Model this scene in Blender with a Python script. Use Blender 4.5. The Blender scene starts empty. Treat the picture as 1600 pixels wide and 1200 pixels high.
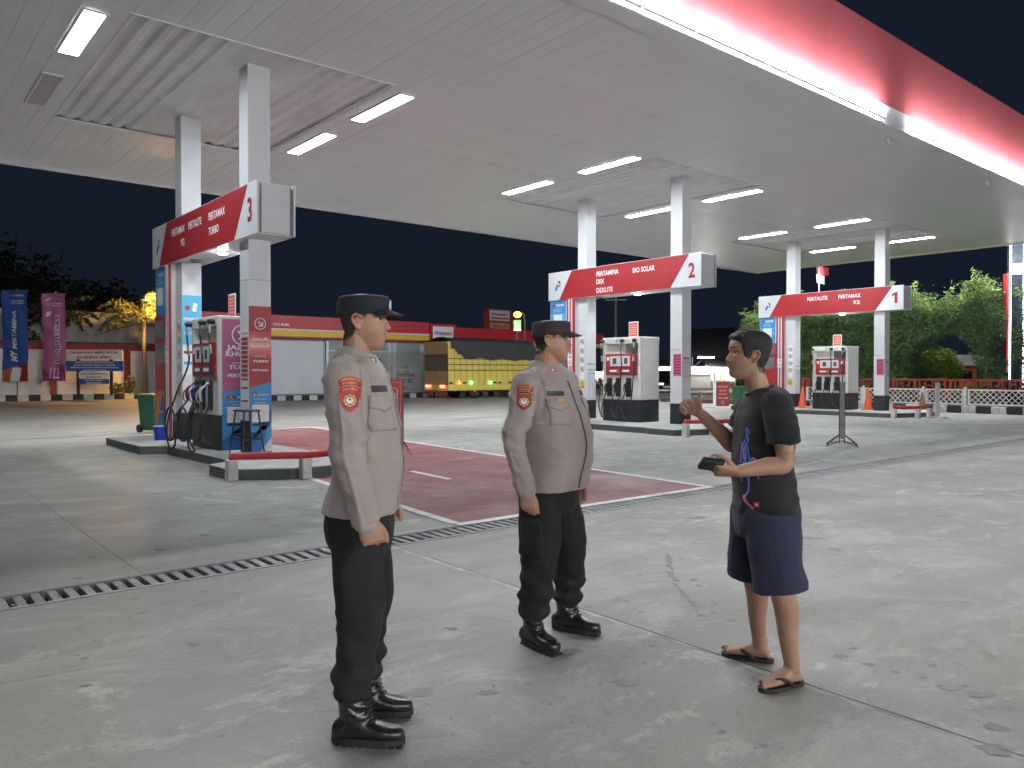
import bpy, bmesh, math, random
import numpy as np
from mathutils import Vector, Matrix
from mathutils.bvhtree import BVHTree
R = math.radians
random.seed(7)
SC = bpy.context.scene
COL = SC.collection

# ------------------------------------------------------------------ camera
cam_d = bpy.data.cameras.new('camera')
cam = bpy.data.objects.new('camera', cam_d)
COL.objects.link(cam)
cam.location = (0, 0, 1.48)
cam.rotation_euler = (R(90 - 0.80), 0, R(-40))
cam_d.sensor_width = 36
cam_d.lens = 36 * 1221 / 1600
cam_d.clip_start = 0.05
cam_d.clip_end = 2000
SC.camera = cam

# ------------------------------------------------------------------ night sky, exposure
world = bpy.data.worlds.new('World')
SC.world = world
world.use_nodes = True
wn = world.node_tree
bg = wn.nodes['Background']
sky = wn.nodes.new('ShaderNodeTexSky')
sky.sky_type = 'NISHITA'
sky.sun_disc = False
sky.sun_elevation = R(-4.0)
sky.sun_rotation = R(200)
sky.altitude = 50
wmix = wn.nodes.new('ShaderNodeMix')
wmix.data_type = 'RGBA'
wmix.inputs['Factor'].default_value = 0.85
wmix.inputs[7].default_value = (0.055, 0.085, 0.15, 1)
wn.links.new(sky.outputs[0], wmix.inputs[6])
wn.links.new(wmix.outputs[2], bg.inputs[0])
bg.inputs[1].default_value = 0.10
SC.view_settings.view_transform = 'Standard'
SC.view_settings.look = 'None'
SC.view_settings.exposure = 0.66
SC.view_settings.gamma = 1.0
SC.view_settings.use_curve_mapping = False
SC.render.engine = 'CYCLES'
SC.cycles.use_denoising = True
SC.cycles.denoiser = 'OPENIMAGEDENOISE'
SC.cycles.max_bounces = 6
SC.cycles.diffuse_bounces = 3
SC.cycles.glossy_bounces = 2
SC.cycles.transmission_bounces = 4
SC.cycles.transparent_max_bounces = 6
SC.cycles.sample_clamp_indirect = 6.0
SC.cycles.caustics_reflective = False
SC.cycles.caustics_refractive = False

# ------------------------------------------------------------------ view helpers (pixels of the photograph -> ground plan)
F2 = (math.cos(R(50)), math.sin(R(50)))
R2 = (math.sin(R(50)), -math.cos(R(50)))
def at(px, d):
    k = (px - 800) / 1221
    return (d * (F2[0] + R2[0] * k), d * (F2[1] + R2[1] * k))
def zat(py, d):
    return 1.48 + (583 - py) / 1221 * d

# ------------------------------------------------------------------ materials
MATS = {}
def mat(name, col=(.5, .5, .5), rough=.5, metal=0., var=.12, scale=3., bump=0., bscale=40., emit=0., ecol=None,
        spec=.5, sheen=0., coat=0., alpha=1., trans=0., sub=0., stretch=None, rand=0.):
    if name in MATS:
        return MATS[name]
    m = bpy.data.materials.new(name)
    m.use_nodes = True
    nt = m.node_tree
    p = nt.nodes['Principled BSDF']
    p.inputs['Roughness'].default_value = rough
    p.inputs['Metallic'].default_value = metal
    p.inputs['Specular IOR Level'].default_value = spec
    if sheen:
        p.inputs['Sheen Weight'].default_value = sheen
    if coat:
        p.inputs['Coat Weight'].default_value = coat
        p.inputs['Coat Roughness'].default_value = .15
    if trans:
        p.inputs['Transmission Weight'].default_value = trans
    if sub:
        p.inputs['Subsurface Weight'].default_value = sub
        p.inputs['Subsurface Radius'].default_value = (.012, .005, .003)
    p.inputs['Alpha'].default_value = alpha
    tc = nt.nodes.new('ShaderNodeTexCoord')
    src = tc.outputs['Object']
    if stretch:
        mp = nt.nodes.new('ShaderNodeMapping')
        mp.inputs['Scale'].default_value = stretch
        nt.links.new(src, mp.inputs[0])
        src = mp.outputs[0]
    if var > 0:
        n = nt.nodes.new('ShaderNodeTexNoise')
        n.inputs['Scale'].default_value = scale
        n.inputs['Detail'].default_value = 6
        n.inputs['Roughness'].default_value = .65
        nt.links.new(src, n.inputs['Vector'])
        mr = nt.nodes.new('ShaderNodeMapRange')
        mr.inputs[1].default_value = .3
        mr.inputs[2].default_value = .7
        mr.inputs[3].default_value = 1 - var
        mr.inputs[4].default_value = 1 + var
        nt.links.new(n.outputs['Fac'], mr.inputs[0])
        mx = nt.nodes.new('ShaderNodeVectorMath')
        mx.operation = 'SCALE'
        mx.inputs[0].default_value = col[:3]
        nt.links.new(mr.outputs[0], mx.inputs['Scale'])
        nt.links.new(mx.outputs[0], p.inputs['Base Color'])
        rr = nt.nodes.new('ShaderNodeMapRange')
        rr.inputs[3].default_value = max(0, rough - var * .5)
        rr.inputs[4].default_value = min(1, rough + var * .5)
        nt.links.new(n.outputs['Fac'], rr.inputs[0])
        nt.links.new(rr.outputs[0], p.inputs['Roughness'])
    else:
        p.inputs['Base Color'].default_value = (*col[:3], 1)
    if rand:
        oi = nt.nodes.new('ShaderNodeObjectInfo')
        r2 = nt.nodes.new('ShaderNodeMapRange')
        r2.inputs[3].default_value = 1 - rand
        r2.inputs[4].default_value = 1 + rand
        nt.links.new(oi.outputs['Random'], r2.inputs[0])
        v2 = nt.nodes.new('ShaderNodeVectorMath')
        v2.operation = 'SCALE'
        nt.links.new(p.inputs['Base Color'].links[0].from_socket, v2.inputs[0])
        nt.links.new(r2.outputs[0], v2.inputs['Scale'])
        nt.links.new(v2.outputs[0], p.inputs['Base Color'])
    if bump:
        n2 = nt.nodes.new('ShaderNodeTexNoise')
        n2.inputs['Scale'].default_value = bscale
        n2.inputs['Detail'].default_value = 4
        nt.links.new(src, n2.inputs['Vector'])
        b = nt.nodes.new('ShaderNodeBump')
        b.inputs['Strength'].default_value = bump
        b.inputs['Distance'].default_value = .01
        nt.links.new(n2.outputs['Fac'], b.inputs['Height'])
        nt.links.new(b.outputs[0], p.inputs['Normal'])
    if emit:
        p.inputs['Emission Color'].default_value = (*(ecol or col)[:3], 1)
        p.inputs['Emission Strength'].default_value = emit
    MATS[name] = m
    return m

WHITE = mat('white_cladding', (.62, .62, .645), .32, var=.05, scale=1.2, bump=.03, bscale=3)
WHITEP = mat('white_paint', (.72, .71, .69), .6, var=.1, scale=5)
RED = mat('red_panel', (.42, .035, .04), .35, var=.08, scale=1.5)
REDF = mat('red_fascia', (.41, .092, .105), .38, var=.06, scale=.6)
PRED = mat('print_red', (.34, .024, .03), .45, var=.05)
PWHITE = mat('print_white', (.8, .8, .8), .5, var=.03)
PBLUE = mat('print_blue', (.03, .13, .42), .45, var=.06)
PLBLUE = mat('print_light_blue', (.10, .42, .68), .45, var=.06)
PCYAN = mat('print_cyan_blue', (.04, .27, .60), .45, var=.06)
PPINK = mat('print_pink', (.50, .13, .30), .45, var=.06)
PPEACH = mat('print_peach', (.75, .36, .28), .45, var=.06)
PGREEN = mat('print_green', (.12, .45, .10), .45, var=.05)
PBLACK = mat('print_black', (.02, .02, .022), .5, var=.05)
PYELLOW = mat('print_yellow', (.75, .52, .05), .45, var=.06)
PORANGE = mat('print_orange', (.65, .16, .04), .45, var=.06)
PGREY = mat('print_grey', (.32, .32, .33), .5, var=.05)
PDRED = mat('print_dark_red', (.22, .03, .035), .5, var=.1)
BLACK = mat('black_base', (.018, .02, .024), .45, var=.25, scale=4)
RUBBER = mat('rubber', (.014, .014, .015), .55, var=.2, scale=9)
BLKMET = mat('black_metal', (.02, .02, .022), .4, var=.15)
STEEL = mat('steel', (.45, .45, .46), .35, metal=.9, var=.1)
GREYMET = mat('grey_metal', (.22, .22, .23), .5, metal=.5, var=.1)
CONC = mat('kerb_concrete', (.24, .235, .225), .85, var=.22, scale=4, bump=.3, bscale=30)
KWHITE = mat('kerb_white', (.58, .57, .55), .8, var=.22, scale=6, bump=.2, rand=.12)
KBLACK = mat('kerb_black', (.026, .026, .028), .75, var=.4, scale=6, bump=.2, rand=.3)
BINGRN = mat('bin_green', (.015, .09, .045), .45, var=.12)
CORANGE = mat('cone_orange', (.75, .10, .025), .5, var=.1)
CBROWN = mat('cone_faded', (.30, .15, .06), .7, var=.25, scale=8)

# ------------------------------------------------------------------ mesh helpers
class MB:
    def __init__(s):
        s.v, s.f, s.m, s.sm = [], [], [], []
        s.mi = 0
    def add(s, vs, fs, mi=None, smooth=False):
        o = len(s.v)
        s.v += [tuple(v) for v in vs]
        for f in fs:
            s.f.append(tuple(i + o for i in f))
            s.m.append(s.mi if mi is None else mi)
            s.sm.append(smooth)
    def box(s, x0, x1, y0, y1, z0, z1, mi=None, b=0.):
        if b <= 0:
            s.add([(x, y, z) for z in (z0, z1) for y in (y0, y1) for x in (x0, x1)],
                  [(0, 2, 3, 1), (4, 5, 7, 6), (0, 1, 5, 4), (2, 6, 7, 3), (0, 4, 6, 2), (1, 3, 7, 5)], mi)
            return
        c = Vector(((x0 + x1) / 2, (y0 + y1) / 2, (z0 + z1) / 2))
        h = ((x1 - x0) / 2, (y1 - y0) / 2, (z1 - z0) / 2)
        bm = bmesh.new()
        bmesh.ops.create_cube(bm, size=2)
        for v in bm.verts:
            v.co = Vector((v.co.x * h[0], v.co.y * h[1], v.co.z * h[2])) + c
        bmesh.ops.bevel(bm, geom=list(bm.edges), offset=b, segments=1, affect='EDGES', profile=.5)
        bm.verts.index_update()
        s.add([v.co for v in bm.verts], [[v.index for v in f.verts] for f in bm.faces], mi)
        bm.free()
    def prism(s, poly, z0, z1, mi=None, axis='z', top=None):
        """poly: 2D points counter-clockwise; axis: extrusion axis."""
        n = len(poly)
        def P(a, b, c):
            return (a, b, c) if axis == 'z' else ((c, a, b) if axis == 'x' else (b, c, a))
        t = top or poly
        vs = [P(a, b, z0) for a, b in poly] + [P(a, b, z1) for a, b in t]
        fs = [tuple(range(n - 1, -1, -1)), tuple(range(n, 2 * n))]
        fs += [(i, (i + 1) % n, (i + 1) % n + n, i + n) for i in range(n)]
        s.add(vs, fs, mi)
    def cyl(s, a, b, r, r2=None, n=14, mi=None, cap=True):
        a, b = Vector(a), Vector(b)
        d = (b - a).normalized()
        u = d.orthogonal().normalized()
        w = d.cross(u)
        r2 = r if r2 is None else r2
        vs = []
        for c, rr in ((a, r), (b, r2)):
            for i in range(n):
                t = 2 * math.pi * i / n
                vs.append(c + u * (math.cos(t) * rr) + w * (math.sin(t) * rr))
        o = len(s.v)
        s.add(vs, [(i, (i + 1) % n, (i + 1) % n + n, i + n) for i in range(n)], mi, True)
        if cap:
            s.add(vs, [tuple(range(n - 1, -1, -1)), tuple(range(n, 2 * n))], mi)
    def tube(s, pts, r, n=8, mi=None, sub=0):
        pts = [Vector(p) for p in pts]
        if sub:
            pts = catmull(pts, sub)
        k = len(pts)
        rs = r if isinstance(r, (list, tuple)) else [r] * k
        if len(rs) != k:
            rs = list(np.interp(np.linspace(0, 1, k), np.linspace(0, 1, len(rs)), rs))
        vs = []
        u = None
        for i, p in enumerate(pts):
            d = (pts[min(i + 1, k - 1)] - pts[max(i - 1, 0)])
            d = d.normalized() if d.length > 1e-9 else Vector((0, 0, 1))
            u = d.orthogonal().normalized() if u is None else (u - d * u.dot(d)).normalized()
            w = d.cross(u)
            for j in range(n):
                t = 2 * math.pi * j / n
                vs.append(p + u * (math.cos(t) * rs[i]) + w * (math.sin(t) * rs[i]))
        fs = [(i * n + j, i * n + (j + 1) % n, (i + 1) * n + (j + 1) % n, (i + 1) * n + j) for i in range(k - 1) for j in range(n)]
        s.add(vs, fs, mi, True)
        s.add([vs[j] for j in range(n)][::-1], [tuple(range(n))], mi)
        s.add(vs[-n:], [tuple(range(n))], mi)
    def lathe(s, prof, c=(0, 0, 0), n=20, mi=None, smooth=True):
        vs = []
        for r, z in prof:
            for j in range(n):
                t = 2 * math.pi * j / n
                vs.append((c[0] + r * math.cos(t), c[1] + r * math.sin(t), c[2] + z))
        k = len(prof)
        s.add(vs, [(i * n + j, i * n + (j + 1) % n, (i + 1) * n + (j + 1) % n, (i + 1) * n + j) for i in range(k - 1) for j in range(n)], mi, smooth)
        s.add(vs[:n][::-1], [tuple(range(n))], mi)
        s.add(vs[-n:], [tuple(range(n))], mi)
    def ell(s, c, r, n=16, m=10, mi=None, rot=None):
        c = Vector(c)
        vs = []
        for i in range(m + 1):
            a = math.pi * i / m
            for j in range(n):
                t = 2 * math.pi * j / n
                v = Vector((r[0] * math.sin(a) * math.cos(t), r[1] * math.sin(a) * math.sin(t), -r[2] * math.cos(a)))
                if rot is not None:
                    v = rot @ v
                vs.append(c + v)
        s.add(vs, [(i * n + j, i * n + (j + 1) % n, (i + 1) * n + (j + 1) % n, (i + 1) * n + j) for i in range(m) for j in range(n)], mi, True)
    def mesh(s, name, mats):
        me = bpy.data.meshes.new(name)
        me.from_pydata(s.v, [], s.f)
        for m in (mats if isinstance(mats, (list, tuple)) else [mats]):
            me.materials.append(m)
        me.polygons.foreach_set('material_index', s.m)
        me.polygons.foreach_set('use_smooth', s.sm)
        me.update()
        return me
    def build(s, name, mats, parent=None, loc=None, rotz=0.):
        return link(name, s.mesh(name, mats), parent, loc, rotz)

def link(name, me, parent=None, loc=None, rotz=0.):
    o = bpy.data.objects.new(name, me)
    COL.objects.link(o)
    if loc is not None:
        o.location = loc
    if rotz:
        o.rotation_euler = (0, 0, rotz)
    if parent is not None:
        o.parent = parent
    return o
def catmull(pts, sub):
    out = []
    n = len(pts)
    for i in range(n - 1):
        p0, p1, p2, p3 = pts[max(i - 1, 0)], pts[i], pts[i + 1], pts[min(i + 2, n - 1)]
        for k in range(sub):
            t = k / sub
            out.append(.5 * ((2 * p1) + (p2 - p0) * t + (2 * p0 - 5 * p1 + 4 * p2 - p3) * t * t + (3 * p1 - p0 - 3 * p2 + p3) * t ** 3))
    out.append(pts[-1])
    return out
def tag(o, label, cat, group=None):
    o['label'] = label
    o['category'] = cat
    if group:
        o['group'] = group
    return o
def thing(name, label, cat, loc=(0, 0, 0), rotz=0., group=None):
    o = bpy.data.objects.new(name, None)
    COL.objects.link(o)
    o.location = loc
    o.rotation_euler = (0, 0, rotz)
    o.empty_display_size = .2
    return tag(o, label, cat, group)
def struct(o, kind='structure'):
    o['kind'] = kind
    return o

# ---- flat print: shapes and lettering laid on a plane
TXT = {}
def text_mesh(s, bold):
    k = (s, bold)
    if k not in TXT:
        cu = bpy.data.curves.new('t', 'FONT')
        cu.body = s
        cu.size = 1.0
        cu.offset = bold
        cu.resolution_u = 2
        cu.fill_mode = 'FRONT'
        ob = bpy.data.objects.new('t', cu)
        COL.objects.link(ob)
        dg = bpy.context.evaluated_depsgraph_get()
        me = ob.evaluated_get(dg).to_mesh()
        vs = [(v.co.x, v.co.y) for v in me.vertices]
        fs = [tuple(p.vertices) for p in me.polygons]
        ob.evaluated_get(dg).to_mesh_clear()
        bpy.data.objects.remove(ob)
        bpy.data.curves.remove(cu)
        if vs:
            x0 = min(v[0] for v in vs)
            x1 = max(v[0] for v in vs)
        else:
            x0, x1 = 0, 1
        TXT[k] = (vs, fs, x0, x1)
    return TXT[k]
class Print:
    def __init__(s, o, u, v, step=.0025):
        s.o, s.u, s.v = Vector(o), Vector(u).normalized(), Vector(v).normalized()
        s.n = s.u.cross(s.v)
        s.step = step
        s.parts = []
    def poly(s, m, pts, layer=0):
        s.parts.append((m, [tuple(p) for p in pts], [tuple(range(len(pts)))], layer))
    def rect(s, m, x0, x1, y0, y1, layer=0):
        s.poly(m, [(x0, y0), (x1, y0), (x1, y1), (x0, y1)], layer)
    def disc(s, m, x, y, r, layer=0, n=20):
        s.poly(m, [(x + r * math.cos(2 * math.pi * i / n), y + r * math.sin(2 * math.pi * i / n)) for i in range(n)], layer)
    def ring(s, m, x, y, r, w, layer=0, n=24):
        vs = []
        for q in (r - w, r):
            vs += [(x + q * math.cos(2 * math.pi * i / n), y + q * math.sin(2 * math.pi * i / n)) for i in range(n)]
        s.parts.append((m, vs, [(i, i + n, (i + 1) % n + n, (i + 1) % n) for i in range(n)], layer))
    def line(s, m, a, b, w, layer=0):
        d = Vector((b[0] - a[0], b[1] - a[1]))
        if d.length < 1e-6:
            return
        d.normalize()
        n = Vector((-d.y, d.x)) * w / 2
        s.poly(m, [(a[0] - n.x, a[1] - n.y), (b[0] - n.x, b[1] - n.y), (b[0] + n.x, b[1] + n.y), (a[0] + n.x, a[1] + n.y)], layer)
    def text(s, m, st, x, y, size, layer=1, bold=.012, align='c', width=None, shear=0., rot=0., sx=1.):
        vs, fs, x0, x1 = text_mesh(st, bold)
        w = (x1 - x0)
        kx = size * sx if width is None else width / w
        ox = {'c': -(x0 + x1) / 2, 'l': -x0, 'r': -x1}[align]
        c, sn = math.cos(rot), math.sin(rot)
        out = []
        for a, b in vs:
            xx = (a + ox) * kx + shear * b * size
            yy = b * size
            out.append((x + c * xx - sn * yy, y + sn * xx + c * yy))
        s.parts.append((m, out, fs, layer))
    def arrow_mark(s, x, y, k, layer=1):
        """the oil company's three-stroke mark: blue, green and red slanted bars"""
        s.poly(PBLUE, [(x - .55 * k, y - .5 * k), (x - .22 * k, y - .5 * k), (x + .08 * k, y + .18 * k), (x - .25 * k, y + .18 * k)], layer)
        s.poly(PGREEN, [(x + .02 * k, y - .12 * k), (x + .32 * k, y - .12 * k), (x + .5 * k, y + .22 * k), (x + .2 * k, y + .22 * k)], layer)
        s.poly(PRED, [(x - .02 * k, y + .62 * k), (x + .3 * k, y + .62 * k), (x + .46 * k, y + .3 * k), (x + .14 * k, y + .3 * k)], layer)
    def data(s):
        mats, v, f, mi = [], [], [], []
        for m, vs, fs, layer in s.parts:
            if m not in mats:
                mats.append(m)
            k = mats.index(m)
            o = len(v)
            v += [s.o + s.u * a + s.v * b + s.n * (layer * s.step) for a, b in vs]
            f += [tuple(i + o for i in q) for q in fs]
            mi += [k] * len(fs)
        return mats, v, f, mi
    def build(s, name, parent=None):
        mats, v, f, mi = s.data()
        me = bpy.data.meshes.new(name)
        me.from_pydata([tuple(p) for p in v], [], f)
        for m in mats:
            me.materials.append(m)
        me.polygons.foreach_set('material_index', mi)
        me.update()
        return link(name, me, parent)
VERANDA_FILL = 500  # emission of the fill tubes added on the unseen office veranda

# ================================================================== GROUND
def node_mat(name):
    m = bpy.data.materials.new(name)
    m.use_nodes = True
    return m, m.node_tree, m.node_tree.nodes['Principled BSDF']
def concrete_ground(name, base, light, dark, red=False):
    m, nt, p = node_mat(name)
    N, L = nt.nodes, nt.links
    tc = N.new('ShaderNodeTexCoord')
    def noise(scale, detail=6, rough=.6, dist=0., stretch=None, rot=0.):
        src = tc.outputs['Object']
        if stretch:
            mp = N.new('ShaderNodeMapping')
            mp.inputs['Scale'].default_value = stretch
            mp.inputs['Rotation'].default_value = (0, 0, rot)
            L.new(src, mp.inputs[0])
            src = mp.outputs[0]
        n = N.new('ShaderNodeTexNoise')
        n.inputs['Scale'].default_value = scale
        n.inputs['Detail'].default_value = detail
        n.inputs['Roughness'].default_value = rough
        n.inputs['Distortion'].default_value = dist
        L.new(src, n.inputs['Vector'])
        return n.outputs['Fac']
    def remap(s, a, b, c, d):
        r = N.new('ShaderNodeMapRange')
        for i, q in enumerate((a, b, c, d)):
            r.inputs[i + 1].default_value = q
        L.new(s, r.inputs[0])
        return r.outputs[0]
    def mixc(fac, a, b, mode='MIX'):
        x = N.new('ShaderNodeMix')
        x.data_type = 'RGBA'
        x.blend_type = mode
        L.new(fac, x.inputs['Factor'])
        for i, q in ((6, a), (7, b)):
            if isinstance(q, tuple):
                x.inputs[i].default_value = (*q, 1)
            else:
                L.new(q, x.inputs[i])
        return x.outputs[2]
    def mul(a, b):
        x = N.new('ShaderNodeMath')
        x.operation = 'MULTIPLY'
        L.new(a, x.inputs[0])
        if isinstance(b, float):
            x.inputs[1].default_value = b
        else:
            L.new(b, x.inputs[1])
        return x.outputs[0]
    big = remap(noise(.28, 4, .55, .4), .38, .66, 0, 1)
    c = mixc(big, base, tuple(q * .78 for q in base))
    # pale powdery cement patches with ragged, brushed edges
    patch = remap(noise(.9, 10, .72, .9, (1, 1.7, 1), .5), .50, .63, 0, 1)
    c = mixc(mul(patch, .50), c, light)
    flake = remap(noise(2.3, 12, .76, .5, (1, 1.5, 1), .4), .535, .60, 0, 1)
    fm = remap(noise(.33, 3), .42, .58, 0, 1)
    c = mixc(mul(mul(flake, fm), .62), c, tuple(q * 1.12 for q in light))
    # long traffic streaks across the bays
    st = remap(noise(1.3, 7, .68, .3, (.16, 1.9, 1)), .50, .72, 0, .50)
    c = mixc(st, c, tuple(q * .68 for q in base))
    st2 = remap(noise(1.1, 6, .65, .5, (2.2, .22, 1), .15), .54, .72, 0, .25)
    c = mixc(st2, c, tuple(q * .66 for q in base))
    # damp blotches and drips
    blot = remap(noise(1.9, 8, .66, .8, (1, 1, 1)), .64, .70, 0, .42)
    c = mixc(blot, c, dark)
    drip = remap(noise(7.5, 3, .5, .4), .70, .735, 0, .75)
    dm = remap(noise(.45, 2), .46, .56, 0, 1)
    c = mixc(mul(drip, dm), c, dark)
    # tyre scuffs
    sc = remap(noise(5, 8, .75, 0, (.2, 3.2, 1), .35), .60, .72, 0, .28)
    c = mixc(sc, c, dark)
    # grain
    fine = remap(noise(55, 6, .7), .3, .7, .86, 1.13)
    v = N.new('ShaderNodeVectorMath')
    v.operation = 'SCALE'
    L.new(c, v.inputs[0])
    L.new(fine, v.inputs['Scale'])
    L.new(v.outputs[0], p.inputs['Base Color'])
    rr = remap(noise(.8, 5, .6, .5), .35, .65, .42 if red else .50, .78)
    L.new(rr, p.inputs['Roughness'])
    p.inputs['Specular IOR Level'].default_value = .42
    b = N.new('ShaderNodeBump')
    b.inputs['Strength'].default_value = .35
    b.inputs['Distance'].default_value = .012
    hh = N.new('ShaderNodeMath')
    hh.operation = 'ADD'
    L.new(noise(38, 5, .7, 0, (1, 2.4, 1), .6), hh.inputs[0])
    L.new(mul(patch, 1.2), hh.inputs[1])
    L.new(hh.outputs[0], b.inputs['Height'])
    L.new(b.outputs[0], p.inputs['Normal'])
    return m
GROUND = concrete_ground('forecourt_concrete', (.31, .300, .278), (.445, .434, .405), (.13, .124, .11))
LANE = concrete_ground('lane_red_paint', (.265, .088, .092), (.34, .17, .165), (.14, .055, .055), True)
LINEW = mat('line_white', (.66, .65, .63), .6, var=.28, scale=6, bump=.15)

DY0, DY1 = 5.76, 6.10
g = MB()
X0, X1, Ya, Yb = -250, 420, -250, 420
g.add([(X0, Ya, 0), (X1, Ya, 0), (X1, DY0, 0), (X0, DY0, 0)], [(0, 1, 2, 3)])
g.add([(X0, DY1, 0), (X1, DY1, 0), (X1, Yb, 0), (X0, Yb, 0)], [(0, 1, 2, 3)])
g.add([(X0, DY0, 0), (-3, DY0, 0), (-3, DY1, 0), (X0, DY1, 0)], [(0, 1, 2, 3)])
g.add([(28, DY0, 0), (X1, DY0, 0), (X1, DY1, 0), (28, DY1, 0)], [(0, 1, 2, 3)])
ground = struct(g.build('ground', GROUND))

# drain channel across the forecourt with its iron grate
IRON = mat('cast_iron', (.21, .205, .215), .55, metal=.25, var=.3, scale=12, bump=.2, rand=.22)
DIRT = mat('channel_dirt', (.09, .075, .06), .95, var=.35, scale=9, bump=.4)
dr = thing('drain_grate', 'long iron grate of cross bars over the drain channel cut across the forecourt', 'drain grate', (0, 0, 0))
m_ = MB()
m_.box(-3, 28, DY0 + .004, DY1 - .004, -.22, -.18)
m_.box(-3, 28, DY0 - .02, DY0 - .001, -.2, -.02)
m_.box(-3, 28, DY1 + .001, DY1 + .02, -.2, -.02)
m_.build('channel', DIRT, dr)
m_ = MB()
m_.box(-3, 28, DY0 - .02, DY0 + .022, -.05, .006)
m_.build('frame_rail', IRON, dr)
m_ = MB()
m_.box(-3, 28, DY1 - .022, DY1 + .02, -.05, .006)
m_.build('frame_rail', IRON, dr)
m_ = MB()
m_.box(-.030, .030, DY0 + .024, DY1 - .024, -.04, .002, b=.004)
bar_me = m_.mesh('bar', IRON)
x = .30
while x < 20.5:
    link('bar', bar_me, dr, (x, 0, random.uniform(-.003, .001)))
    x += .1
m_ = MB()
x = 20.55
while x < 27.9:
    m_.box(x - .033, x + .033, DY0 + .024, DY1 - .024, -.04, .001)
    x += .1
struct(m_.build('far_bars', IRON, dr), 'stuff')
# far drain line behind the islands
m_ = MB()
m_.box(-8, 26, 20.40, 20.52, -.02, .004)
tag(m_.build('drain_cover', IRON), 'thin dark drain strip on the ground far behind the pump islands', 'drain')

# painted red lane beside the left island
def sheet(name, pts, z, m, parent=None):
    b = MB()
    b.add([(x, y, z) for x, y in pts], [tuple(range(len(pts)))])
    return b.build(name, m, parent)
lane = struct(sheet('painted_lane', [(4.49, 6.18), (8.46, 6.12), (9.5, 19.8), (5.6, 19.9)], .004, LANE))
def stripe(a, b, w, z=.008):
    a, b = Vector((*a, 0)), Vector((*b, 0))
    d = (b - a).normalized()
    n = Vector((-d.y, d.x, 0)) * w / 2
    return sheet('lane_line', [(q.x, q.y) for q in (a - n, b - n, b + n, a + n)], z, LINEW, lane)
stripe((4.47, 6.15), (8.5, 6.09), .11)
stripe((8.46, 6.16), (9.5, 19.8), .11, .009)
stripe((4.49, 6.22), (4.92, 10.9), .11, .009)
stripe((5.6, 19.86), (9.5, 19.78), .11)
stripe((6.30, 8.85), (6.38, 9.95), .10)
stripe((6.60, 12.3), (6.70, 13.9), .10)
stripe((6.9, 13.4), (7.35, 13.4), .16)
# worn white marks on the concrete
for a, b in (((2.95, 9.6), (3.35, 8.8)), ((13.4, 7.0), (14.4, 7.2)), ((12.3, 7.7), (13.2, 8.3)), ((11.6, 6.6), (12.4, 6.7))):
    o = stripe(a, b, .07, .004)
    o.parent = ground
    o.name = 'worn_line'
    o.data.materials[0] = mat('worn_white', (.42, .42, .40), .75, var=.3, scale=9)
# sawn joints in the slab
JOINT = mat('joint_dark', (.155, .15, .14), .95, var=.3, scale=20)
JLIGHT = mat('joint_mortar', (.44, .43, .40), .9, var=.25, scale=7)
def joint(x0, y0, x1, y1, w=.014, lightw=0):
    a, b = Vector((x0, y0, 0)), Vector((x1, y1, 0))
    n = 24
    d = (b - a).normalized()
    s = Vector((-d.y, d.x, 0))
    mb = MB()
    rnd = random.Random(int(x0 * 31 + y0 * 7))
    vs = []
    for i in range(n + 1):
        p = a.lerp(b, i / n) + s * rnd.uniform(-.006, .006)
        ww = w * rnd.uniform(.5, 1.3)
        vs += [p - s * ww / 2 + Vector((0, 0, .003)), p + s * ww / 2 + Vector((0, 0, .003))]
    mb.add(vs, [(2 * i, 2 * i + 2, 2 * i + 3, 2 * i + 1) for i in range(n)])
    mb.build('slab_joint', JOINT, ground)
    if lightw:
        mb = MB()
        vs = []
        for i in range(n * 4 + 1):
            p = a.lerp(b, i / n / 4)
            vs += [p - s * lightw * rnd.uniform(.2, 1.0) + Vector((0, 0, .0015)), p + s * .02 * rnd.random() + Vector((0, 0, .0015))]
        mb.add(vs, [(2 * i, 2 * i + 2, 2 * i + 3, 2 * i + 1) for i in range(n * 4)])
        mb.build('mortar_smear', JLIGHT, ground)
joint(3.52, 5.78, 3.36, -3, .018, .06)
joint(10.4, 5.78, 10.3, -3, .008)
joint(8.9, 9.3, 33, 8.9, .012)
joint(12.2, 6.1, 12.4, 22, .012)
joint(-4, 9.5, 4.5, 9.4, .008)
joint(1.6, 6.1, 1.6, 20, .008)

# oil drips and damp spots with ragged outlines
STAINM = mat('damp_stain', (.125, .12, .112), .45, var=.25, scale=12)
STAINL = mat('faded_stain', (.19, .186, .176), .6, var=.25, scale=12)
def stain(px, py, w, h, m=STAINM, ang=0., seed=0):
    d = 1.48 * 1221 / (py - 583)
    x, y = at(px, d)
    k = d / 1221
    a, b2 = w * k / 2, h * k / 2 * d / 1.48
    rr = random.Random(seed * 7 + int(px))
    n = 22
    ph = [rr.uniform(0, 6.28) for _ in range(4)]
    v = []
    for i in range(n):
        t = 2 * math.pi * i / n
        r = 1 + .22 * math.sin(2 * t + ph[0]) + .16 * math.sin(3 * t + ph[1]) + .12 * math.sin(5 * t + ph[2]) + .08 * math.sin(8 * t + ph[3])
        u, q = a * r * math.cos(t), b2 * r * math.sin(t)
        u, q = u * math.cos(ang) - q * math.sin(ang), u * math.sin(ang) + q * math.cos(ang)
        v.append((x + R2[0] * u + F2[0] * q, y + R2[1] * u + F2[1] * q, .0022 + .0006 * rr.random()))
    b = MB()
    b.add(v, [tuple(range(n))])
    b.build('oil_stain', m, ground)
rs = random.Random(11)
for i in range(16):          # curved drip trail
    f = i / 15
    stain(1046 + 52 * f ** 1.8 + rs.uniform(-3, 3), 872 + 92 * f, rs.uniform(5, 13), rs.uniform(4, 10), STAINL if i % 3 else STAINM, 0, i)
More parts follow.
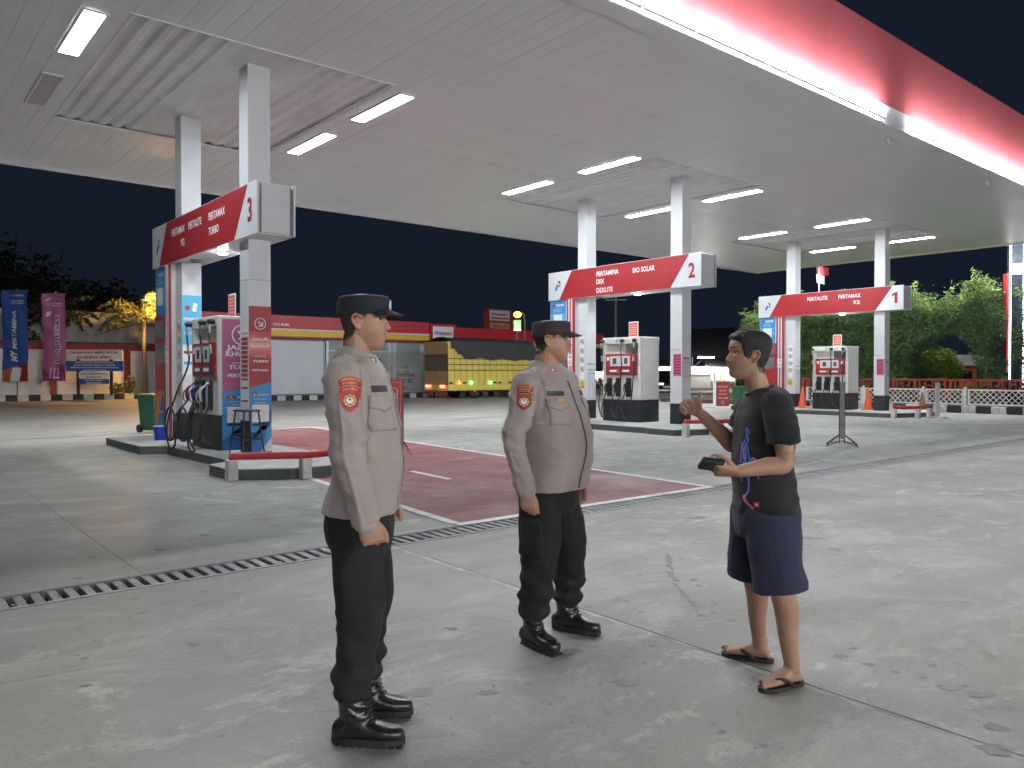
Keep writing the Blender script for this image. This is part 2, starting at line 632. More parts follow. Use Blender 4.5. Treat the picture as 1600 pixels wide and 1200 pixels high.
for i, (px, py, w, h) in enumerate(((1085, 908, 14, 5), (1093, 917, 10, 4), (1117, 945, 12, 4), (1144, 972, 12, 4), (1008, 1005, 12, 4), (1315, 1028, 22, 7), (1360, 1041, 18, 7), (1402, 1053, 12, 5), (1445, 1062, 14, 5),
                                    (1336, 1016, 14, 4), (1460, 1043, 16, 5), (1490, 1077, 46, 9), (1535, 1088, 40, 10), (1560, 1175, 60, 16), (1268, 842, 34, 6), (1090, 810, 30, 5), (980, 1070, 50, 8), (1020, 1012, 9, 3),
                                    (1196, 1170, 16, 6), (1130, 1148, 12, 5), (1500, 1040, 14, 4), (1225, 985, 14, 4), (1275, 955, 10, 3), (250, 860, 26, 3), (322, 838, 20, 3), (118, 905, 22, 3), (196, 886, 16, 3), (410, 812, 26, 3), (330, 790, 30, 3), (705, 985, 24, 5), (300, 1010, 22, 5), (130, 1075, 18, 5), (760, 1085, 30, 7))):
    stain(px, py, w, h, STAINM if i % 2 else STAINL, 0, 40 + i)
for i in range(70):
    stain(rs.uniform(0, 1600), 640 + 560 * rs.random() ** .8, rs.uniform(4, 12), rs.uniform(1.5, 4), STAINL, 0, 100 + i)
for i, (px, py, w, h) in enumerate(((620, 1130, 90, 14), (655, 1085, 50, 12), (880, 1022, 70, 9), (1560, 1140, 40, 10))):
    stain(px, py, w, h, STAINL, 0, 200 + i)

# ================================================================== CANOPY
CX0, CX1, CY0, CY1, CZ = -1.5, 34.6, 7.65, 22.05, 6.53
ISL = (5.15, 16.55, 27.95)
SOF = mat('soffit_white', (.74, .755, .78), .36, var=.05, scale=.9, bump=.05, bscale=2, rand=.012)
SOFB = mat('soffit_gap', (.52, .53, .54), .8, var=.1)
CORR = mat('corrugated_sheet', (.70, .70, .71), .45, var=.14, scale=1.6, stretch=(3, .6, 1))
ROOF = mat('canopy_roof', (.3, .3, .3), .8)
canopy = thing('station_canopy', 'large white ribbed canopy with red lit fascia on square white columns over the pumps', 'canopy')
m_ = MB()
m_.box(CX0, CX1, CY0 - .2, CY1, CZ + .16, CZ + .2)
m_.build('backing_deck', SOFB, canopy)
m_ = MB()
m_.box(CX0, CX1, 7.46, CY1, 8.3, 8.42)
m_.build('roof_deck', ROOF, canopy)
PATCH = [(c - 2.12, c + 2.12) for c in ISL]
PW = .301
mesh_len = {}
def plank(x, y0, y1):
    k = round(y1 - y0, 3)
    if k not in mesh_len:
        b = MB()
        b.box(-PW / 2 + .001, PW / 2 - .001, 0, k, 0, .02, b=.003)
        mesh_len[k] = b.mesh('soffit_plank', SOF)
    link('soffit_plank', mesh_len[k], canopy, (x, y0, CZ + random.uniform(0, .003)))
x = CX0 + PW / 2
while x < CX1 - .1:
    inp = any(a < x < b for a, b in PATCH)
    if inp:
        plank(x, CY0, 11.88)
        plank(x, 17.68, CY1)
    else:
        plank(x, CY0, 14.78)
        plank(x, 14.79, CY1)
    x += PW
m_ = MB()   # dark lining just above the planks
for xa, xb, ya, yb in [(CX0, CX1, CY0, 11.88), (CX0, CX1, 17.68, CY1)] + [(a, b, 11.88, 17.68) for a, b in zip([CX0] + [p[1] for p in PATCH], [p[0] for p in PATCH] + [CX1])]:
    m_.box(xa, xb, ya, yb, CZ + .026, CZ + .032)
m_.build('lining', SOFB, canopy)
# corrugated translucent sheets around the column heads
for ci, c in enumerate(ISL):
    for y0, y1, dz in ((11.86, 14.79, 0), (14.775, 17.70, .012)):
        prof = []
        x = -2.16
        while x < 2.16:
            flat = abs(x) < .72
            if flat:
                prof.append((x, .035))
                x += .24
            else:
                for q, zz in ((0, .018), (.06, .018), (.13, .062), (.20, .062), (.26, .018)):
                    prof.append((x + q, zz))
                x += .29
        prof.append((2.16, .015))
        vs = []
        for a, z in prof:
            vs += [(c + a, y0, CZ + z + dz), (c + a, y1, CZ + z + dz)]
        b = MB()
        n = len(prof)
        b.add(vs, [(2 * i, 2 * i + 1, 2 * i + 3, 2 * i + 2) for i in range(n - 1)])
        b.add([(v[0], v[1], v[2] + .004) for v in vs], [(2 * i, 2 * i + 2, 2 * i + 3, 2 * i + 1) for i in range(n - 1)])
        b.build('corrugated_sheet', CORR, canopy)
    b = MB()
    b.box(c - 2.16, c + 2.16, 11.865, 11.885, CZ - .012, CZ + .02)
    b.box(c - 2.16, c + 2.16, 17.675, 17.695, CZ - .012, CZ + .02)
    b.box(c - 2.14, c - 2.12, 11.885, 17.675, CZ - .012, CZ + .02)
    b.box(c + 2.12, c + 2.14, 11.885, 17.675, CZ - .012, CZ + .02)
    b.build('opening_trim', SOF, canopy)
# fascia: lower white lip, red panels above it
m_ = MB()
m_.box(CX0, CX1, 7.31, 7.64, CZ - .02, CZ + .012)
m_.build('fascia_lip', SOF, canopy)
m_ = MB()
m_.box(-1.545, 1.55, -.03, .03, 7.0, 8.5, b=.004)
fp = m_.mesh('fascia_panel', REDF)
m_ = MB()
m_.box(-1.545, 1.55, -.035, .03, 6.56, 6.996, b=.004)
fw = m_.mesh('fascia_band', WHITE)
x = .05
while x < CX1:
    link('fascia_panel', fp, canopy, (x, 7.46, 0))
    link('fascia_band', fw, canopy, (x, 7.46, 0))
    x += 3.1
m_ = MB()
m_.box(CX0 - .06, CX1 + .06, CY1, CY1 + .08, CZ - .07, 8.45)
m_.build('rear_fascia', WHITE, canopy)
m_ = MB()
m_.box(CX1, CX1 + .08, 7.4, CY1 + .08, CZ - .05, 8.46)
m_.build('side_fascia', WHITE, canopy)
m_ = MB()
m_.box(CX0 - .08, CX0, 7.4, CY1 + .08, CZ - .05, 8.46)
m_.build('side_fascia', WHITE, canopy)

# ---- light tubes in the fascia trough
LED = mat("led_white", (1, 1, 1), .4, var=0, emit=520, ecol=(.94, .98, 1.0))
m_ = MB()
m_.cyl((-.56, 0, 0), (.56, 0, 0), .022, n=6)
tube_me = m_.mesh('tube', LED)
m_ = MB()
m_.cyl((-.60, 0, 0), (-.56, 0, 0), .021, n=8)
m_.cyl((.56, 0, 0), (.60, 0, 0), .021, n=8)
m_.box(-.6, .6, -.02, .02, -.06, -.024)
cap_me = m_.mesh('holder', WHITE)
x = -.8
ORD = ['nearest', 'second', 'third', 'fourth', 'fifth', 'sixth', 'seventh', 'eighth']
while x < CX1 - .4:
    if not 16.0 < x < 17.3:
        lab = 'lit white tube lamp lying in the trough below the red fascia'
        k_ = round((15.45 - x) / 1.25) if x < 16 else round((x - 17.95) / 1.25)
        if 0 <= k_ < (7 if x < 16 else 6):
            lab = 'lit tube lamp below the red fascia, %s one %s of the dark gap' % (ORD[k_], 'left' if x < 16 else 'right')
        t = thing('fascia_tube_light', lab, 'tube light', (x, 7.345, CZ + .17), group='tube lamps along the fascia')
        link('tube', tube_me, t)
        link('holder', cap_me, t)
    x += 1.25

# unseen rear and right-hand edge tubes, added to light shop, truck and hedge
m_ = MB()
m_.cyl((-1.15, 0, 0), (1.15, 0, 0), .022, n=6)
tube2_me = m_.mesh('tube', mat('led_added', (1, 1, 1), .4, var=0, emit=280, ecol=(.94, .98, 1.0)))
m_ = MB()
m_.box(-1.2, 1.2, -.02, .02, .024, .05)
hold2_me = m_.mesh('holder', GREYMET)
for k in range(14):
    t = thing('fascia_tube_light', 'unseen tube lamp added along the rear edge of the canopy', 'tube light', (.2 + k * 2.5, CY1 + .155, CZ + .03), group='added tube lamps along the rear canopy edge')
    link('tube', tube2_me, t)
    link('holder', hold2_me, t)
for k in range(6):
    t = thing('fascia_tube_light', 'unseen tube lamp added along the right hand edge of the canopy', 'tube light', (CX1 + .155, 8.6 + k * 2.45, CZ + .03), R(90), group='added tube lamps along the right canopy edge')
    link('tube', tube2_me, t)
    link('holder', hold2_me, t)

# ---- ceiling lights
CEIL = mat('ceiling_diffuser', (1, 1, 1), .4, var=0, emit=88, ecol=(.86, .95, 1.0))
FRAME = mat('lamp_frame', (.7, .7, .7), .4, var=.04)
DIFOFF = mat('unlit_glass', (.42, .42, .43), .3, var=.15)
def ceiling_light(x, y, label, lit=True):
    t = thing('ceiling_light', label, 'ceiling light', (x, y, CZ), group='recessed canopy lights' if lit else None)
    b = MB()
    w, l = .17, .95
    b.box(-w, w, -l, -l + .04, -.03, -.001)
    b.box(-w, w, l - .04, l, -.03, -.001)
    b.box(-w, -w + .035, -l + .04, l - .04, -.03, -.001)
    b.box(w - .035, w, -l + .04, l - .04, -.03, -.001)
    b.build('frame', FRAME, t)
    b = MB()
    b.box(-w + .036, w - .036, -l + .041, l - .041, -.024, -.004)
    b.build('diffuser', CEIL if lit else DIFOFF, t)
names = {0: 'left', 1: 'middle', 2: 'right'}
bay = ['bay three', 'bay two', 'bay one']
for i, c in enumerate(ISL):
    for sx in (-1, 1):
        for y, row in ((13.05, 'front'), (16.05, 'rear')):
            lit = not (i == 0 and sx < 0 and row == 'rear')
            lab = ('lit' if lit else 'unlit grey') + ' recessed rectangular light, %s row, %s of the columns of %s' % (row, 'left' if sx < 0 else 'right', bay[i])
            ceiling_light(c + sx * 2.55, y, lab, lit)
# small spot fittings under the lip
for x, lab in ((16.9, 'small white spot fitting under the canopy edge near the dark gap in the fascia'), (22.6, 'small white spot fitting under the canopy edge farthest right')):
    t = thing('spot_fitting', lab, 'spot lamp', (x, 7.66, CZ - .02))
    b = MB()
    b.cyl((0, 0, 0), (0, 0, -.07), .02)
    b.build('stem', FRAME, t)
    b = MB()
    b.cyl((0, .05, -.05), (0, -.06, -.17), .045, .055)
    b.build('head', FRAME, t)

# ================================================================== COLUMNS
COLS = {}
for i, c in enumerate(ISL):
    for k, y in (('a', 12.85), ('b', 16.28)):
        h = .19
        b = MB()
        b.box(c - h + .012, c + h - .012, y - h + .012, y + h - .012, .15, CZ + .09)
        col = b.build('column', SOFB, canopy)
        COLS[(i, k)] = (col, c, y)
        b = MB()
        b.box(c - h, c + h, y - h, y + h, .69, 3.018, b=.006)
        b.build('lower_cladding', WHITE, col)
        b = MB()
        b.box(c - h, c + h, y - h, y + h, 3.024, CZ + .04, b=.006)
        b.build('upper_cladding', WHITE, col)
        b = MB()
        b.box(c - h - .003, c + h + .003, y - h - .003, y + h + .003, .15, .686, b=.005)
        b.build('black_base', BLACK, col)

# ================================================================== ISLANDS
ITOP = mat('island_top', (.33, .33, .32), .75, var=.2, scale=3, bump=.2)
ISIDE = mat('island_side', (.085, .09, .092), .6, var=.25, scale=3, bump=.15)
def island(c, wl, wr, nar, y0, label):
    t = thing('pump_island', label, 'pump island', (c, 0, 0), group='raised pump islands')
    L = [(-.5, y0), (.5, y0), (wr, y0 + .45), (wr, y0 + 1.2), (wr - nar, y0 + 1.45), (wr - nar, 15.0), (wr, 15.2), (wr, 17.7), (.5, 18.3), (-.5, 18.3),
         (-wl, 17.7), (-wl, 15.2), (-wl + nar, 15.0), (-wl + nar, y0 + 1.45), (-wl, y0 + 1.2), (-wl, y0 + .45)]
    b = MB()
    b.prism(L, 0, .135)
    b.build('kerb', ISIDE, t)
    def sh(p, k):
        return (p[0] * (1 - k / 1.2), p[1] + (k if p[1] < 13 else -k))
    b = MB()
    b.prism([sh(p, -.008) for p in L], .137, .15)
    b.build('top_slab', ITOP, t)
    b = MB()
    for (ax, ay), (bx, by) in zip(L[-3:] + L[:3], L[-2:] + L[:4]):
        pass
    return t
island(ISL[0], 1.22, 1.22, .42, 10.35, 'grey raised pump island with blue bucket and red bumper rail, leftmost of three')
island(ISL[1], 1.85, 1.5, .12, 11.15, 'dark kerbed pump island under the bay two sign')
island(ISL[2], 1.85, 1.5, .12, 11.25, 'dark kerbed pump island carrying orange cones under the bay one sign')
# painted white edge strip on the ground beside the left island's nose
b = MB()
P = [(ISL[0] + .5, 10.28), (ISL[0] + 1.28, 10.76), (ISL[0] + 1.42, 10.70), (ISL[0] + .55, 10.14)]
b.add([(x, y, .012) for x, y in P], [(0, 3, 2, 1)])
struct(b.build('painted_edge', LINEW))

# bumper rails
def bumper(pts, label, h=.33, post=.07):
    t = thing('bumper_rail', label, 'bumper rail', (0, 0, 0), group='red bumper rails at the island noses')
    b = MB()
    for a, q in zip(pts[:-1], pts[1:]):
        d = (Vector(q) - Vector(a)).normalized() * .03
        b.cyl((a[0] - d.x, a[1] - d.y, h), (q[0] + d.x, q[1] + d.y, h), .052, n=12)
    b.build('rail', mat('rail_red', (.42, .025, .03), .35, var=.12, scale=6), t)
    for p in pts:
        b = MB()
        b.box(p[0] - post, p[0] + post, p[1] - post, p[1] + post, 0, h - .045, b=.008)
        b.build('post', mat('post_white', (.58, .56, .53), .7, var=.2, scale=7, bump=.1), t)
bumper([(3.95, 10.72), (4.82, 10.26), (5.70, 10.42)], 'red pipe bumper rail on white posts at the left island nose')
bumper([(14.62, 11.2), (15.35, 10.78), (16.6, 10.78)], 'red bumper rail on a white post beside the raised hand', .36)
bumper([(25.9, 11.5), (26.5, 11.0), (27.4, 11.0)], 'low red bumper rail with white posts in front of bay one', .36)

# ================================================================== BAY SIGNS
LAMPW = mat('bay_bulb', (1, 1, 1), .4, var=0, emit=160, ecol=(.95, .98, 1))
SY0, SY1, SZ0, SZ1 = 11.97, 17.6, 3.69, 4.51
def poster_pay(P, x0, x1, y0, y1):
    """blue payment poster; the square where a code would be is left blank"""
    w, h = x1 - x0, y1 - y0
    P.rect(PCYAN, x0, x1, y0, y1, 1)
    P.rect(PLBLUE, x0, x1, y0 + .25 * h, y0 + .62 * h, 2)
    P.rect(PWHITE, x0 + .12 * w, x1 - .1 * w, y0 + .84 * h, y0 + .91 * h, 2)
    P.rect(PRED, x0 + .12 * w, x0 + .34 * w, y0 + .84 * h, y0 + .91 * h, 3)
    P.text(PBLUE, 'MYPERTAMINA', x0 + .62 * w, y0 + .852 * h, .05 * h, 3, width=.48 * w)
    for q in (.76, .715, .67):
        P.text(PWHITE, 'BAYAR LEBIH MUDAH', x0 + .5 * w, y0 + q * h, .030 * h, 3, width=.55 * w)
    P.rect(PWHITE, x0 + .2 * w, x1 - .2 * w, y0 + .20 * h, y0 + .58 * h, 3)
def bay_sign(i, num, texts, label):
    c = ISL[i]
    t = thing('bay_sign', label, 'bay sign', (c, 0, 0), group='numbered signs above the pump bays')
    b = MB()
    b.box(-.28, .28, SY0 + .1, SY1, SZ0, SZ1, b=.008)
    b.build('beam', WHITE, t)
    b = MB()
    b.box(-.24, .24, SY0 + .02, SY0 + .096, SZ0 + .015, SZ1 - .015, b=.006)
    b.build('end_cap', WHITE, t)
    b = MB()
    b.box(-.318, -.284, SY0, SY1 + .01, SZ0 - .01, SZ1 + .012, b=.004)
    b.build('face_panel', WHITE, t)
    b = MB()
    b.box(.284, .318, SY0, SY1 + .01, SZ0 - .01, SZ1 + .012, b=.004)
    b.build('face_panel', WHITE, t)
    P = Print((-.3215, SY1, SZ0), (0, -1, 0), (0, 0, 1))
    H = SZ1 - SZ0
    P.poly(PRED, [(.48, 0), (4.66, 0), (5.26, H), (1.0, H)], 0)
    P.arrow_mark(.42, .40, .26, 1)
    if num == '1':
        P.poly(PRED, [(5.33, .22), (5.43, .22), (5.43, .60), (5.37, .60), (5.24, .54), (5.24, .46), (5.33, .50)], 1)
    else:
        P.text(PRED, num, 5.34, .22, .52, 1, bold=.03, sx=.8)
    for s, x, z, w in texts:
        P.text(PWHITE, s, x, z, .19, 1, bold=.018, align='l', width=w)
    P.build('lettering', t)
    P = Print((.3215, SY0, SZ0), (0, 1, 0), (0, 0, 1))
    P.poly(PRED, [(.37, 0), (4.55, 0), (5.15, H), (.97, H)], 0)
    P.build('rear_print', t)
    # side tower below the far end
    b = MB()
    b.box(-.27, .27, 16.50, SY1 - .02, .16, SZ0 - .012, b=.006)
    b.build('tower_body', WHITE, t)
    b = MB()
    b.box(-.30, -.273, 16.49, 16.83, .16, SZ0 - .012)
    b.build('red_edge', RED, t)
    for q in (16.585, 16.70):
        b = MB()
        b.box(-.313, -.301, q, q + .055, .18, SZ0 - .014)
        b.build('white_strip', WHITE, t)
    b = MB()
    b.box(-.30, -.273, 16.84, SY1 - .06, .16, 2.66)
    b.build('red_cladding', RED, t)
    for z0, z1 in ((2.22, 2.56), (1.66, 2.1)):
        b = MB()
        b.box(-.309, -.301, 16.90, SY1 - .12, z0, z1)
        b.build('screen', mat('screen_grey', (.16, .18, .19), .2, var=.1), t)
    P = Print((-.3035, SY1 - .06, .16), (0, -1, 0), (0, 0, 1))
    if i == 0:
        P.poly(PORANGE, [(0, .05), (.66, .05), (.66, .95), (0, .95)], 0)
        P.poly(PBLUE, [(0, .05), (.66, .05), (.66, .85), (.5, .85)], 1)
        P.text(PWHITE, 'PERTAMINA', .4, .5, .06, 2, width=.3)
        P.build('lower_poster', t)
    P = Print((-.2735, SY1 - .04, 2.68), (0, -1, 0), (0, 0, 1))
    P.rect(PBLUE, 0, .66, 0, .98, 0)
    poster_pay(P, .02, .64, .02, .96)
    P.build('pay_poster', t)
    P = Print((-.3155, 16.77, 1.70), (0, -1, 0), (0, 0, 1))
    P.rect(PWHITE, 0, .2, 0, .34, 0)
    P.rect(PRED, .08, .12, .22, .3, 1)
    for q in (.05, .09, .13):
        P.rect(PGREY, .03, .17, q, q + .018, 1)
    P.build('notice', t)
    # lamps below the beam
    lt = thing('bay_lamp', 'small bright round lamp under the beam of ' + bay[i], 'lamp', (c - .02, 14.3, SZ0), group='round lamps under the bay signs')
    b = MB()
    b.lathe([(.10, -.002), (.11, -.02), (.09, -.03)])
    b.build('rim', FRAME, lt)
    b = MB()
    b.lathe([(.085, -.028), (.085, -.04), (.05, -.055), (.004, -.06)])
    b.build('bulb', LAMPW, lt)
    lt = thing('bay_lamp', 'unlit dark round lamp under the beam of ' + bay[i], 'lamp', (c - .02, 15.75, SZ0))
    b = MB()
    b.lathe([(.12, -.002), (.13, -.025), (.10, -.035)])
    b.build('rim', GREYMET, lt)
    b = MB()
    b.lathe([(.095, -.03), (.09, -.042), (.004, -.045)])
    b.build('lens', mat('lens_dark', (.06, .06, .065), .2, var=.05), lt)
bay_sign(0, '3', [('PERTAMAX', 1.33, .50, .80), ('92', 1.90, .24, .22), ('PERTALITE', 2.35, .50, .72), ('PERTAMAX', 3.45, .50, .80), ('TURBO', 3.45, .24, .5)],
         'red and white overhead sign numbered 3, nearest of the bay signs')
bay_sign(1, '2', [('PERTAMINA', 2.02, .55, .84), ('DEX', 2.02, .33, .29), ('DEXLITE', 2.02, .08, .62), ('BIO SOLAR', 3.38, .52, .76)],
         'red and white overhead sign numbered 2, middle of the bay signs')
bay_sign(2, '1', [('PERTALITE', 2.08, .52, .80), ('PERTAMAX', 3.30, .52, .84), ('92', 3.85, .28, .26)],
         'red and white overhead sign numbered 1, farthest of the bay signs')

# ---- posters and stickers on the columns (flat prints, part of the column)
def jalur(P, w, h, main=None, glow=True):
    P.rect(main or PRED, 0, w, 0, h, 0)
    if glow:
        for k, m in enumerate((mat('poster_glow_a', (.52, .07, .07), .45), mat('poster_glow_b', (.60, .13, .11), .45), mat('poster_glow_c', (.68, .22, .17), .45), PPEACH, mat('poster_glow_c', (.68, .22, .17), .45), mat('poster_glow_b', (.60, .13, .11), .45), mat('poster_glow_a', (.52, .07, .07), .45))):
            P.rect(m, 0, w, (.645 + .026 * k) * h, (.671 + .026 * k) * h, 1)
    P.poly(PCYAN, [(0, 0), (w, 0), (w, .48 * h), (0, .44 * h)], 1)
    P.poly(PBLUE, [(0, 0), (w * .55, 0), (w, .30 * h), (w, .2 * h), (0, .06 * h)], 2)
    P.poly(PWHITE, [(.5 * w, 0), (w, 0), (w, .10 * h)], 3)
    P.ring(PWHITE, .5 * w, .88 * h, .26 * w, .035 * w, 3)
    P.line(PWHITE, (.40 * w, .88 * h + .10 * w), (.60 * w, .88 * h - .10 * w), .05 * w, 3)
    P.line(PWHITE, (.60 * w, .88 * h - .12 * w), (.60 * w, .88 * h + .08 * w), .05 * w, 3)
    P.line(PWHITE, (.62 * w, .88 * h - .10 * w), (.42 * w, .88 * h - .10 * w), .05 * w, 3)
    P.text(PWHITE, 'JALUR', .5 * w, .765 * h, .17 * w, 3, bold=.03, width=.78 * w)
    P.text(PWHITE, 'KHUSUS', .5 * w, .715 * h, .17 * w, 3, bold=.03, width=.82 * w)
    P.text(PWHITE, 'PERTAMAX', .5 * w, .655 * h, .06 * w, 3, width=.5 * w)
    P.text(PWHITE, 'TURBO', .5 * w, .615 * h, .14 * w, 3, bold=.03, width=.7 * w, shear=.25)
    P.text(PWHITE, 'PERTAMAX', .5 * w, .555 * h, .12 * w, 3, bold=.03, width=.74 * w, shear=.25)
    P.rect(PRED, .1 * w, .34 * w, .385 * h, .41 * h, 3)
    P.text(PWHITE, 'My', .22 * w, .388 * h, .10 * w, 4, shear=.2)
    P.text(PWHITE, 'PERTAMINA', .62 * w, .388 * h, .085 * w, 3, width=.5 * w)
    P.text(PWHITE, 'DAFTAR SEKARANG', .5 * w, .36 * h, .05 * w, 3, width=.6 * w)
    P.text(PWHITE, 'SCAN DI SINI', .5 * w, .335 * h, .06 * w, 3, width=.5 * w)
    P.rect(PWHITE, .12 * w, .88 * w, .205 * h, .325 * h, 4)
    P.rect(PBLACK, .12 * w, .48 * w, .18 * h, .195 * h, 4)
    P.rect(PBLACK, .54 * w, .9 * w, .18 * h, .195 * h, 4)
def front_face(i, k, z0):
    col, c, y = COLS[(i, k)]
    return col, Print((c - .19, y - .1935, z0), (1, 0, 0), (0, 0, 1))
def left_face(i, k, z0):
    col, c, y = COLS[(i, k)]
    return col, Print((c - .1935, y + .19, z0), (0, -1, 0), (0, 0, 1))
col, P = front_face(0, 'a', .17)
P.o.y -= .004
jalur(P, .38, 2.42)
P.build('lane_poster', col)
col, P = left_face(0, 'a', 1.0)
for k in range(9):
    P.rect(PRED, .06, .34, 1.02 - k * .075, 1.075 - k * .075, 0)
P.rect(PPINK, .05, .35, 1.13, 1.15, 0)
for z in (.26, .12, -.1 + .0):
    P.rect(PDRED, .06, .34, z + .1, z + .13, 0)
P.build('notice', col)
col, P = front_face(0, 'b', 1.75)
P.rect(PLBLUE, .0, .38, .3, 1.28, 0)
P.disc(PRED, .10, 1.03, .05, 1)
P.poly(PWHITE, [(.19, .97), (.27, .95), (.30, 1.12), (.22, 1.14)], 1)
P.text(PWHITE, 'PEMBELIAN', .19, .78, .085, 1, bold=.03, width=.32)
P.text(PWHITE, 'SOLAR SUBSIDI', .19, .68, .06, 1, bold=.02, width=.32)
P.text(PWHITE, 'QR CODE', .19, .5, .1, 1, bold=.03, width=.3)
P.rect(PWHITE, 0, .38, -.3, .28, 0)
P.rect(PRED, .03, .35, .12, .17, 1)
P.rect(PLBLUE, .03, .35, -.1, -.04, 1)
P.build('poster', col)
for i in range(3):
    col, P = left_face(i, 'b', 1.0)
    P.rect(PWHITE, .1, .28, .30, 1.55, 0)
    for k in range(4):
        z = 1.40 - k * .27
        P.ring(PRED, .19, z, .085, .018, 1)
        P.line(PRED, (.14, z + .05), (.24, z - .05), .014, 1)
        P.disc(PBLACK, .19, z, .035, 1, 8)
    P.rect(PYELLOW, .1, .28, .02, .26, 1)
    P.poly(PBLACK, [(.12, .06), (.26, .06), (.19, .22)], 2)
    P.poly(PYELLOW, [(.145, .075), (.235, .075), (.19, .18)], 3)
    P.build('safety_stickers', col)
    if i:
        col, P = front_face(i, 'b', 1.2)
        P.rect(PLBLUE, .04, .2, .52, .58, 0)
        P.rect(PGREY, .22, .34, .52, .56, 0)
        P.rect(PGREEN, .02, .36, .36, .39, 0)
        P.rect(PLBLUE, .02, .36, .26, .29, 0)
        P.build('notice', col)
        col, P = left_face(i, 'a', 1.2)
        P.rect(PPINK, .1, .36, .2, .78, 0)
        for k in range(7):
            P.rect(PRED, .12, .34, .70 - k * .075, .75 - k * .075, 1)
        P.rect(PGREY, .02, .3, .88, .9, 0)
        P.build('notice', col)
        col, P = front_face(i, 'a', 1.15)
        P.rect(PRED, .06, .30, .70, .74, 0)
        for a in (.06, .14, .22, .295):
            P.rect(PGREY, a, a + .008, .24, .62, 0)
        P.rect(PGREY, .06, .30, .24, .255, 0)
        P.rect(PGREY, .06, .30, .61, .625, 0)
        P.build('notice', col)

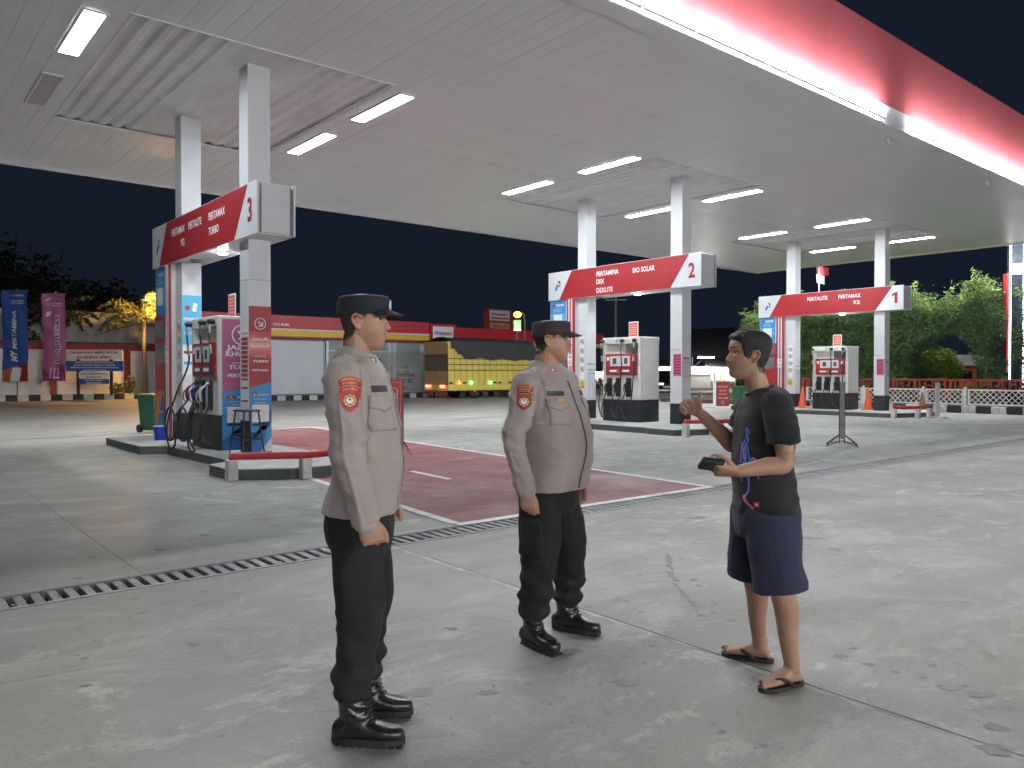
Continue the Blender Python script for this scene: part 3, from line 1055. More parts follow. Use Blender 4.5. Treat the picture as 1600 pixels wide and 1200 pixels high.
# ================================================================== FUEL DISPENSERS
PBODY = mat('pump_white', (.62, .61, .58), .4, var=.1, scale=2.5)
PREDM = mat('pump_red', (.36, .025, .03), .4, var=.1)
DISP = mat('pump_display', (.60, .60, .60), .3, var=.05)
LCD = mat('lcd', (.12, .10, .09), .25, var=.1)
HOSE = mat('hose', (.02, .02, .022), .45, var=.15)
def pump(i, y0, label, hoses=True, left_nozzles=3, colored=False):
    c = ISL[i]
    x0, x1 = -.42, .36
    L = 1.38
    t = thing('fuel_dispenser', label, 'fuel pump', (c, y0, .15), group='fuel dispensers')
    b = MB()
    b.box(x0, x1, 0, L, 0, .60, b=.012)
    b.build('base', BLACK, t)
    b = MB()
    b.box(x0 + .02, x1 - .02, .02, L - .02, .602, 1.85, b=.008)
    b.build('cabinet', PBODY, t)
    for ya in (0, L - .10):
        b = MB()
        b.box(x0, x1, ya, ya + .10, .604, 2.31, b=.012)
        b.build('side_panel', PBODY, t)
    b = MB()
    b.box(x0 - .01, x1 + .01, -.004, L + .004, 2.13, 2.315, b=.012)
    b.build('header', PBODY, t)
    b = MB()
    b.box(x0 + .1, x1 - .1, .60, L - .101, 1.852, 2.128)
    b.build('hose_bay', PBODY, t)
    P = Print((x0 - .0135, L, 2.13), (0, -1, 0), (0, 0, 1))
    P.arrow_mark(.55, .09, .10, 0)
    P.text(PGREY, 'PERTAMINA', .64, .06, .07, 0, align='l')
    P.build('header_print', t)
    # red display head
    b = MB()
    b.box(x0 - .03, x0 + .018, .115, L - .13, 1.27, 1.86, b=.012)
    b.build('display_head', PREDM, t)
    b = MB()
    b.box(x0 - .046, x0 - .031, .34, L - .32, 1.52, 1.80, b=.004)
    b.build('display', DISP, t)
    P = Print((x0 - .048, L - .32, 1.52), (0, -1, 0), (0, 0, 1))
    P.rect(LCD, .10, .24, .06, .22, 0)
    P.rect(LCD, .52, .64, .06, .22, 0)
    for z in (.06, .11, .16, .21):
        P.rect(PGREY, .30, .46, z, z + .015, 0)
    P.build('display_screens', t)
    b = MB()
    b.box(x0 - .042, x0 - .031, .30, .74, 1.33, 1.44, b=.003)
    b.box(x0 - .042, x0 - .031, .80, 1.12, 1.33, 1.44, b=.003)
    b.build('keypad', mat('keypad', (.06, .06, .065), .4, var=.1), t)
    P = Print((x0 - .0435, 1.10, 1.34), (0, -1, 0), (0, 0, 1))
    P.rect(PWHITE, .02, .28, .02, .08, 0)
    P.rect(PORANGE, .31, .37, -.01, .1, 0)
    P.rect(PWHITE, .46, .74, .02, .08, 0)
    P.build('keypad_labels', t)
    P = Print((x0 - .0325, L - .16, 1.66), (0, -1, 0), (0, 0, 1))
    P.rect(PWHITE, .02, .12, .02, .12, 0)
    P.rect(PWHITE, .96, 1.05, .0, .10, 0)
    P.build('stickers', t)
    # topper notice
    b = MB()
    b.box(.06, .075, .50, .84, 2.316, 2.76, b=.003)
    b.build('topper_board', PWHITE, t)
    P = Print((.057, .84, 2.316), (0, -1, 0), (0, 0, 1))
    P.rect(mat('topper_red', (.55, .10, .08), .5, var=.1), .02, .32, .04, .42, 0)
    for k in range(5):
        P.rect(PPEACH, .06, .28, .10 + k * .06, .125 + k * .06, 1)
    P.build('topper_print', t)
    # nozzles in their pockets and hoses hanging from the header
    nz = [(L - .26), .80, .42][:left_nozzles]
    ncol = [mat('nozzle_red', (.25, .02, .03), .4), mat('nozzle_blue', (.02, .06, .22), .4), mat('nozzle_white', (.6, .6, .6), .4)] if colored else [RUBBER] * 3
    for k, y in enumerate(nz):
        b = MB()
        b.box(x0 - .012, x0 + .022, y - .10, y + .10, .68, 1.20, b=.02)
        b.build('nozzle_pocket', BLKMET, t)
        b = MB()
        xo = x0 - .10 if not colored else x0 - .16
        b.tube([(xo + .06, y, 1.10), (xo + .0, y + .01, 1.04), (xo - .01, y + .02, .95), (xo + .02, y + .04, .84)], [.018, .03, .032, .022], n=8, sub=4)
        b.tube([(xo + .0, y + .01, 1.06), (xo - .06, y + .03, .98), (xo - .05, y + .05, .86), (xo + .01, y + .05, .80)], .011, n=6, sub=4)
        b.tube([(xo + .05, y, 1.09), (xo + .12, y - .01, 1.16), (xo + .15, y - .01, 1.12)], .014, n=6, sub=3)
        b.build('nozzle', ncol[k], t)
        b = MB()
        ym = [L - .03, .62, .17][k]
        b.ell((x0 - .05, ym, 2.22), (.09, .06, .05))
        b.build('hose_arm', BLKMET, t)
        b = MB()
        zl = [.10, .06, .03][k]
        xs = x0 - .14
        if colored:
            zl = [.03, .02, .16][k]
            xs = x0 - [.46, .34, .24][k]
            b.tube([(x0 - .10, ym, 2.20), (x0 - .09, ym, 1.95), (x0 - .07, ym - .01, 1.5), (xs + .16, ym - .05, .95), (xs - .02, ym - .12, .42), (xs - .05, ym - .30, zl + .02), (xs - .03, ym - .52, zl), (xs, y - .30, .22),
                    (xs + .02, y - .16, .58), (xs + .0, y + .06, .72), (xs - .04, y + .18, .45), (xs - .02, y + .06, .16), (xs + .02, y - .12, .20), (xs + .05, y - .10, .55), (xo + .02, y + .04, .84)], .017, n=8, sub=7)
        else:
            b.tube([(x0 - .10, ym, 2.20), (x0 - .09, ym, 1.95), (x0 - .055, ym, 1.55), (xs + .02, ym, 1.0), (xs - .03, ym + .02, .45), (xs - .04, (ym + y) / 2, zl),
                (xs, y + .16, .36), (xs + .02, y + .10, .62), (xo + .02, y + .04, .84)], .017, n=8, sub=7)
        b.build('hose', HOSE, t)
        for A_, B_ in (((x0 - .10, ym, 2.16), (x0 - .093, ym, 2.02)), ((x0 - .077, ym, 1.82), (x0 - .066, ym, 1.66))):
            b = MB()
            b.cyl(A_, B_, .025, n=8)
            b.build('hose_coupling', STEEL if k != 1 else GREYMET, t)
    return t
p3 = pump(0, 13.42, 'fuel dispenser with coloured nozzles and a pink and blue lane poster on its side', colored=True)
P = Print((-.36, -.0045, .02), (1, 0, 0), (0, 0, 1))
jalur(P, .68, 2.24, mat('poster_mauve', (.42, .11, .24), .45, var=.06), False)
P.build('side_poster', p3)
pump(1, 13.86, 'white fuel dispenser with three black nozzles under the bay two sign')
pump(2, 13.86, 'white fuel dispenser under the bay one sign, between two orange cones')

# ================================================================== SMALL THINGS ON THE FORECOURT
# bar stool
t = thing('metal_stool', 'tall black metal stool beside the poster column on the left island', 'stool', (4.83, 12.42, .15), R(12))
b = MB()
b.box(-.16, .16, -.15, .15, .71, .74, b=.008)
b.build('seat', BLKMET, t)
for sx in (-1, 1):
    for sy in (-1, 1):
        b = MB()
        b.cyl((sx * .13, sy * .12, .71), (sx * .20, sy * .19, 0), .014, n=8)
        b.build('leg', BLKMET, t)
for z, k in ((.26, .178), (.34, .17)):
    b = MB()
    for a, q in (((-k, -k), (k, -k)), ((k, -k), (k, k)), ((k, k), (-k, k)), ((-k, k), (-k, -k))):
        b.cyl((*a, z), (*q, z), .010, n=6)
    b.build('foot_ring', BLKMET, t)
# blue bucket
t = thing('blue_bucket', 'blue plastic bucket with a pale rim on the left island', 'bucket', (*at(250, 15.55), .15))
b = MB()
b.lathe([(.105, 0), (.125, .26), (.125, .27), (.115, .27), (.10, .02), (.004, .02)], n=24)
b.build('body', mat('bucket_blue', (.015, .05, .42), .4, var=.12), t)
b = MB()
b.lathe([(.124, .262), (.133, .262), (.133, .283), (.124, .283)], n=24)
b.build('rim', mat('bucket_rim', (.45, .6, .78), .4), t)
# wheeled bins
def bin_(loc, label, rz=0.):
    t = thing('waste_bin', label, 'waste bin', (*loc, 0), rz, group='green waste bins')
    b = MB()
    b.prism([(-.24, -.26), (.24, -.26), (.24, .26), (-.24, .26)], .06, .92, top=[(-.29, -.31), (.29, -.31), (.29, .31), (-.29, .31)])
    b.build('body', BINGRN, t)
    b = MB()
    b.box(-.32, .32, -.34, .34, .921, .965, b=.012)
    b.box(-.30, .30, .34, .40, .93, .955)
    b.build('lid', mat('bin_lid', (.10, .13, .05), .5, var=.15), t)
    for sx in (-1, 1):
        b = MB()
        b.cyl((sx * .25, .24, .10), (sx * .31, .24, .10), .10, n=14)
        b.build('wheel', RUBBER, t)
    for k in range(4):
        b = MB()
        b.box(-.18 + k * .12 - .012, -.18 + k * .12 + .012, -.315, -.285, .15, .85)
        b.build('rib', BINGRN, t)
bin_(at(243, 19.6), 'dark green wheeled bin behind the left pump island', R(20))
bin_(at(1160, 31.0), 'dark green wheeled bin behind the man in the black shirt', R(-30))
# cones
def cone(loc, z, label, m, h=.78, s=1.):
    t = thing('traffic_cone', label, 'traffic cone', (*loc, z), group='traffic cones around bay one')
    b = MB()
    b.box(-.20 * s, .20 * s, -.20 * s, .20 * s, 0, .035, b=.01)
    b.build('base', m, t)
    b = MB()
    b.lathe([(.165 * s, .036), (.15 * s, .06), (.03 * s, h), (.02 * s, h + .02), (.003, h + .02)], n=20)
    b.build('body', m, t)
cone(at(1254, 30.2), .15, 'orange traffic cone left of the farthest fuel dispenser', CORANGE)
cone(at(1357, 28.35), .15, 'orange traffic cone between the farthest dispenser and the front column', CORANGE)
cone(at(1441, 29.4), 0, 'faded brown traffic cone on the ground in front of the lattice fence', CBROWN, .74)
# banner stands
def wire_foot(t, z=.1, r=.42):
    for k in range(4):
        a = R(45 + 90 * k)
        b = MB()
        b.tube([(0, 0, .26), (r * .55 * math.cos(a), r * .55 * math.sin(a), .13), (r * math.cos(a), r * math.sin(a), .012)], .009, n=6)
        b.tube([(0, 0, .10), (r * math.cos(a), r * math.sin(a), .012)], .008, n=6)
        b.build('leg', BLKMET, t)
t = thing('banner_stand', 'narrow double sided sign stand seen edge on, wire feet, alone on the open concrete', 'sign stand', (*at(1316, 15.9), 0), R(-40 - 22))
b = MB()
b.box(-.045, .045, -.24, .24, .16, 1.30, b=.006)
b.build('panel', mat('stand_panel', (.30, .27, .26), .6, var=.2), t)
b = MB()
for s in (-1, 1):
    b.box(-.055, -.046, s * .24 - .012, s * .24 + .012, .05, 1.31)
    b.box(.046, .055, s * .24 - .012, s * .24 + .012, .05, 1.31)
b.build('frame', BLKMET, t)
wire_foot(t)
t = thing('banner_stand', 'pale slim sign post on a flat cross foot by the lattice fence', 'sign stand', (*at(1465, 25.6), 0), R(-40))
b = MB()
b.box(-.075, .075, -.02, .02, .06, 1.17, b=.005)
b.build('post', mat('stand_white', (.55, .53, .56), .5, var=.1), t)
b = MB()
b.box(-.35, .35, -.04, .04, .0, .05, b=.006)
b.box(-.04, .04, -.3, .3, .001, .045, b=.006)
b.build('foot', MATS['stand_white'], t)
t = thing('banner_stand', 'red roll banner on a thin black stand behind the nearest officer', 'sign stand', (*at(612, 14.2), 0), R(-32))
b = MB()
b.box(-.30, .20, -.008, .008, .16, 1.36)
b.build('banner', mat('banner_red', (.42, .035, .035), .5, var=.1), t)
P = Print((-.3, -.0095, .16), (1, 0, 0), (0, 0, 1))
for a in (.03, .455):
    P.rect(PPEACH, a, a + .008, .05, 1.15, 0)
P.rect(PPEACH, .03, .463, 1.15, 1.158, 0)
P.ring(PPEACH, .33, .98, .085, .02, 0)
P.text(PWHITE, 'DILARANG', .26, .7, .09, 0, width=.34)
P.build('banner_print', t)
b = MB()
b.cyl((.205, 0, 0), (.205, 0, 1.38), .010, n=8)
b.build('pole', BLKMET, t)
for q in ((.36, -.25), (.05, -.25), (.3, .3)):
    b = MB()
    b.tube([(.205, 0, .25), ((.205 + q[0]) / 2, q[1] / 2, .14), (q[0], q[1], .01)], .007, n=6)
    b.build('leg', BLKMET, t)
t = thing('notice_board', 'dark red notice board leaning in a white frame behind the raised hand', 'notice board', (*at(1129, 33.0), 0), R(-36))
b = MB()
b.box(-.28, .28, -.02, .02, .08, 1.12)
b.build('board', PDRED, t)
b = MB()
b.box(-.40, -.285, -.03, .03, 0, 1.16)
b.box(-.40, .30, -.03, .03, 0, .075)
b.build('frame', WHITEP, t)
P = Print((-.28, -.0225, .08), (1, 0, 0), (0, 0, 1))
for k, s in enumerate(('DILARANG MASUK', 'SELAIN', 'PETUGAS', 'AREA BBM')):
    P.text(PPEACH, s, .28, .80 - k * .16, .09, 0, width=(.46, .28, .34, .44)[k], bold=.02)
P.ring(PPEACH, .28, .16, .07, .02, 0)
P.build('lettering', t)
t = thing('concrete_block', 'pale loose kerb blocks on the ground by the middle bumper rail', 'blocks', (*at(1124, 18.6), 0), R(-35))
b = MB()
b.box(-.22, .12, -.10, .08, 0, .10, b=.01)
b.build('block', KWHITE, t)
b = MB()
b.box(.02, .30, -.12, .05, .101, .17, b=.01)
b.build('block', KWHITE, t)

# ================================================================== FAR SETTING
def XatY(px, Y):
    k = (px - 800) / 1221
    return Y * (F2[0] + R2[0] * k) / (F2[1] + R2[1] * k)
def YatX(px, X):
    k = (px - 800) / 1221
    return X * (F2[1] + R2[1] * k) / (F2[0] + R2[0] * k)
def dep(x, y):
    return x * F2[0] + y * F2[1]

def leaf_mesh(name, pos, m, size, rng, aspect=.32, droop=.35, parent=None, nrm=None):
    """one bent leaf (two quads) per point"""
    n = len(pos)
    d = rng.normal(size=(n, 3))
    d[:, 2] = d[:, 2] * .6 - droop
    d /= np.linalg.norm(d, axis=1)[:, None]
    r = rng.normal(size=(n, 3))
    w = np.cross(d, r)
    w /= np.linalg.norm(w, axis=1)[:, None]
    up = np.cross(w, d)
    s = size * rng.uniform(.6, 1.4, n)[:, None]
    a = pos - d * s * .5
    b = pos + up * s * .06
    c = pos + d * s * .5 - up * s * .05
    hw = w * s * aspect * .5
    V = np.stack([a - hw * .3, a + hw * .3, b + hw, b - hw, c + hw * .25, c - hw * .25], 1).reshape(-1, 3)
    i = np.arange(n)[:, None] * 6
    Fq = np.concatenate([i + np.array([[0, 1, 2, 3]]), i + np.array([[3, 2, 4, 5]])], 1).reshape(-1)
    me = bpy.data.meshes.new(name)
    me.vertices.add(len(V))
    me.vertices.foreach_set('co', V.astype(np.float32).ravel())
    nf = n * 2
    me.loops.add(nf * 4)
    me.loops.foreach_set('vertex_index', Fq.astype(np.int32))
    me.polygons.add(nf)
    me.polygons.foreach_set('loop_start', (np.arange(nf) * 4).astype(np.int32))
    ms = m if isinstance(m, list) else [m]
    for q in ms:
        me.materials.append(q)
    me.polygons.foreach_set('material_index', np.repeat(rng.integers(0, len(ms), n), 2).astype(np.int32))
    me.update()
    me.validate()
    return link(name, me, parent)
def leafmat(name, col):
    m = mat(name, col, .55, var=.3, scale=1.5, spec=.3)
    return m
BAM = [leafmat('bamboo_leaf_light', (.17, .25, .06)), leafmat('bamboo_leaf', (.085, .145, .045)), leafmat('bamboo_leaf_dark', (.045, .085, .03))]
PALMG = [leafmat('palm_leaf', (.10, .14, .04)), leafmat('palm_leaf_dry', (.20, .17, .06))]
BUSHG = [leafmat('bush_leaf_yellow', (.22, .30, .03)), leafmat('bush_leaf', (.10, .19, .03))]
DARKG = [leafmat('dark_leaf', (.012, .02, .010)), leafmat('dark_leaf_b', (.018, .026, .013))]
TRUNK = mat('trunk', (.22, .17, .12), .85, var=.25, scale=9, bump=.4)

# ---- striped kerbs: every painted block a piece of its own
def striped_kerb(name, label, a, b, step, h, depth, n0=0, group='black and white kerbs'):
    a, b = Vector((*a, 0)), Vector((*b, 0))
    ln = (b - a).length
    n = int(ln / step)
    ang = math.atan2(b.y - a.y, b.x - a.x)
    t = thing(name, label, 'kerb', a, ang, group=group)
    ms = []
    for m in (KWHITE, KBLACK):
        q = MB()
        q.box(.006, step - .006, 0, depth, 0, h, b=.02)
        ms.append(q.mesh('kerb_block', m))
    for i in range(n):
        link('kerb_block', ms[(i + n0) % 2], t, (i * step, random.uniform(-.012, .012), random.uniform(-.012, 0)))
    return t
YL = 48.2
striped_kerb('striped_kerb', 'black and white kerb below the banners and notice boards', (-6, YL), (17, YL), .52, .33, .3, 0)
# verge behind the kerb
v = MB()
v.box(-8, 17.5, YL + .31, YL + 1.8, 0, .28)
struct(v.build('verge', mat('verge_soil', (.10, .085, .055), .95, var=.35, scale=3, bump=.5)))
# low white wall with a red cap band and pillars
PLASTER = mat('plaster_white', (.76, .74, .70), .85, var=.14, scale=1.3, bump=.1)
PLRED = mat('plaster_red', (.36, .055, .045), .8, var=.12)
t = thing('boundary_wall', 'low white boundary wall with red top band and red pillars behind the banners', 'wall', (0, YL + 1.85, 0))
b = MB(); b.box(-10, 20, 0, .25, 0, 2.80); b.build('wall', PLASTER, t)
b = MB(); b.box(-10, 20, -.04, .27, 2.802, 3.18); b.build('cap_band', PLRED, t)
b = MB(); b.box(-10, 20, -.35, .35, 3.182, 3.25); b.build('coping', mat('coping_dark', (.08, .08, .085), .7), t)
for x in (XatY(84, YL + 1.8), XatY(199, YL + 1.8), 17):
    b = MB(); b.box(x - .17, x + .17, -.10, -.002, .2, 2.798); b.build('pillar', PLRED, t)
# tall stained concrete wall further back
STAIN = mat('stained_concrete', (.46, .46, .445), .9, var=.25, scale=1.2, stretch=(2.5, 1, .35), bump=.2)
t = thing('tall_wall', 'tall stained grey concrete wall rising behind the low white wall', 'wall', (0, YL + 4, 0))
b = MB(); b.box(-14, 26, 0, .3, 0, 5.15); b.build('wall', STAIN, t)
for x in range(-12, 26, 4):
    b = MB(); b.box(x - .02, x + .02, -.03, -.002, 3.2, 5.1); b.build('pilaster', STAIN, t)

# ---- banners
def cloth_banner(px0, px1, d, z0, z1, label, paint, name='cloth_banner'):
    xa, ya = at(px0, d)
    xb, yb = at(px1, d)
    w = math.hypot(xb - xa, yb - ya)
    t = thing(name, label, 'banner', (xa, ya, 0), math.atan2(yb - ya, xb - xa), group='tall cloth banners by the kerb')
    b = MB()
    b.cyl((w * .5, .17, .25), (w * .5, .17, z1 + .1), .035, n=10)
    b.cyl((0, .13, z1), (w, .13, z1), .02, n=8)
    b.build('pole', GREYMET, t)
    P = Print((0, 0, z0), (1, 0, 0), (0, 0, 1))
    paint(P, w, z1 - z0)
    mats, v, f, mi = P.data()
    bm = bmesh.new()
    vs = [bm.verts.new(p) for p in v]
    for q, k in zip(f, mi):
        try:
            bm.faces.new([vs[i] for i in q]).material_index = k
        except ValueError:
            pass
    bmesh.ops.triangulate(bm, faces=bm.faces[:])
    for _ in range(4):
        ed = [e for e in bm.edges if e.calc_length() > .28]
        if not ed:
            break
        bmesh.ops.subdivide_edges(bm, edges=ed, cuts=1)
        bmesh.ops.triangulate(bm, faces=bm.faces[:])
    for q in bm.verts:
        x, z = q.co.x / w, (q.co.z - z0)
        q.co.y += .05 * math.sin(z * 2.1 + x * 3 + px0) * math.sin(x * math.pi) + .025 * math.sin(z * 5.3 + x * 7) + .02 * math.sin(x * 12 + z)
        q.co.x += .02 * math.sin(z * 1.7 + px0)
    me = bpy.data.meshes.new('cloth')
    bm.to_mesh(me)
    bm.free()
    for m in mats:
        me.materials.append(m)
    for p in me.polygons:
        p.use_smooth = True
    link('cloth', me, t)
BBLUE = mat('banner_blue', (.035, .10, .36), .7, var=.12, scale=1.2)
BPINK = mat('banner_pink', (.46, .13, .30), .7, var=.12, scale=1.2)
BMAG = mat('banner_magenta', (.34, .04, .20), .7, var=.1)
def paint_blue(P, w, h):
    P.step = .006
    P.rect(BBLUE, 0, w, 0, h, 0)
    P.poly(PORANGE, [(0, 0), (w, 0), (w, .2 * h), (0, .115 * h)], 1)
    P.poly(PRED, [(.55 * w, 0), (w, 0), (w, .2 * h), (.6 * w, .17 * h)], 2)
    P.poly(PWHITE, [(.34 * w, 0), (.68 * w, 0), (.74 * w, .15 * h), (.42 * w, .155 * h)], 3)
    P.arrow_mark(.24 * w, .94 * h, .16 * w, 2)
    P.text(PWHITE, 'PERTAMINA', .62 * w, .93 * h, .12 * w, 2, width=.5 * w)
    P.text(PWHITE, 'PERTAMINA', .62 * w, .875 * h, .09 * w, 2, width=.5 * w)
    P.text(PWHITE, 'PATRA NIAGA', .62 * w, .85 * h, .09 * w, 2, width=.5 * w)
    P.text(PWHITE, 'MY', .58 * w, .27 * h, .36 * w, 2, bold=.04, rot=R(90), shear=.25, width=.11 * h)
    P.text(PWHITE, 'PERTAMINA', .56 * w, .565 * h, .24 * w, 2, bold=.035, rot=R(90), shear=.25, width=.42 * h)
def paint_pink(P, w, h):
    P.step = .006
    P.rect(BPINK, 0, w, 0, h, 0)
    P.poly(BMAG, [(0, 0), (w, 0), (w, .2 * h), (.7 * w, .16 * h), (.3 * w, .06 * h), (0, .15 * h)], 1)
    P.poly(PWHITE, [(.12 * w, .9 * h), (.3 * w, .93 * h), (.4 * w, .96 * h), (.22 * w, .94 * h)], 2)
    P.disc(PGREY, .26 * w, .875 * h, .08 * w, 2)
    P.text(PWHITE, 'PERTAMINA', .62 * w, .875 * h, .09 * w, 2, width=.5 * w)
    P.text(PWHITE, 'PATRA NIAGA', .62 * w, .85 * h, .09 * w, 2, width=.5 * w)
    P.poly(PWHITE, [(.14 * w, .73 * h), (.3 * w, .74 * h), (.42 * w, .8 * h), (.2 * w, .79 * h)], 2)
    P.text(PWHITE, 'BrightGas', .72 * w, .475 * h, .30 * w, 2, bold=.10, rot=R(90), width=.56 * h)
    P.text(BMAG, 'BrightGas', .72 * w, .475 * h, .30 * w, 3, bold=.01, rot=R(90), width=.53 * h)
    P.rect(PWHITE, .3 * w, .74 * w, .03 * h, .045 * h, 3)
    for a in (.36, .5, .64):
        P.rect(PWHITE, a * w, a * w + .04, .04 * h, .15 * h, 3)
cloth_banner(4, 44, 42.2, 1.03, 5.95, 'tall blue cloth banner with white slanted lettering, leftmost', paint_blue)
cloth_banner(67, 103, 42.6, 1.05, 5.82, 'tall pink cloth banner with outlined lettering beside the notice boards', paint_pink)

# ---- notice boards
xa, ya = at(104, 43.6)
xb, yb = at(192, 43.6)
w = math.hypot(xb - xa, yb - ya)
t = thing('notice_sign', 'roadside sign of stacked white and blue notice boards on two dark posts', 'sign', (xa, ya, 0), math.atan2(yb - ya, xb - xa))
for u in (.2 * w, .79 * w):
    b = MB(); b.box(u - .07, u + .07, .0, .1, .25, 2.8); b.build('post', mat('post_maroon', (.06, .03, .035), .6), t)
def board(x0, x1, py1, py0, bgm, fgm, lines, edge):
    z0, z1 = zat(py0, 43.6), zat(py1, 43.6)
    b = MB(); b.box(x0, x1, -.06, -.002, z0, z1); b.build('board', edge, t)
    P = Print((x0, -.063, z0), (1, 0, 0), (0, 0, 1))
    hh = z1 - z0
    P.rect(bgm, .03, x1 - x0 - .03, .02, hh - .02, 0)
    n = len(lines)
    for k, (s, wf) in enumerate(lines):
        lh = hh / n
        P.text(fgm, s, (x1 - x0) / 2, hh - (k + .8) * lh, lh * .72, 1, bold=.03, width=wf * (x1 - x0))
    P.build('lettering', t)
board(0, w, 546.5, 561.5, PWHITE, PDRED, [('DILARANG MEROKOK', .86), ('DI AREAL SPBU', .60)], WHITEP)
board(.0, w + .04, 564, 580, PBLUE, PWHITE, [('MENJAGA KEBERSIHAN', .66), ('DAN KEINDAHAN LOKASI', .72), ('MENDUKUNG KENYAMANAN', .84), ('LINGKUNGAN', .4)], PBLUE)
board(.225 * w, .765 * w, 581.5, 591, PWHITE, PBLUE, [('DILARANG MENGGUNAKAN HP', .86), ('DI AREAL INI', .5)], WHITEP)
board(.225 * w, .765 * w, 592, 600, PBLUE, PWHITE, [('MATIKAN MESIN', .6), ('KENDARAAN', .5)], PBLUE)

# ---- palms
def palm(px, d, h, rc, label, dark=False, seed=1, nf=15, slim=.13):
    rng = np.random.default_rng(seed)
    x, y = at(px, d)
    t = thing('palm_tree', label, 'palm', (x, y, .27))
    b = MB()
    b.tube([(0, 0, 0), (.02, 0, h * .3), (-.03, .02, h * .7), (0, 0, h)], [slim * 1.6, slim, slim * .9, slim * .8], n=12, sub=5)
    b.build('trunk', TRUNK, t)
    pos = []
    st = MB()
    for k in range(nf):
        a = 2 * math.pi * k / nf + rng.uniform(-.2, .2)
        el = rng.uniform(.25, 1.25)
        p = Vector((0, 0, h))
        dv = Vector((math.cos(a) * math.cos(el), math.sin(a) * math.cos(el), math.sin(el)))
        pts = [p.copy()]
        for s in range(12):
            p = p + dv * (rc / 10)
            dv = (dv + Vector((0, 0, -.16))).normalized()
            pts.append(p.copy())
        st.tube(pts, [.02, .006], n=5)
        for s in range(2, 13):
            for q in range(16):
                c = pts[s - 1].lerp(pts[s], rng.random())
                r = rng.normal(size=3) * .14 * math.sin(math.pi * min(1, s / 11))
                pos.append((c.x + r[0], c.y + r[1], c.z + r[2] - .03))
    st.build('frond_stems', PALMG[0], t)
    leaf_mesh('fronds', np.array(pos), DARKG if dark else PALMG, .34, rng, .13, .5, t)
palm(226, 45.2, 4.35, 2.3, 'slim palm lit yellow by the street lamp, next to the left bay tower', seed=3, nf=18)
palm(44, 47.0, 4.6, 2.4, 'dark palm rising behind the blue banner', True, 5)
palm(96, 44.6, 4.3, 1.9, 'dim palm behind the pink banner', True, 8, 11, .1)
def shrub(px, d, z0, r, h, label, ms, n, seed, size=.16, cat='shrub'):
    rng = np.random.default_rng(seed)
    x, y = at(px, d)
    t = thing('shrub', label, cat, (x, y, z0))
    b = MB()
    for k in range(4):
        a = k * 1.7
        b.tube([(0, 0, 0), (.25 * r * math.cos(a), .25 * r * math.sin(a), h * .35), (.5 * r * math.cos(a), .5 * r * math.sin(a), h * .7)], [.04 * r + .01, .01], n=6)
    b.build('stems', TRUNK, t)
    q = rng.normal(size=(n, 3))
    q /= np.linalg.norm(q, axis=1)[:, None]
    rad = rng.uniform(.35, 1, n) ** .5
    lump = 1 + .16 * np.sin(q[:, 0] * 5 + seed) * np.sin(q[:, 1] * 6 + 1) + .12 * np.sin(q[:, 2] * 9)
    P = q * (rad * lump)[:, None] * np.array([r, r, h / 2]) + np.array([0, 0, h * .55])
    leaf_mesh('leaves', P, ms, size, rng, .45, .2, t)
shrub(203, 43.9, .28, .32, 1.0, 'small yellow green shrub at the foot of the red pillar', PALMG, 260, 4)
shrub(48, 44.4, .28, .75, 3.4, 'dark columnar shrub between the blue and the pink banner', DARKG, 1800, 9)
shrub(182, 44.0, .28, .35, .6, 'low dry plant at the foot of the notice boards', PALMG, 200, 14)
# distant dark trees
def far_tree(px, d, h, r, label, seed, n=2600):
    rng = np.random.default_rng(seed)
    x, y = at(px, d)
    t = thing('dark_tree', label, 'tree', (x, y, 0), group='dark trees beyond the walls')
    b = MB()
    b.tube([(0, 0, 0), (.1, 0, h * .3), (0, .1, h * .6)], [.28, .2, .1], n=8)
    for k in range(5):
        a = k * 1.3
        b.tube([(0, 0, h * (.35 + .05 * k)), (r * .3 * math.cos(a), r * .3 * math.sin(a), h * .6), (r * .6 * math.cos(a), r * .6 * math.sin(a), h * .78)], [.1, .03], n=5)
    b.build('trunk', TRUNK, t)
    cl = rng.normal(size=(14, 3))
    cl /= np.linalg.norm(cl, axis=1)[:, None]
    cl = cl * np.array([r * .6, r * .6, h * .22]) + np.array([0, 0, h * .68])
    k = rng.integers(0, 14, n)
    P = cl[k] + rng.normal(size=(n, 3)) * np.array([r * .24, r * .24, h * .09])
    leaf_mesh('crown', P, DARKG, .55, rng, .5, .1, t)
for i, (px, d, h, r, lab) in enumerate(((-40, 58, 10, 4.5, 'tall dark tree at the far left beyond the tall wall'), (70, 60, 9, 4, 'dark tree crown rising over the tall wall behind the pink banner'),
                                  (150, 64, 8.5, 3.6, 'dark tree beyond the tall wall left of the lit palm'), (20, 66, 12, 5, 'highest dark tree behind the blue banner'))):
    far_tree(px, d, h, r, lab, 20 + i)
# slack cable
b = MB()
A = Vector((*at(60, 47), zat(505, 47)))
B = Vector((*at(262, 47), zat(497, 47)))
b.tube([A, A.lerp(B, .3) - Vector((0, 0, 1.0)), A.lerp(B, .6) - Vector((0, 0, .55)), B], .018, n=5, sub=8)
tag(b.build('slack_cable', RUBBER), 'black cable sagging in front of the tall grey wall', 'cable')
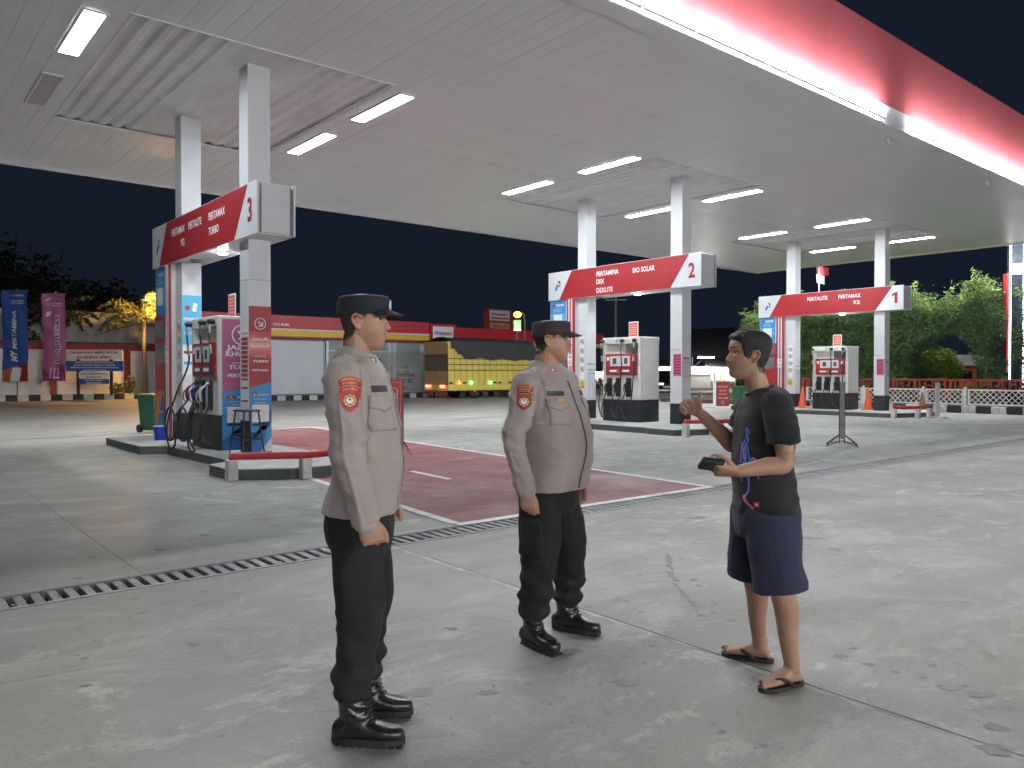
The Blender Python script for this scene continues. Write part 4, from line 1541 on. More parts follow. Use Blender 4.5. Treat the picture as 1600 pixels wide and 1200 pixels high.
# ---- sodium street lamps
SOD = mat('sodium_lamp', (1, .6, .15), .4, var=0, emit=2600, ecol=(1, .52, .14))
def street_lamp(px, d, py, pole_dx, label, r=.14, hgt=None, strength=None):
    x, y = at(px, d)
    z = zat(py, d)
    t = thing('street_lamp', label, 'street lamp', (x, y, 0), R(-40), group='orange street lamps')
    b = MB()
    b.tube([(pole_dx, 0, .0), (pole_dx, 0, z - .6), (pole_dx * .8, 0, z + .05), (0, 0, z + .14)], .05, n=8)
    b.build('pole', GREYMET, t)
    b = MB()
    b.lathe([(.05, z + .12), (.2, z + .06), (.22, z + .03), (.1, z + .03)], n=14)
    b.build('hood', GREYMET, t)
    b = MB()
    b.ell((0, 0, z - .03), (r, r, r * .8), 10, 6)
    b.build('globe', strength or SOD, t)
street_lamp(250, 44.3, 462, .75, 'orange street lamp glowing beside the palm, half hidden by the left bay tower')
street_lamp(808.5, 52, 491, .5, 'orange street lamp glowing above the green lit sign', .26, strength=mat('sodium_lamp_b', (1, .6, .15), .4, var=0, emit=7, ecol=(1, .40, .03)))

# ================================================================== STORE
YS = 41.4
STW = mat('store_white', (.62, .64, .68), .5, var=.06, scale=1)
STRED = mat('store_red', (.44, .02, .035), .4, var=.08)
STYEL = mat('store_yellow', (.72, .46, .02), .45, var=.08)
ALU = mat('aluminium', (.62, .66, .70), .4, metal=.3, var=.05)
GLASS = mat('window_glass', (.75, .82, .85), .03, var=0, trans=.0, alpha=.16, spec=.7)
st = thing('minimart', 'single storey minimart with red and yellow fascia, white wall and glazed front', 'shop building', (0, YS, 0))
xw0 = XatY(505, YS)          # end of plain wall
xs0, xs1 = XatY(657, YS), XatY(699, YS)
xe = XatY(930, YS)
xl = XatY(292, YS)
b = MB(); b.box(xl, xw0, 0, .2, .3, 3.42); b.build('wall', STW, st)
for x in (XatY(430, YS) - 3, XatY(470, YS)):
    b = MB(); b.box(x - .012, x + .012, -.012, -.001, .3, 3.42); b.build('wall_joint', ALU, st)
b = MB(); b.box(xw0 + .001, xw0 + .09, -.05, .15, .3, 3.42); b.build('downpipe', mat('pipe_cyan', (.35, .55, .62), .5), st)
b = MB(); b.box(xl, xs0 + .1, -.85, .2, 3.44, 4.62); b.build('fascia_box', STRED, st)
b = MB(); b.box(xl, xs0 + .1, -.875, -.852, 3.50, 3.82); b.build('yellow_band', STYEL, st)
b = MB(); b.box(xl, xs0 + .1, -.88, -.852, 3.822, 3.90); b.build('white_band', STW, st)
b = MB(); b.box(xs0 + .12, xs1, -.95, .2, 3.35, 4.55); b.build('sign_fascia', STRED, st)
P = Print((xs0 + .3, -.953, 3.45), (1, 0, 0), (0, 0, 1))
ww = xs1 - xs0 - .5
P.rect(PWHITE, 0, ww, 0, .95, 0)
P.text(PBLUE, 'Attaq', .06 * ww, .42, .38, 1, bold=.03, align='l', width=.45 * ww)
P.text(PRED, 'mart', .52 * ww, .42, .38, 1, bold=.03, align='l', width=.42 * ww)
P.rect(PRED, .06 * ww, .94 * ww, .12, .24, 1)
P.build('shop_sign', st)
b = MB(); b.box(xs1 + .02, xe, -.9, .2, 3.62, 4.40); b.build('fascia_box', STRED, st)
b = MB(); b.box(xs1 + .02, xe, -.92, -.902, 3.36, 3.58); b.build('yellow_band', STYEL, st)
b = MB(); b.box(xs1 + .02, xe, -.93, -.5, 3.582, 3.618); b.build('white_band', STW, st)
b = MB(); b.box(xl, xe, .2, 9, 4.3, 4.4); b.build('roof', ROOF, st)
b = MB(); b.box(xl, xe, 8.8, 9, 0, 4.3); b.build('rear_wall', STW, st)
P = Print((XatY(427, YS - .86), -.853, 4.05), (1, 0, 0), (0, 0, 1))
P.text(PWHITE, 'CUCI MOBIL', .0, .0, .2, 0, align='l', width=.95)
P.build('fascia_lettering', st)
b = MB(); b.box(xw0 + .1, xe, -.1, .2, 3.30, 3.43); b.build('window_head', ALU, st)
b = MB(); b.box(xw0 + .1, xe, -.1, .2, .3, .42); b.build('window_sill', ALU, st)
mull = [XatY(p, YS) for p in (511, 560, 608, 616, 660, 700, 760, 830, 920)]
for k, x in enumerate(mull):
    b = MB(); b.box(x - .07, x + .07, -.08, .16, .42, 3.30); b.build('mullion', ALU, st)
for a, q in zip(mull[:-1], mull[1:]):
    b = MB(); b.box(a + .071, q - .071, .03, .045, .421, 3.299); b.build('pane', GLASS, st)
    b = MB(); b.box(a + .071, q - .071, .0, .07, 2.75, 2.81); b.build('transom', ALU, st)
b = MB(); b.box(xl, xe, -1.6, 9, .0, .29); b.build('plinth', CONC, st)
# counters and shelves behind the glass
rg = random.Random(3)
for k, (pa, pb) in enumerate(((514, 606), (618, 659), (702, 828))):
    xa, xb = XatY(pa, YS) + .15, XatY(pb, YS) - .15
    t = thing('display_shelf', ('stocked display shelf behind the left shop window', 'stocked shelf with red front behind the shop window beside the truck', 'stocked shelf behind the glass, hidden by the truck')[k], 'shelf', (xa, YS + .6, .3), group='shop shelves')
    W = xb - xa
    for z in (.02, .5, .95, 1.4):
        b = MB(); b.box(0, W, 0, .7, z, z + .05); b.build('board', WHITEP, t)
    b = MB(); b.box(0, W, -.03, -.001, .95, 1.16); b.build('front_strip', STRED, t)
    for z in (.071, .551, 1.001, 1.451):
        x = .05
        while x < W - .3:
            gw = rg.uniform(.12, .3)
            gh = rg.uniform(.18, .36)
            if rg.random() < .85:
                b = MB(); b.box(x, x + gw, .1, .5, z, z + gh, b=.01)
                b.build('goods', rg.choice([mat('goods_%d' % q, c, .5, var=.1) for q, c in enumerate(((.4, .42, .35), (.25, .4, .3), (.45, .3, .2), (.15, .25, .3), (.5, .48, .4)))]), t)
            x += gw + rg.uniform(.01, .08)
# shop lights inside
SHOPL = mat('shop_tube', (1, 1, 1), .4, var=0, emit=55, ecol=(.85, 1, .92))
for k, p in enumerate((560, 640, 770)):
    t = thing('shop_tube_lamp', ('lit tube lamp on the ceiling behind the left shop window', 'lit tube lamp on the shop ceiling beside the truck', 'lit tube lamp on the shop ceiling behind the truck')[k], 'tube light', (XatY(p, YS), YS + 3.2, 4.0))
    b = MB(); b.box(-.6, .6, -.03, .03, -.04, 0); b.build('tube', SHOPL, t)
    b = MB(); b.box(-.62, .62, -.05, .05, .001, .3); b.build('bracket', FRAME, t)
striped_kerb('striped_kerb', 'black and white kerb in front of the minimart', (xl, YS - 1.62), (XatY(760, YS), YS - 1.62), .46, .29, .12, 1)
# roof sign tower
x, y = XatY(760, 50), 50
w = XatY(800, 50) - x
t = thing('roof_sign', 'red framed roof sign with white lettered panels above the minimart', 'sign', (x, y, 0))
b = MB()
for a in (0, w):
    b.box(a - .09, a + .09, 0, .25, 3.5, 6.6)
b.build('mast', PLRED, t)
b = MB(); b.box(.1, w - .1, -.05, .2, 4.95, 6.75); b.build('board', PLRED, t)
P = Print((.3, -.053, 5.0), (1, 0, 0), (0, 0, 1))
P.rect(PWHITE, 0, w - .6, .78, 1.62, 0)
P.text(PBLUE, 'Attaq', .1, 1.22, .3, 1, bold=.03, align='l', width=.45 * (w - .6))
P.text(PRED, 'mart', .1 + .47 * (w - .6), 1.22, .3, 1, bold=.03, align='l', width=.4 * (w - .6))
P.rect(PRED, .1, w - .7, .92, 1.04, 1)
P.rect(PPEACH, 0, w - .6, .12, .62, 0)
P.text(PDRED, 'OPEN 24 JAM', (w - .6) / 2, .26, .22, 1, width=.75 * (w - .6))
P.build('lettering', t)
for z in (4.5, 4.75):
    b = MB(); b.box(.1, w - .1, .02, .08, z, z + .06); b.build('cross_bar', PLRED, t)
# green lit sign under the lamp
x, y = at(808, 50.5)
t = thing('lit_sign', 'small green and white lit box sign under the orange lamp', 'sign', (x, y, 0), R(-40))
b = MB(); b.cyl((0, .1, 0), (0, .1, 4.9), .05); b.build('pole', GREYMET, t)
b = MB(); b.box(-.26, .26, 0, .16, 4.2, 4.92, b=.02); b.build('box', WHITEP, t)
P = Print((-.25, -.004, 4.2), (1, 0, 0), (0, 0, 1))
P.rect(mat('sign_glow_green', (.2, .6, .1), .4, var=0, emit=1.6, ecol=(.25, .8, .12)), .06, .48, .12, .66, 0)
P.rect(mat('sign_glow_white', (1, 1, 1), .4, var=0, emit=2.5), .06, .48, .02, .11, 0)
P.poly(mat('sign_glow_flame', (1, 1, .8), .4, var=0, emit=2.2, ecol=(1, 1, .7)), [(.2, .2), (.34, .2), (.37, .34), (.27, .56), (.18, .34)], 1)
P.build('lit_face', t)

# ================================================================== TRUCK
TY, TX, TL, TW = 36.4, 25.8, 6.6, 2.35
TYEL = mat('truck_yellow', (.78, .60, .12), .5, var=.12, scale=2)
TREAR = mat('truck_rear', (.42, .27, .14), .6, var=.15, scale=2)
TARP = mat('tarpaulin', (.045, .045, .048), .7, var=.2, scale=3, bump=.3, bscale=8)
TARPB = mat('tarpaulin_brown', (.13, .09, .065), .7, var=.2, scale=3)
t = thing('cargo_truck', 'yellow high sided cargo truck with dark tarpaulin parked before the minimart', 'truck', (TX, TY, 0))
b = MB(); b.box(.0, TL, .04, TW - .04, .62, .80); b.box(.0, TL + 2.2, .6, 1.7, .45, .62); b.build('chassis', TARPB, t)
pl = MB(); pl.box(.016, .44 - .016, 0, .05, .80, 3.22, b=.008); plm = pl.mesh('side_plank', TYEL)
for k in range(15):
    link('side_plank', plm, t, (k * .44, 0, 0))
    link('side_plank', plm, t, (k * .44, TW - .05, 0))
b = MB(); b.box(.02, TL, .055, .06, .8, 3.2); b.box(.02, TL, TW - .06, TW - .055, .8, 3.2); b.build('side_lining', TARPB, t)
for z in (1.62, 1.95, 2.28):
    b = MB(); b.box(.0, TL, -.03, -.001, z, z + .05); b.build('side_bar', mat('truck_bar', (.12, .09, .03), .6), t)
for z in (.62, 3.22):
    b = MB(); b.box(-.03, TL + .03, -.035, TW + .035, z - .04 if z > 1 else z - .14, z + .07 if z > 1 else z + .178 - .002); b.build('edge_beam', TYEL, t) if z < 1 else b.build('top_beam', TYEL, t)
b = MB(); b.box(-.06, -.032, .05, TW - .05, .80, 1.62); b.build('tailgate', TREAR, t)
for k in range(8):
    b = MB(); b.box(-.075, -.061, .15 + k * .28, .19 + k * .28, .84, 1.58); b.build('tailgate_rib', TREAR, t)
b = MB(); b.box(-.05, -.032, .05, TW - .05, 1.66, 2.55); b.build('rear_tarp', TARPB, t)
b = MB(); b.box(-.07, -.032, .02, TW - .02, 2.56, 3.25, b=.03); b.build('rear_panel', TREAR, t)
tp = MB()
n = 26
vs = []
for i in range(n + 1):
    x = .12 + (TL - .25) * i / n
    zt = 3.36 + .025 * math.sin(i * 1.3)
    zb = 2.36 + .06 * math.sin(i * .9) + (.5 if i < 2 else .18 if i < 4 else 0) - .12 * i / n
    for f in range(6):
        vs.append((x, -.10 - .03 * math.sin(f * 1.1 + i * .7), zb + (zt - zb) * f / 5))
    vs.append((x, TW / 2, zt + .22))
    vs.append((x, TW + .05, zt))
tp.add(vs, [(i * 8 + f, (i + 1) * 8 + f, (i + 1) * 8 + f + 1, i * 8 + f + 1) for i in range(n) for f in range(7)], smooth=True)
tp.build('tarpaulin', TARP, t)
def wheel(x, y, r=.42, wdt=.26):
    w_ = MB()
    w_.lathe([(r * .55, -wdt / 2), (r * .92, -wdt / 2), (r, -wdt / 2 + .04), (r, wdt / 2 - .04), (r * .92, wdt / 2), (r * .55, wdt / 2)], n=22)
    o = w_.build('wheel', RUBBER, t, (x, y, r))
    o.rotation_euler = (R(90), 0, 0)
    w_ = MB()
    w_.lathe([(r * .54, -.05), (r * .54, .135), (r * .42, .10), (r * .2, .08), (r * .16, .15), (.01, .15)], n=18)
    w_.build('rim', TYEL, o)
wheel(1.95, .18)
wheel(1.95, TW - .18)
wheel(TL + 1.2, .16)
wheel(TL + 1.2, TW - .16)
prof = [(TL + .15, .55), (TL + 2.2, .55), (TL + 2.25, 1.5), (TL + 2.0, 2.45), (TL + .15, 2.5)]
b = MB(); b.add([(x, y, z) for y in (.1, TW - .1) for x, z in prof], [(0, 1, 2, 3, 4), (9, 8, 7, 6, 5)] + [(i, i + 5, (i + 1) % 5 + 5, (i + 1) % 5) for i in range(5)])
b.build('cab', TYEL, t)
b = MB(); b.add([(TL + .4, .095, 1.55), (TL + 1.9, .095, 1.55), (TL + 1.75, .095, 2.25), (TL + .4, .095, 2.25)], [(0, 1, 2, 3)]); b.build('cab_window', mat('dark_glass', (.02, .025, .03), .1, var=0), t)
TAIL = mat('tail_lamp', (1, .1, .05), .4, var=0, emit=9, ecol=(1, .10, .06))
GRN = mat('marker_green', (.1, 1, .4), .4, var=0, emit=14, ecol=(.05, 1, .35))
for y in (.25, TW - .65):
    b = MB(); b.box(-.10, -.077, y, y + .45, .66, .78, b=.008); b.build('tail_lamp', TAIL, t)
for x, m in ((.75, TAIL), (1.62, GRN), (3.05, GRN)):
    b = MB(); b.box(x - .06, x + .06, -.075, -.04, .86, .98, b=.01); b.build('marker_lamp', m, t)
for x in (.2, 1.15, 3.4, 3.75, 4.6):
    b = MB(); b.box(x - .12, x + .14, -.006, -.001, .86, .96); b.build('slot', PBLACK, t)
for x in (.2, .9):
    b = MB(); b.box(-.02 + x * 0, .0 + x * 0 + .012, .1, .9, .12, .60) if x == .2 else b.box(.0, .012, TW - .9, TW - .1, .12, .60)
    b.build('mud_flap', TARPB, t)

# ================================================================== STREET BEHIND BAY TWO
SHOPG = mat('stall_glow', (1, 1, 1), .4, var=0, emit=260, ecol=(1, .97, .9))
SHEETW = mat('sheet_metal_pale', (.52, .52, .49), .5, var=.12, scale=2)
AWN = mat('dark_awning', (.03, .034, .04), .8, var=.2)
t = thing('sheet_fence', 'pale lit corrugated sheet fence with a red stripe across the street', 'fence', (*at(1072, 60), 0), R(-40))
for k in range(11):
    b = MB(); b.box(k * .17, k * .17 + .155, 0 + .02 * (k % 2), .03 + .02 * (k % 2), .35, 2.0); b.build('sheet', SHEETW, t)
b = MB(); b.box(0, 1.87, -.012, -.001, 1.25, 1.33); b.build('red_stripe', PRED, t)
b = MB(); b.box(-.1, 2.0, -.3, .5, 0, .34); b.build('plinth', CONC, t)
def stall(px0, px1, d, zt, label, lamp=True, cols=((.6, .6, .6), (.5, .1, .1))):
    xa, ya = at(px0, d)
    xb, yb = at(px1, d)
    W = math.hypot(xb - xa, yb - ya)
    t = thing('street_stall', label, 'stall', (xa, ya, 0), math.atan2(yb - ya, xb - xa), group='lit stalls across the street')
    b = MB(); b.box(0, W, 1.6, 1.7, 0, zt); b.build('rear_wall', SHEETW, t)
    for x in (0, W - .08):
        b = MB(); b.box(x, x + .08, 0, .08, 0, zt); b.build('post', WHITEP, t)
        b = MB(); b.box(x, x + .06, .08, 1.6, 0, zt); b.build('side_wall', SHEETW, t)
    b = MB(); b.add([(-.3, -1.2, zt - .25), (W + .3, -1.2, zt - .25), (W + .3, 1.8, zt + .35), (-.3, 1.8, zt + .35)], [(0, 1, 2, 3)])
    b.add([(-.3, -1.2, zt - .30), (W + .3, -1.2, zt - .30), (W + .3, 1.8, zt + .30), (-.3, 1.8, zt + .30)], [(3, 2, 1, 0)]); b.build('awning', AWN, t)
    b = MB(); b.box(.1, W - .1, -.1, .35, 0, .85); b.build('counter', mat('counter_%s' % label[:6], cols[0], .6, var=.15), t)
    P = Print((.15, -.105, .2), (1, 0, 0), (0, 0, 1))
    P.rect(mat('counter_print_%s' % label[:6], cols[1], .5), 0, W - .3, .1, .5, 0)
    P.build('counter_print', t)
    for k in range(3):
        b = MB(); b.box(.2 + k * .5, .55 + k * .5, 1.3, 1.55, .9, 1.5 + .1 * k, b=.02); b.build('goods', MATS['goods_%d' % k], t)
    if lamp:
        b = MB(); b.box(W * .15, W * .85, .3, .36, zt - .20, zt - .15); b.build('lamp_tube', SHOPG, t)
stall(1110, 1150, 61, 2.25, 'white lit street stall left of the green bin')
stall(1186, 1222, 58, 2.0, 'bright street stall behind the neck of the man in black')
stall(916, 958, 62, 1.9, 'lit street stall between the bay two tower and its dispenser', cols=((.45, .3, .12), (.5, .5, .5)))
stall(1026, 1052, 63, 2.3, 'lit street stall behind the black car')
t = thing('lean_to_roof', 'large dark sloping roof over the stalls across the street', 'roof', (*at(1070, 64), 0), R(-40))
b = MB(); b.add([(0, -2, 3.0), (7.2, -2, 2.7), (7.2, 4, 5.6), (0, 4, 5.2)], [(0, 1, 2, 3)]); b.add([(0, -2, 2.9), (7.2, -2, 2.6), (7.2, 4, 5.5), (0, 4, 5.1)], [(3, 2, 1, 0)]); b.build('roof_sheet', AWN, t)
for x in (.2, 3.4, 6.9):
    b = MB(); b.cyl((x, -1.8, 0), (x, -1.8, 2.75), .06, n=8); b.build('post', GREYMET, t)
b = MB(); b.cyl((.2, -1.8, 1.9), (1.3, -1.8, 2.8), .04, n=6); b.build('brace', GREYMET, t)
b = MB(); b.box(.0, 1.2, -4.6, -4.54, 2.65, 2.70); b.build('lamp_tube', SHOPG, t)
b = MB(); b.cyl((.6, -4.57, 2.71), (.6, -1.9, 2.95), .025, n=6); b.build('lamp_arm', GREYMET, t)
# raised far pavement
b = MB()
xa, ya = at(900, 52); xb, yb = at(1240, 52)
n_ = Vector((yb - ya, -(xb - xa), 0)).normalized() * -1
q = [Vector((xa, ya, 0)), Vector((xb, yb, 0)), Vector((xb, yb, 0)) + n_ * 25, Vector((xa, ya, 0)) + n_ * 25]
b.add([(p.x, p.y, .0) for p in q] + [(p.x, p.y, .14) for p in q], [(4, 5, 6, 7), (0, 1, 5, 4), (1, 2, 6, 5), (3, 0, 4, 7), (2, 3, 7, 6)])
struct(b.build('far_pavement', CONC))
# black car and motorcycle
def car(px, d, rz, label):
    x, y = at(px, d)
    t = thing('parked_car', label, 'car', (x, y, .0), rz)
    prof = [(-2.1, .35), (2.1, .35), (2.15, .8), (1.3, 1.0), (.75, 1.62), (-1.7, 1.68), (-2.1, 1.05)]
    b = MB(); b.add([(p, s * (.84 if z > 1.1 else .9), z) for s in (-1, 1) for p, z in prof], [tuple(range(6, -1, -1)), tuple(range(7, 14))] + [(i, (i + 1) % 7, (i + 1) % 7 + 7, i + 7) for i in range(7)])
    b.build('body', mat('car_black', (.012, .012, .014), .2, var=.1, coat=.5), t)
    for s in (-1, 1):
        b = MB(); b.add([(-1.5, s * .872, 1.08), (1.05, s * .885, 1.05), (.7, s * .86, 1.55), (-1.5, s * .855, 1.58)], [(0, 1, 2, 3)]); b.build('window', MATS['dark_glass'], t)
        for xx in (-1.3, 1.35):
            b = MB(); b.lathe([(.2, -.1), (.33, -.1), (.33, .1), (.2, .1)], n=18); o = b.build('wheel', RUBBER, t, (xx, s * .82, .33)); o.rotation_euler = (R(90), 0, 0)
            b = MB(); b.lathe([(.19, -.11), (.19, .11), (.02, .11)], n=14); b.build('rim', STEEL, o)
        b = MB(); b.box(2.1, 2.16, s * .62 - .16, s * .62 + .16, .66, .8, b=.01); b.build('headlight', mat('headlight_dim', (.8, .8, .8), .2, var=0, emit=1.5), t)
    b = MB(); b.box(2.14, 2.17, -.5, .5, .45, .6); b.build('grille', STEEL, t)
car(1038, 56, R(-130), 'black parked car between the middle dispenser and its front column')
def motorbike(px, d, rz, label):
    x, y = at(px, d)
    t = thing('motorcycle', label, 'motorcycle', (x, y, .14), rz, group='motorcycles across the street')
    for xx in (-.6, .62):
        b = MB(); b.lathe([(.2, -.05), (.29, -.04), (.29, .04), (.2, .05)], n=16); o = b.build('wheel', RUBBER, t, (xx, 0, .29)); o.rotation_euler = (R(90), 0, 0)
    b = MB(); b.tube([(.62, 0, .3), (.5, 0, .75), (.42, 0, 1.0)], .03, n=6); b.tube([(.42, -.3, 1.02), (.42, .3, 1.02)], .018, n=6); b.build('fork', STEEL, t)
    b = MB(); b.ell((.0, 0, .5), (.5, .15, .16)); b.ell((.42, 0, .8), (.12, .14, .2)); b.build('body', mat('bike_red', (.25, .02, .03), .3), t)
    b = MB(); b.ell((-.3, 0, .78), (.38, .13, .07)); b.build('seat', RUBBER, t)
motorbike(926, 57, R(20), 'dark motorcycle parked left of the middle dispenser')
motorbike(940, 58, R(60), 'second motorcycle parked close to the middle dispenser')
# utility pole far behind
t = thing('utility_pole', 'tall grey utility pole with cross arm in the dark behind bay two', 'utility pole', (*at(962, 66), 0), R(-40))
b = MB(); b.cyl((0, 0, 0), (0, 0, 8.5), .14, .09, n=8); b.build('pole', GREYMET, t)
b = MB(); b.box(-.9, .9, -.05, .05, 7.6, 7.72); b.build('cross_arm', GREYMET, t)

# ================================================================== RIGHT SIDE: FENCE, HEDGE, TOTEM
XF = 31.6
striped_kerb('striped_kerb', 'black and white kerb below the white lattice fence', (XF, 4.0), (XF, 18.4), .5, .28, -.0 + .2, 0)
fp_ = [(5.9, 8.6), (8.7, 11.35), (11.5, 12.85), (13.0, 15.25), (15.35, 17.8)]
SLAT = MB(); SLAT.box(-.014, .014, -.013, .013, -.38, .38)
slat_me = SLAT.mesh('slat', WHITEP)
for k, (ya, yb) in enumerate(fp_):
    t = thing('lattice_panel', ('white lattice fence panel at the right edge of the picture', 'long white lattice fence panel right of the pale sign post', 'short white lattice gate panel behind the pale sign post', 'white lattice fence panel right of the front column of bay one', 'white lattice fence panel behind the farthest dispenser')[k], 'fence panel', (XF + .05, ya, .30), group='white lattice fence panels')
    W = yb - ya
    H = .58
    for (y0, y1, z0, z1) in ((0, W, 0, .05), (0, W, H - .05, H), (0, .06, .051, H - .051), (W - .06, W, .051, H - .051)):
        b = MB(); b.box(-.03, .03, y0, y1, z0, z1); b.build('frame_bar', WHITEP, t)
    s = .20
    y = .06 + s
    def clip(y, sg):
        # line through (y, mid) at 45 deg clipped to the frame
        h = (H - .1) / 2
        lo, hi = -h, h
        a = (.06 - y) * sg
        c = (W - .06 - y) * sg
        lo, hi = max(lo, min(a, c)), min(hi, max(a, c))
        return lo, hi
    y = -.2
    while y < W + .2:
        for sg in (1, -1):
            lo, hi = clip(y, sg)
            if hi - lo > .06:
                o = link('slat', slat_me, t, (.008 * sg, y + sg * (lo + hi) / 2, H / 2 + (lo + hi) / 2))
                o.rotation_euler = (R(-45) * sg, 0, 0)
                o.scale = (.45, 1, (hi - lo) * math.sqrt(2) / .76)
        y += s
    b = MB(); b.box(-.04, .04, -.10, -.02, -.02, H + .08); b.build('post', WHITEP, t)
# red ornamental fence
XR = 32.7
FRED = mat('fence_red', (.27, .03, .025), .6, var=.15)
t = thing('red_fence', 'low dark red ornamental fence of cut boards behind the white lattice', 'fence', (XR, 4.5, 0))
for z in (.78, 1.18):
    b = MB(); b.box(-.03, .03, 0, 14.6, z, z + .07); b.build('rail', FRED, t)
rb = random.Random(5)
y = .05
while y < 14.5:
    wv = rb.choice((.05, .07, .12, .18))
    b = MB()
    if rb.random() < .55:
        b.box(-.02, .02, y, y + wv, .851, 1.179)
    else:
        h = rb.choice((.1, .16))
        b.box(-.02, .02, y, y + .04, .851, 1.179); b.box(-.02, .02, y + .0405, y + wv + .05, .851 + h, .851 + h + .07)
    b.build('cut_board', FRED, t)
    y += wv + rb.uniform(.06, .16)
for y in range(0, 15, 2):
    b = MB(); b.box(-.04, .04, y, y + .08, 0, 1.3); b.build('post', FRED, t)
# soil strip
b = MB(); b.box(XF + .25, 44, 2, 26, 0, .2); struct(b.build('planting_bed', MATS['verge_soil']))
# bamboo hedge
def hedge(y0, y1, hfun, hole, label, n, seed, xc=35.6, depth=1.1):
    rng = np.random.default_rng(seed)
    t = thing('bamboo_hedge', label, 'hedge', (0, 0, 0), group='clipped bamboo hedges')
    pts = []
    while len(pts) < n:
        m = 20000
        y = rng.uniform(y0 - .1, y1 + .1, m)
        z = rng.uniform(.5, 6.3, m)
        x = xc + depth * (rng.beta(.55, .9, m) * 2 - 1)
        bulge = .15 * np.sin(y * 1.9) * np.sin(z * 1.4) + .10 * np.sin(y * 4.1 + z * 3.3)
        x = x + bulge * .5
        top = np.array(hfun(y)) + .18 * np.sin(y * 5.3) + .1 * np.sin(y * 11)
        ok = z < top + rng.exponential(.10, m) * (rng.random(m) < .35)
        yl = y0 + .14 * np.sin(z * 3.1) + .1 * np.sin(z * 6)
        yh = y1 + .14 * np.sin(z * 2.6 + 1) + .1 * np.sin(z * 7)
        ok &= (y > yl) & (y < yh)
        if hole:
            hy, hw, hz = hole
            u = (y - hy + .08 * np.sin(z * 5)) / (hw * (1.25 - .25 * z / hz))
            ok &= ~((np.abs(u) ** 2.2 + (np.maximum(z, 0) / hz) ** 3) < 1)
        dens = .74 + .26 * np.sin(y * 3.1 + 2 * np.sin(z * 2.2)) * np.sin(z * 2.7 + x * 2)
        ok &= rng.random(m) < dens
        pts += list(np.stack([x, y, z], 1)[ok])
    P = np.array(pts[:n])
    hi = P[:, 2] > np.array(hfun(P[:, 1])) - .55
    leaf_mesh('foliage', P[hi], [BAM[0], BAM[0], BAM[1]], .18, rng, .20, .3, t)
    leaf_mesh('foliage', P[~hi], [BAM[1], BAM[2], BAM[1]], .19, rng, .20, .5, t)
    b = MB()
    for k in range(int((y1 - y0) * 5)):
        yy = rng.uniform(y0 + .1, y1 - .1)
        if hole and abs(yy - hole[0]) < hole[1]:
            continue
        xx = xc + rng.uniform(-.5, .5)
        b.tube([(xx, yy, .2), (xx + rng.uniform(-.1, .1), yy + rng.uniform(-.1, .1), 2.6)], .025, n=5)
    struct(b.build('culms', mat('bamboo_culm', (.20, .18, .07), .6, var=.25), t), 'stuff')
    # free sprays above the clipped top
    sp = []
    for k in range(int((y1 - y0) * 2.2)):
        yy = rng.uniform(y0 + .2, y1 - .2)
        zt = float(hfun(np.array([yy]))[0])
        ln = rng.uniform(.25, .95)
        a = rng.normal() * .35
        for q in range(int(ln * 55)):
            f = rng.random()
            sp.append((xc + rng.normal() * .12, yy + a * f * ln + rng.normal() * .08 * (1.3 - f), zt + f * ln + rng.normal() * .04))
    if sp:
        leaf_mesh('top_sprays', np.array(sp), [BAM[0]], .22, rng, .2, .1, t)
def hA(y):
    return np.interp(y, [11.3, 11.9, 12.4, 13.2, 13.9, 14.9, 16.3, 18, 20.3, 23.3], [4.5, 5.25, 5.0, 4.45, 4.45, 4.9, 4.75, 4.6, 4.7, 4.3])
hedge(11.55, 23.2, hA, (13.45, 1.30, 3.15), 'long clipped bamboo hedge with an arched opening behind the lattice fence', 62000, 31)
hedge(7.0, 10.75, lambda y: 4.75 + .2 * np.sin(y * 3), None, 'bamboo hedge cut off by the right edge of the picture', 14000, 32)
shrub(1467, 36.6, .2, 1.0, 2.3, 'round yellow green clipped bush in the hedge opening', BUSHG, 4200, 33, .15, 'bush')
shrub(1512, 31.6, .2, .55, .8, 'low bright plant in front of the hedge at the right of the opening', BUSHG, 900, 34, .13)
shrub(1330, 33.4, .2, .5, .9, 'low green plant behind the red fence near the front column', BAM, 700, 35, .15)
# orange wall seen through the opening
t = thing('orange_kiosk', 'small orange and white kiosk seen through the hedge opening', 'kiosk', (*at(1487, 44), 0), R(-30))
b = MB(); b.box(0, 1.6, 0, 1, 0, 1.9); b.build('wall', mat('kiosk_orange', (.6, .16, .05), .6, var=.1), t)
b = MB(); b.box(-.4, 1.8, -.3, 1.2, 1.9, 2.5); b.build('awning', WHITEP, t)
b = MB(); b.box(.3, 1.3, -.02, -.002, 1.1, 1.6); b.build('hatch', MATS['dark_glass'], t)
# price totem
XT, YT = 36.9, YatX(1590, 36.9)
t = thing('price_totem', 'tall dark price totem with white lit edges at the right edge of the picture', 'totem sign', (XT, YT, 0), R(-40 - 8))
b = MB(); b.box(-.36, 1.9, -.18, .18, .2, 9.5, b=.01); b.build('body', mat('totem_dark', (.03, .04, .055), .25, var=.1), t)
EDG = mat('totem_led', (1, 1, 1), .4, var=0, emit=5, ecol=(.85, .93, 1))
for x in (-.40, .12):
    b = MB(); b.box(x - .022, x + .022, -.22, -.181, .9, 9.4); b.build('light_strip', EDG, t)
b = MB(); b.box(-.33, .08, -.2, -.181, 5.55, 6.0); b.build('lit_band', mat('totem_glow', (.6, .7, .8), .4, var=0, emit=.15, ecol=(.7, .8, .9)), t)
b = MB(); b.box(-.52, -.42, -.16, .16, 1.5, 5.6); b.build('red_edge', RED, t)
P = Print((.17, -.184, 5.0), (1, 0, 0), (0, 0, 1))
P.rect(PRED, 0, 1.6, 0, .9, 0)
P.rect(PWHITE, 0, 1.6, 1.8, 2.8, 0)
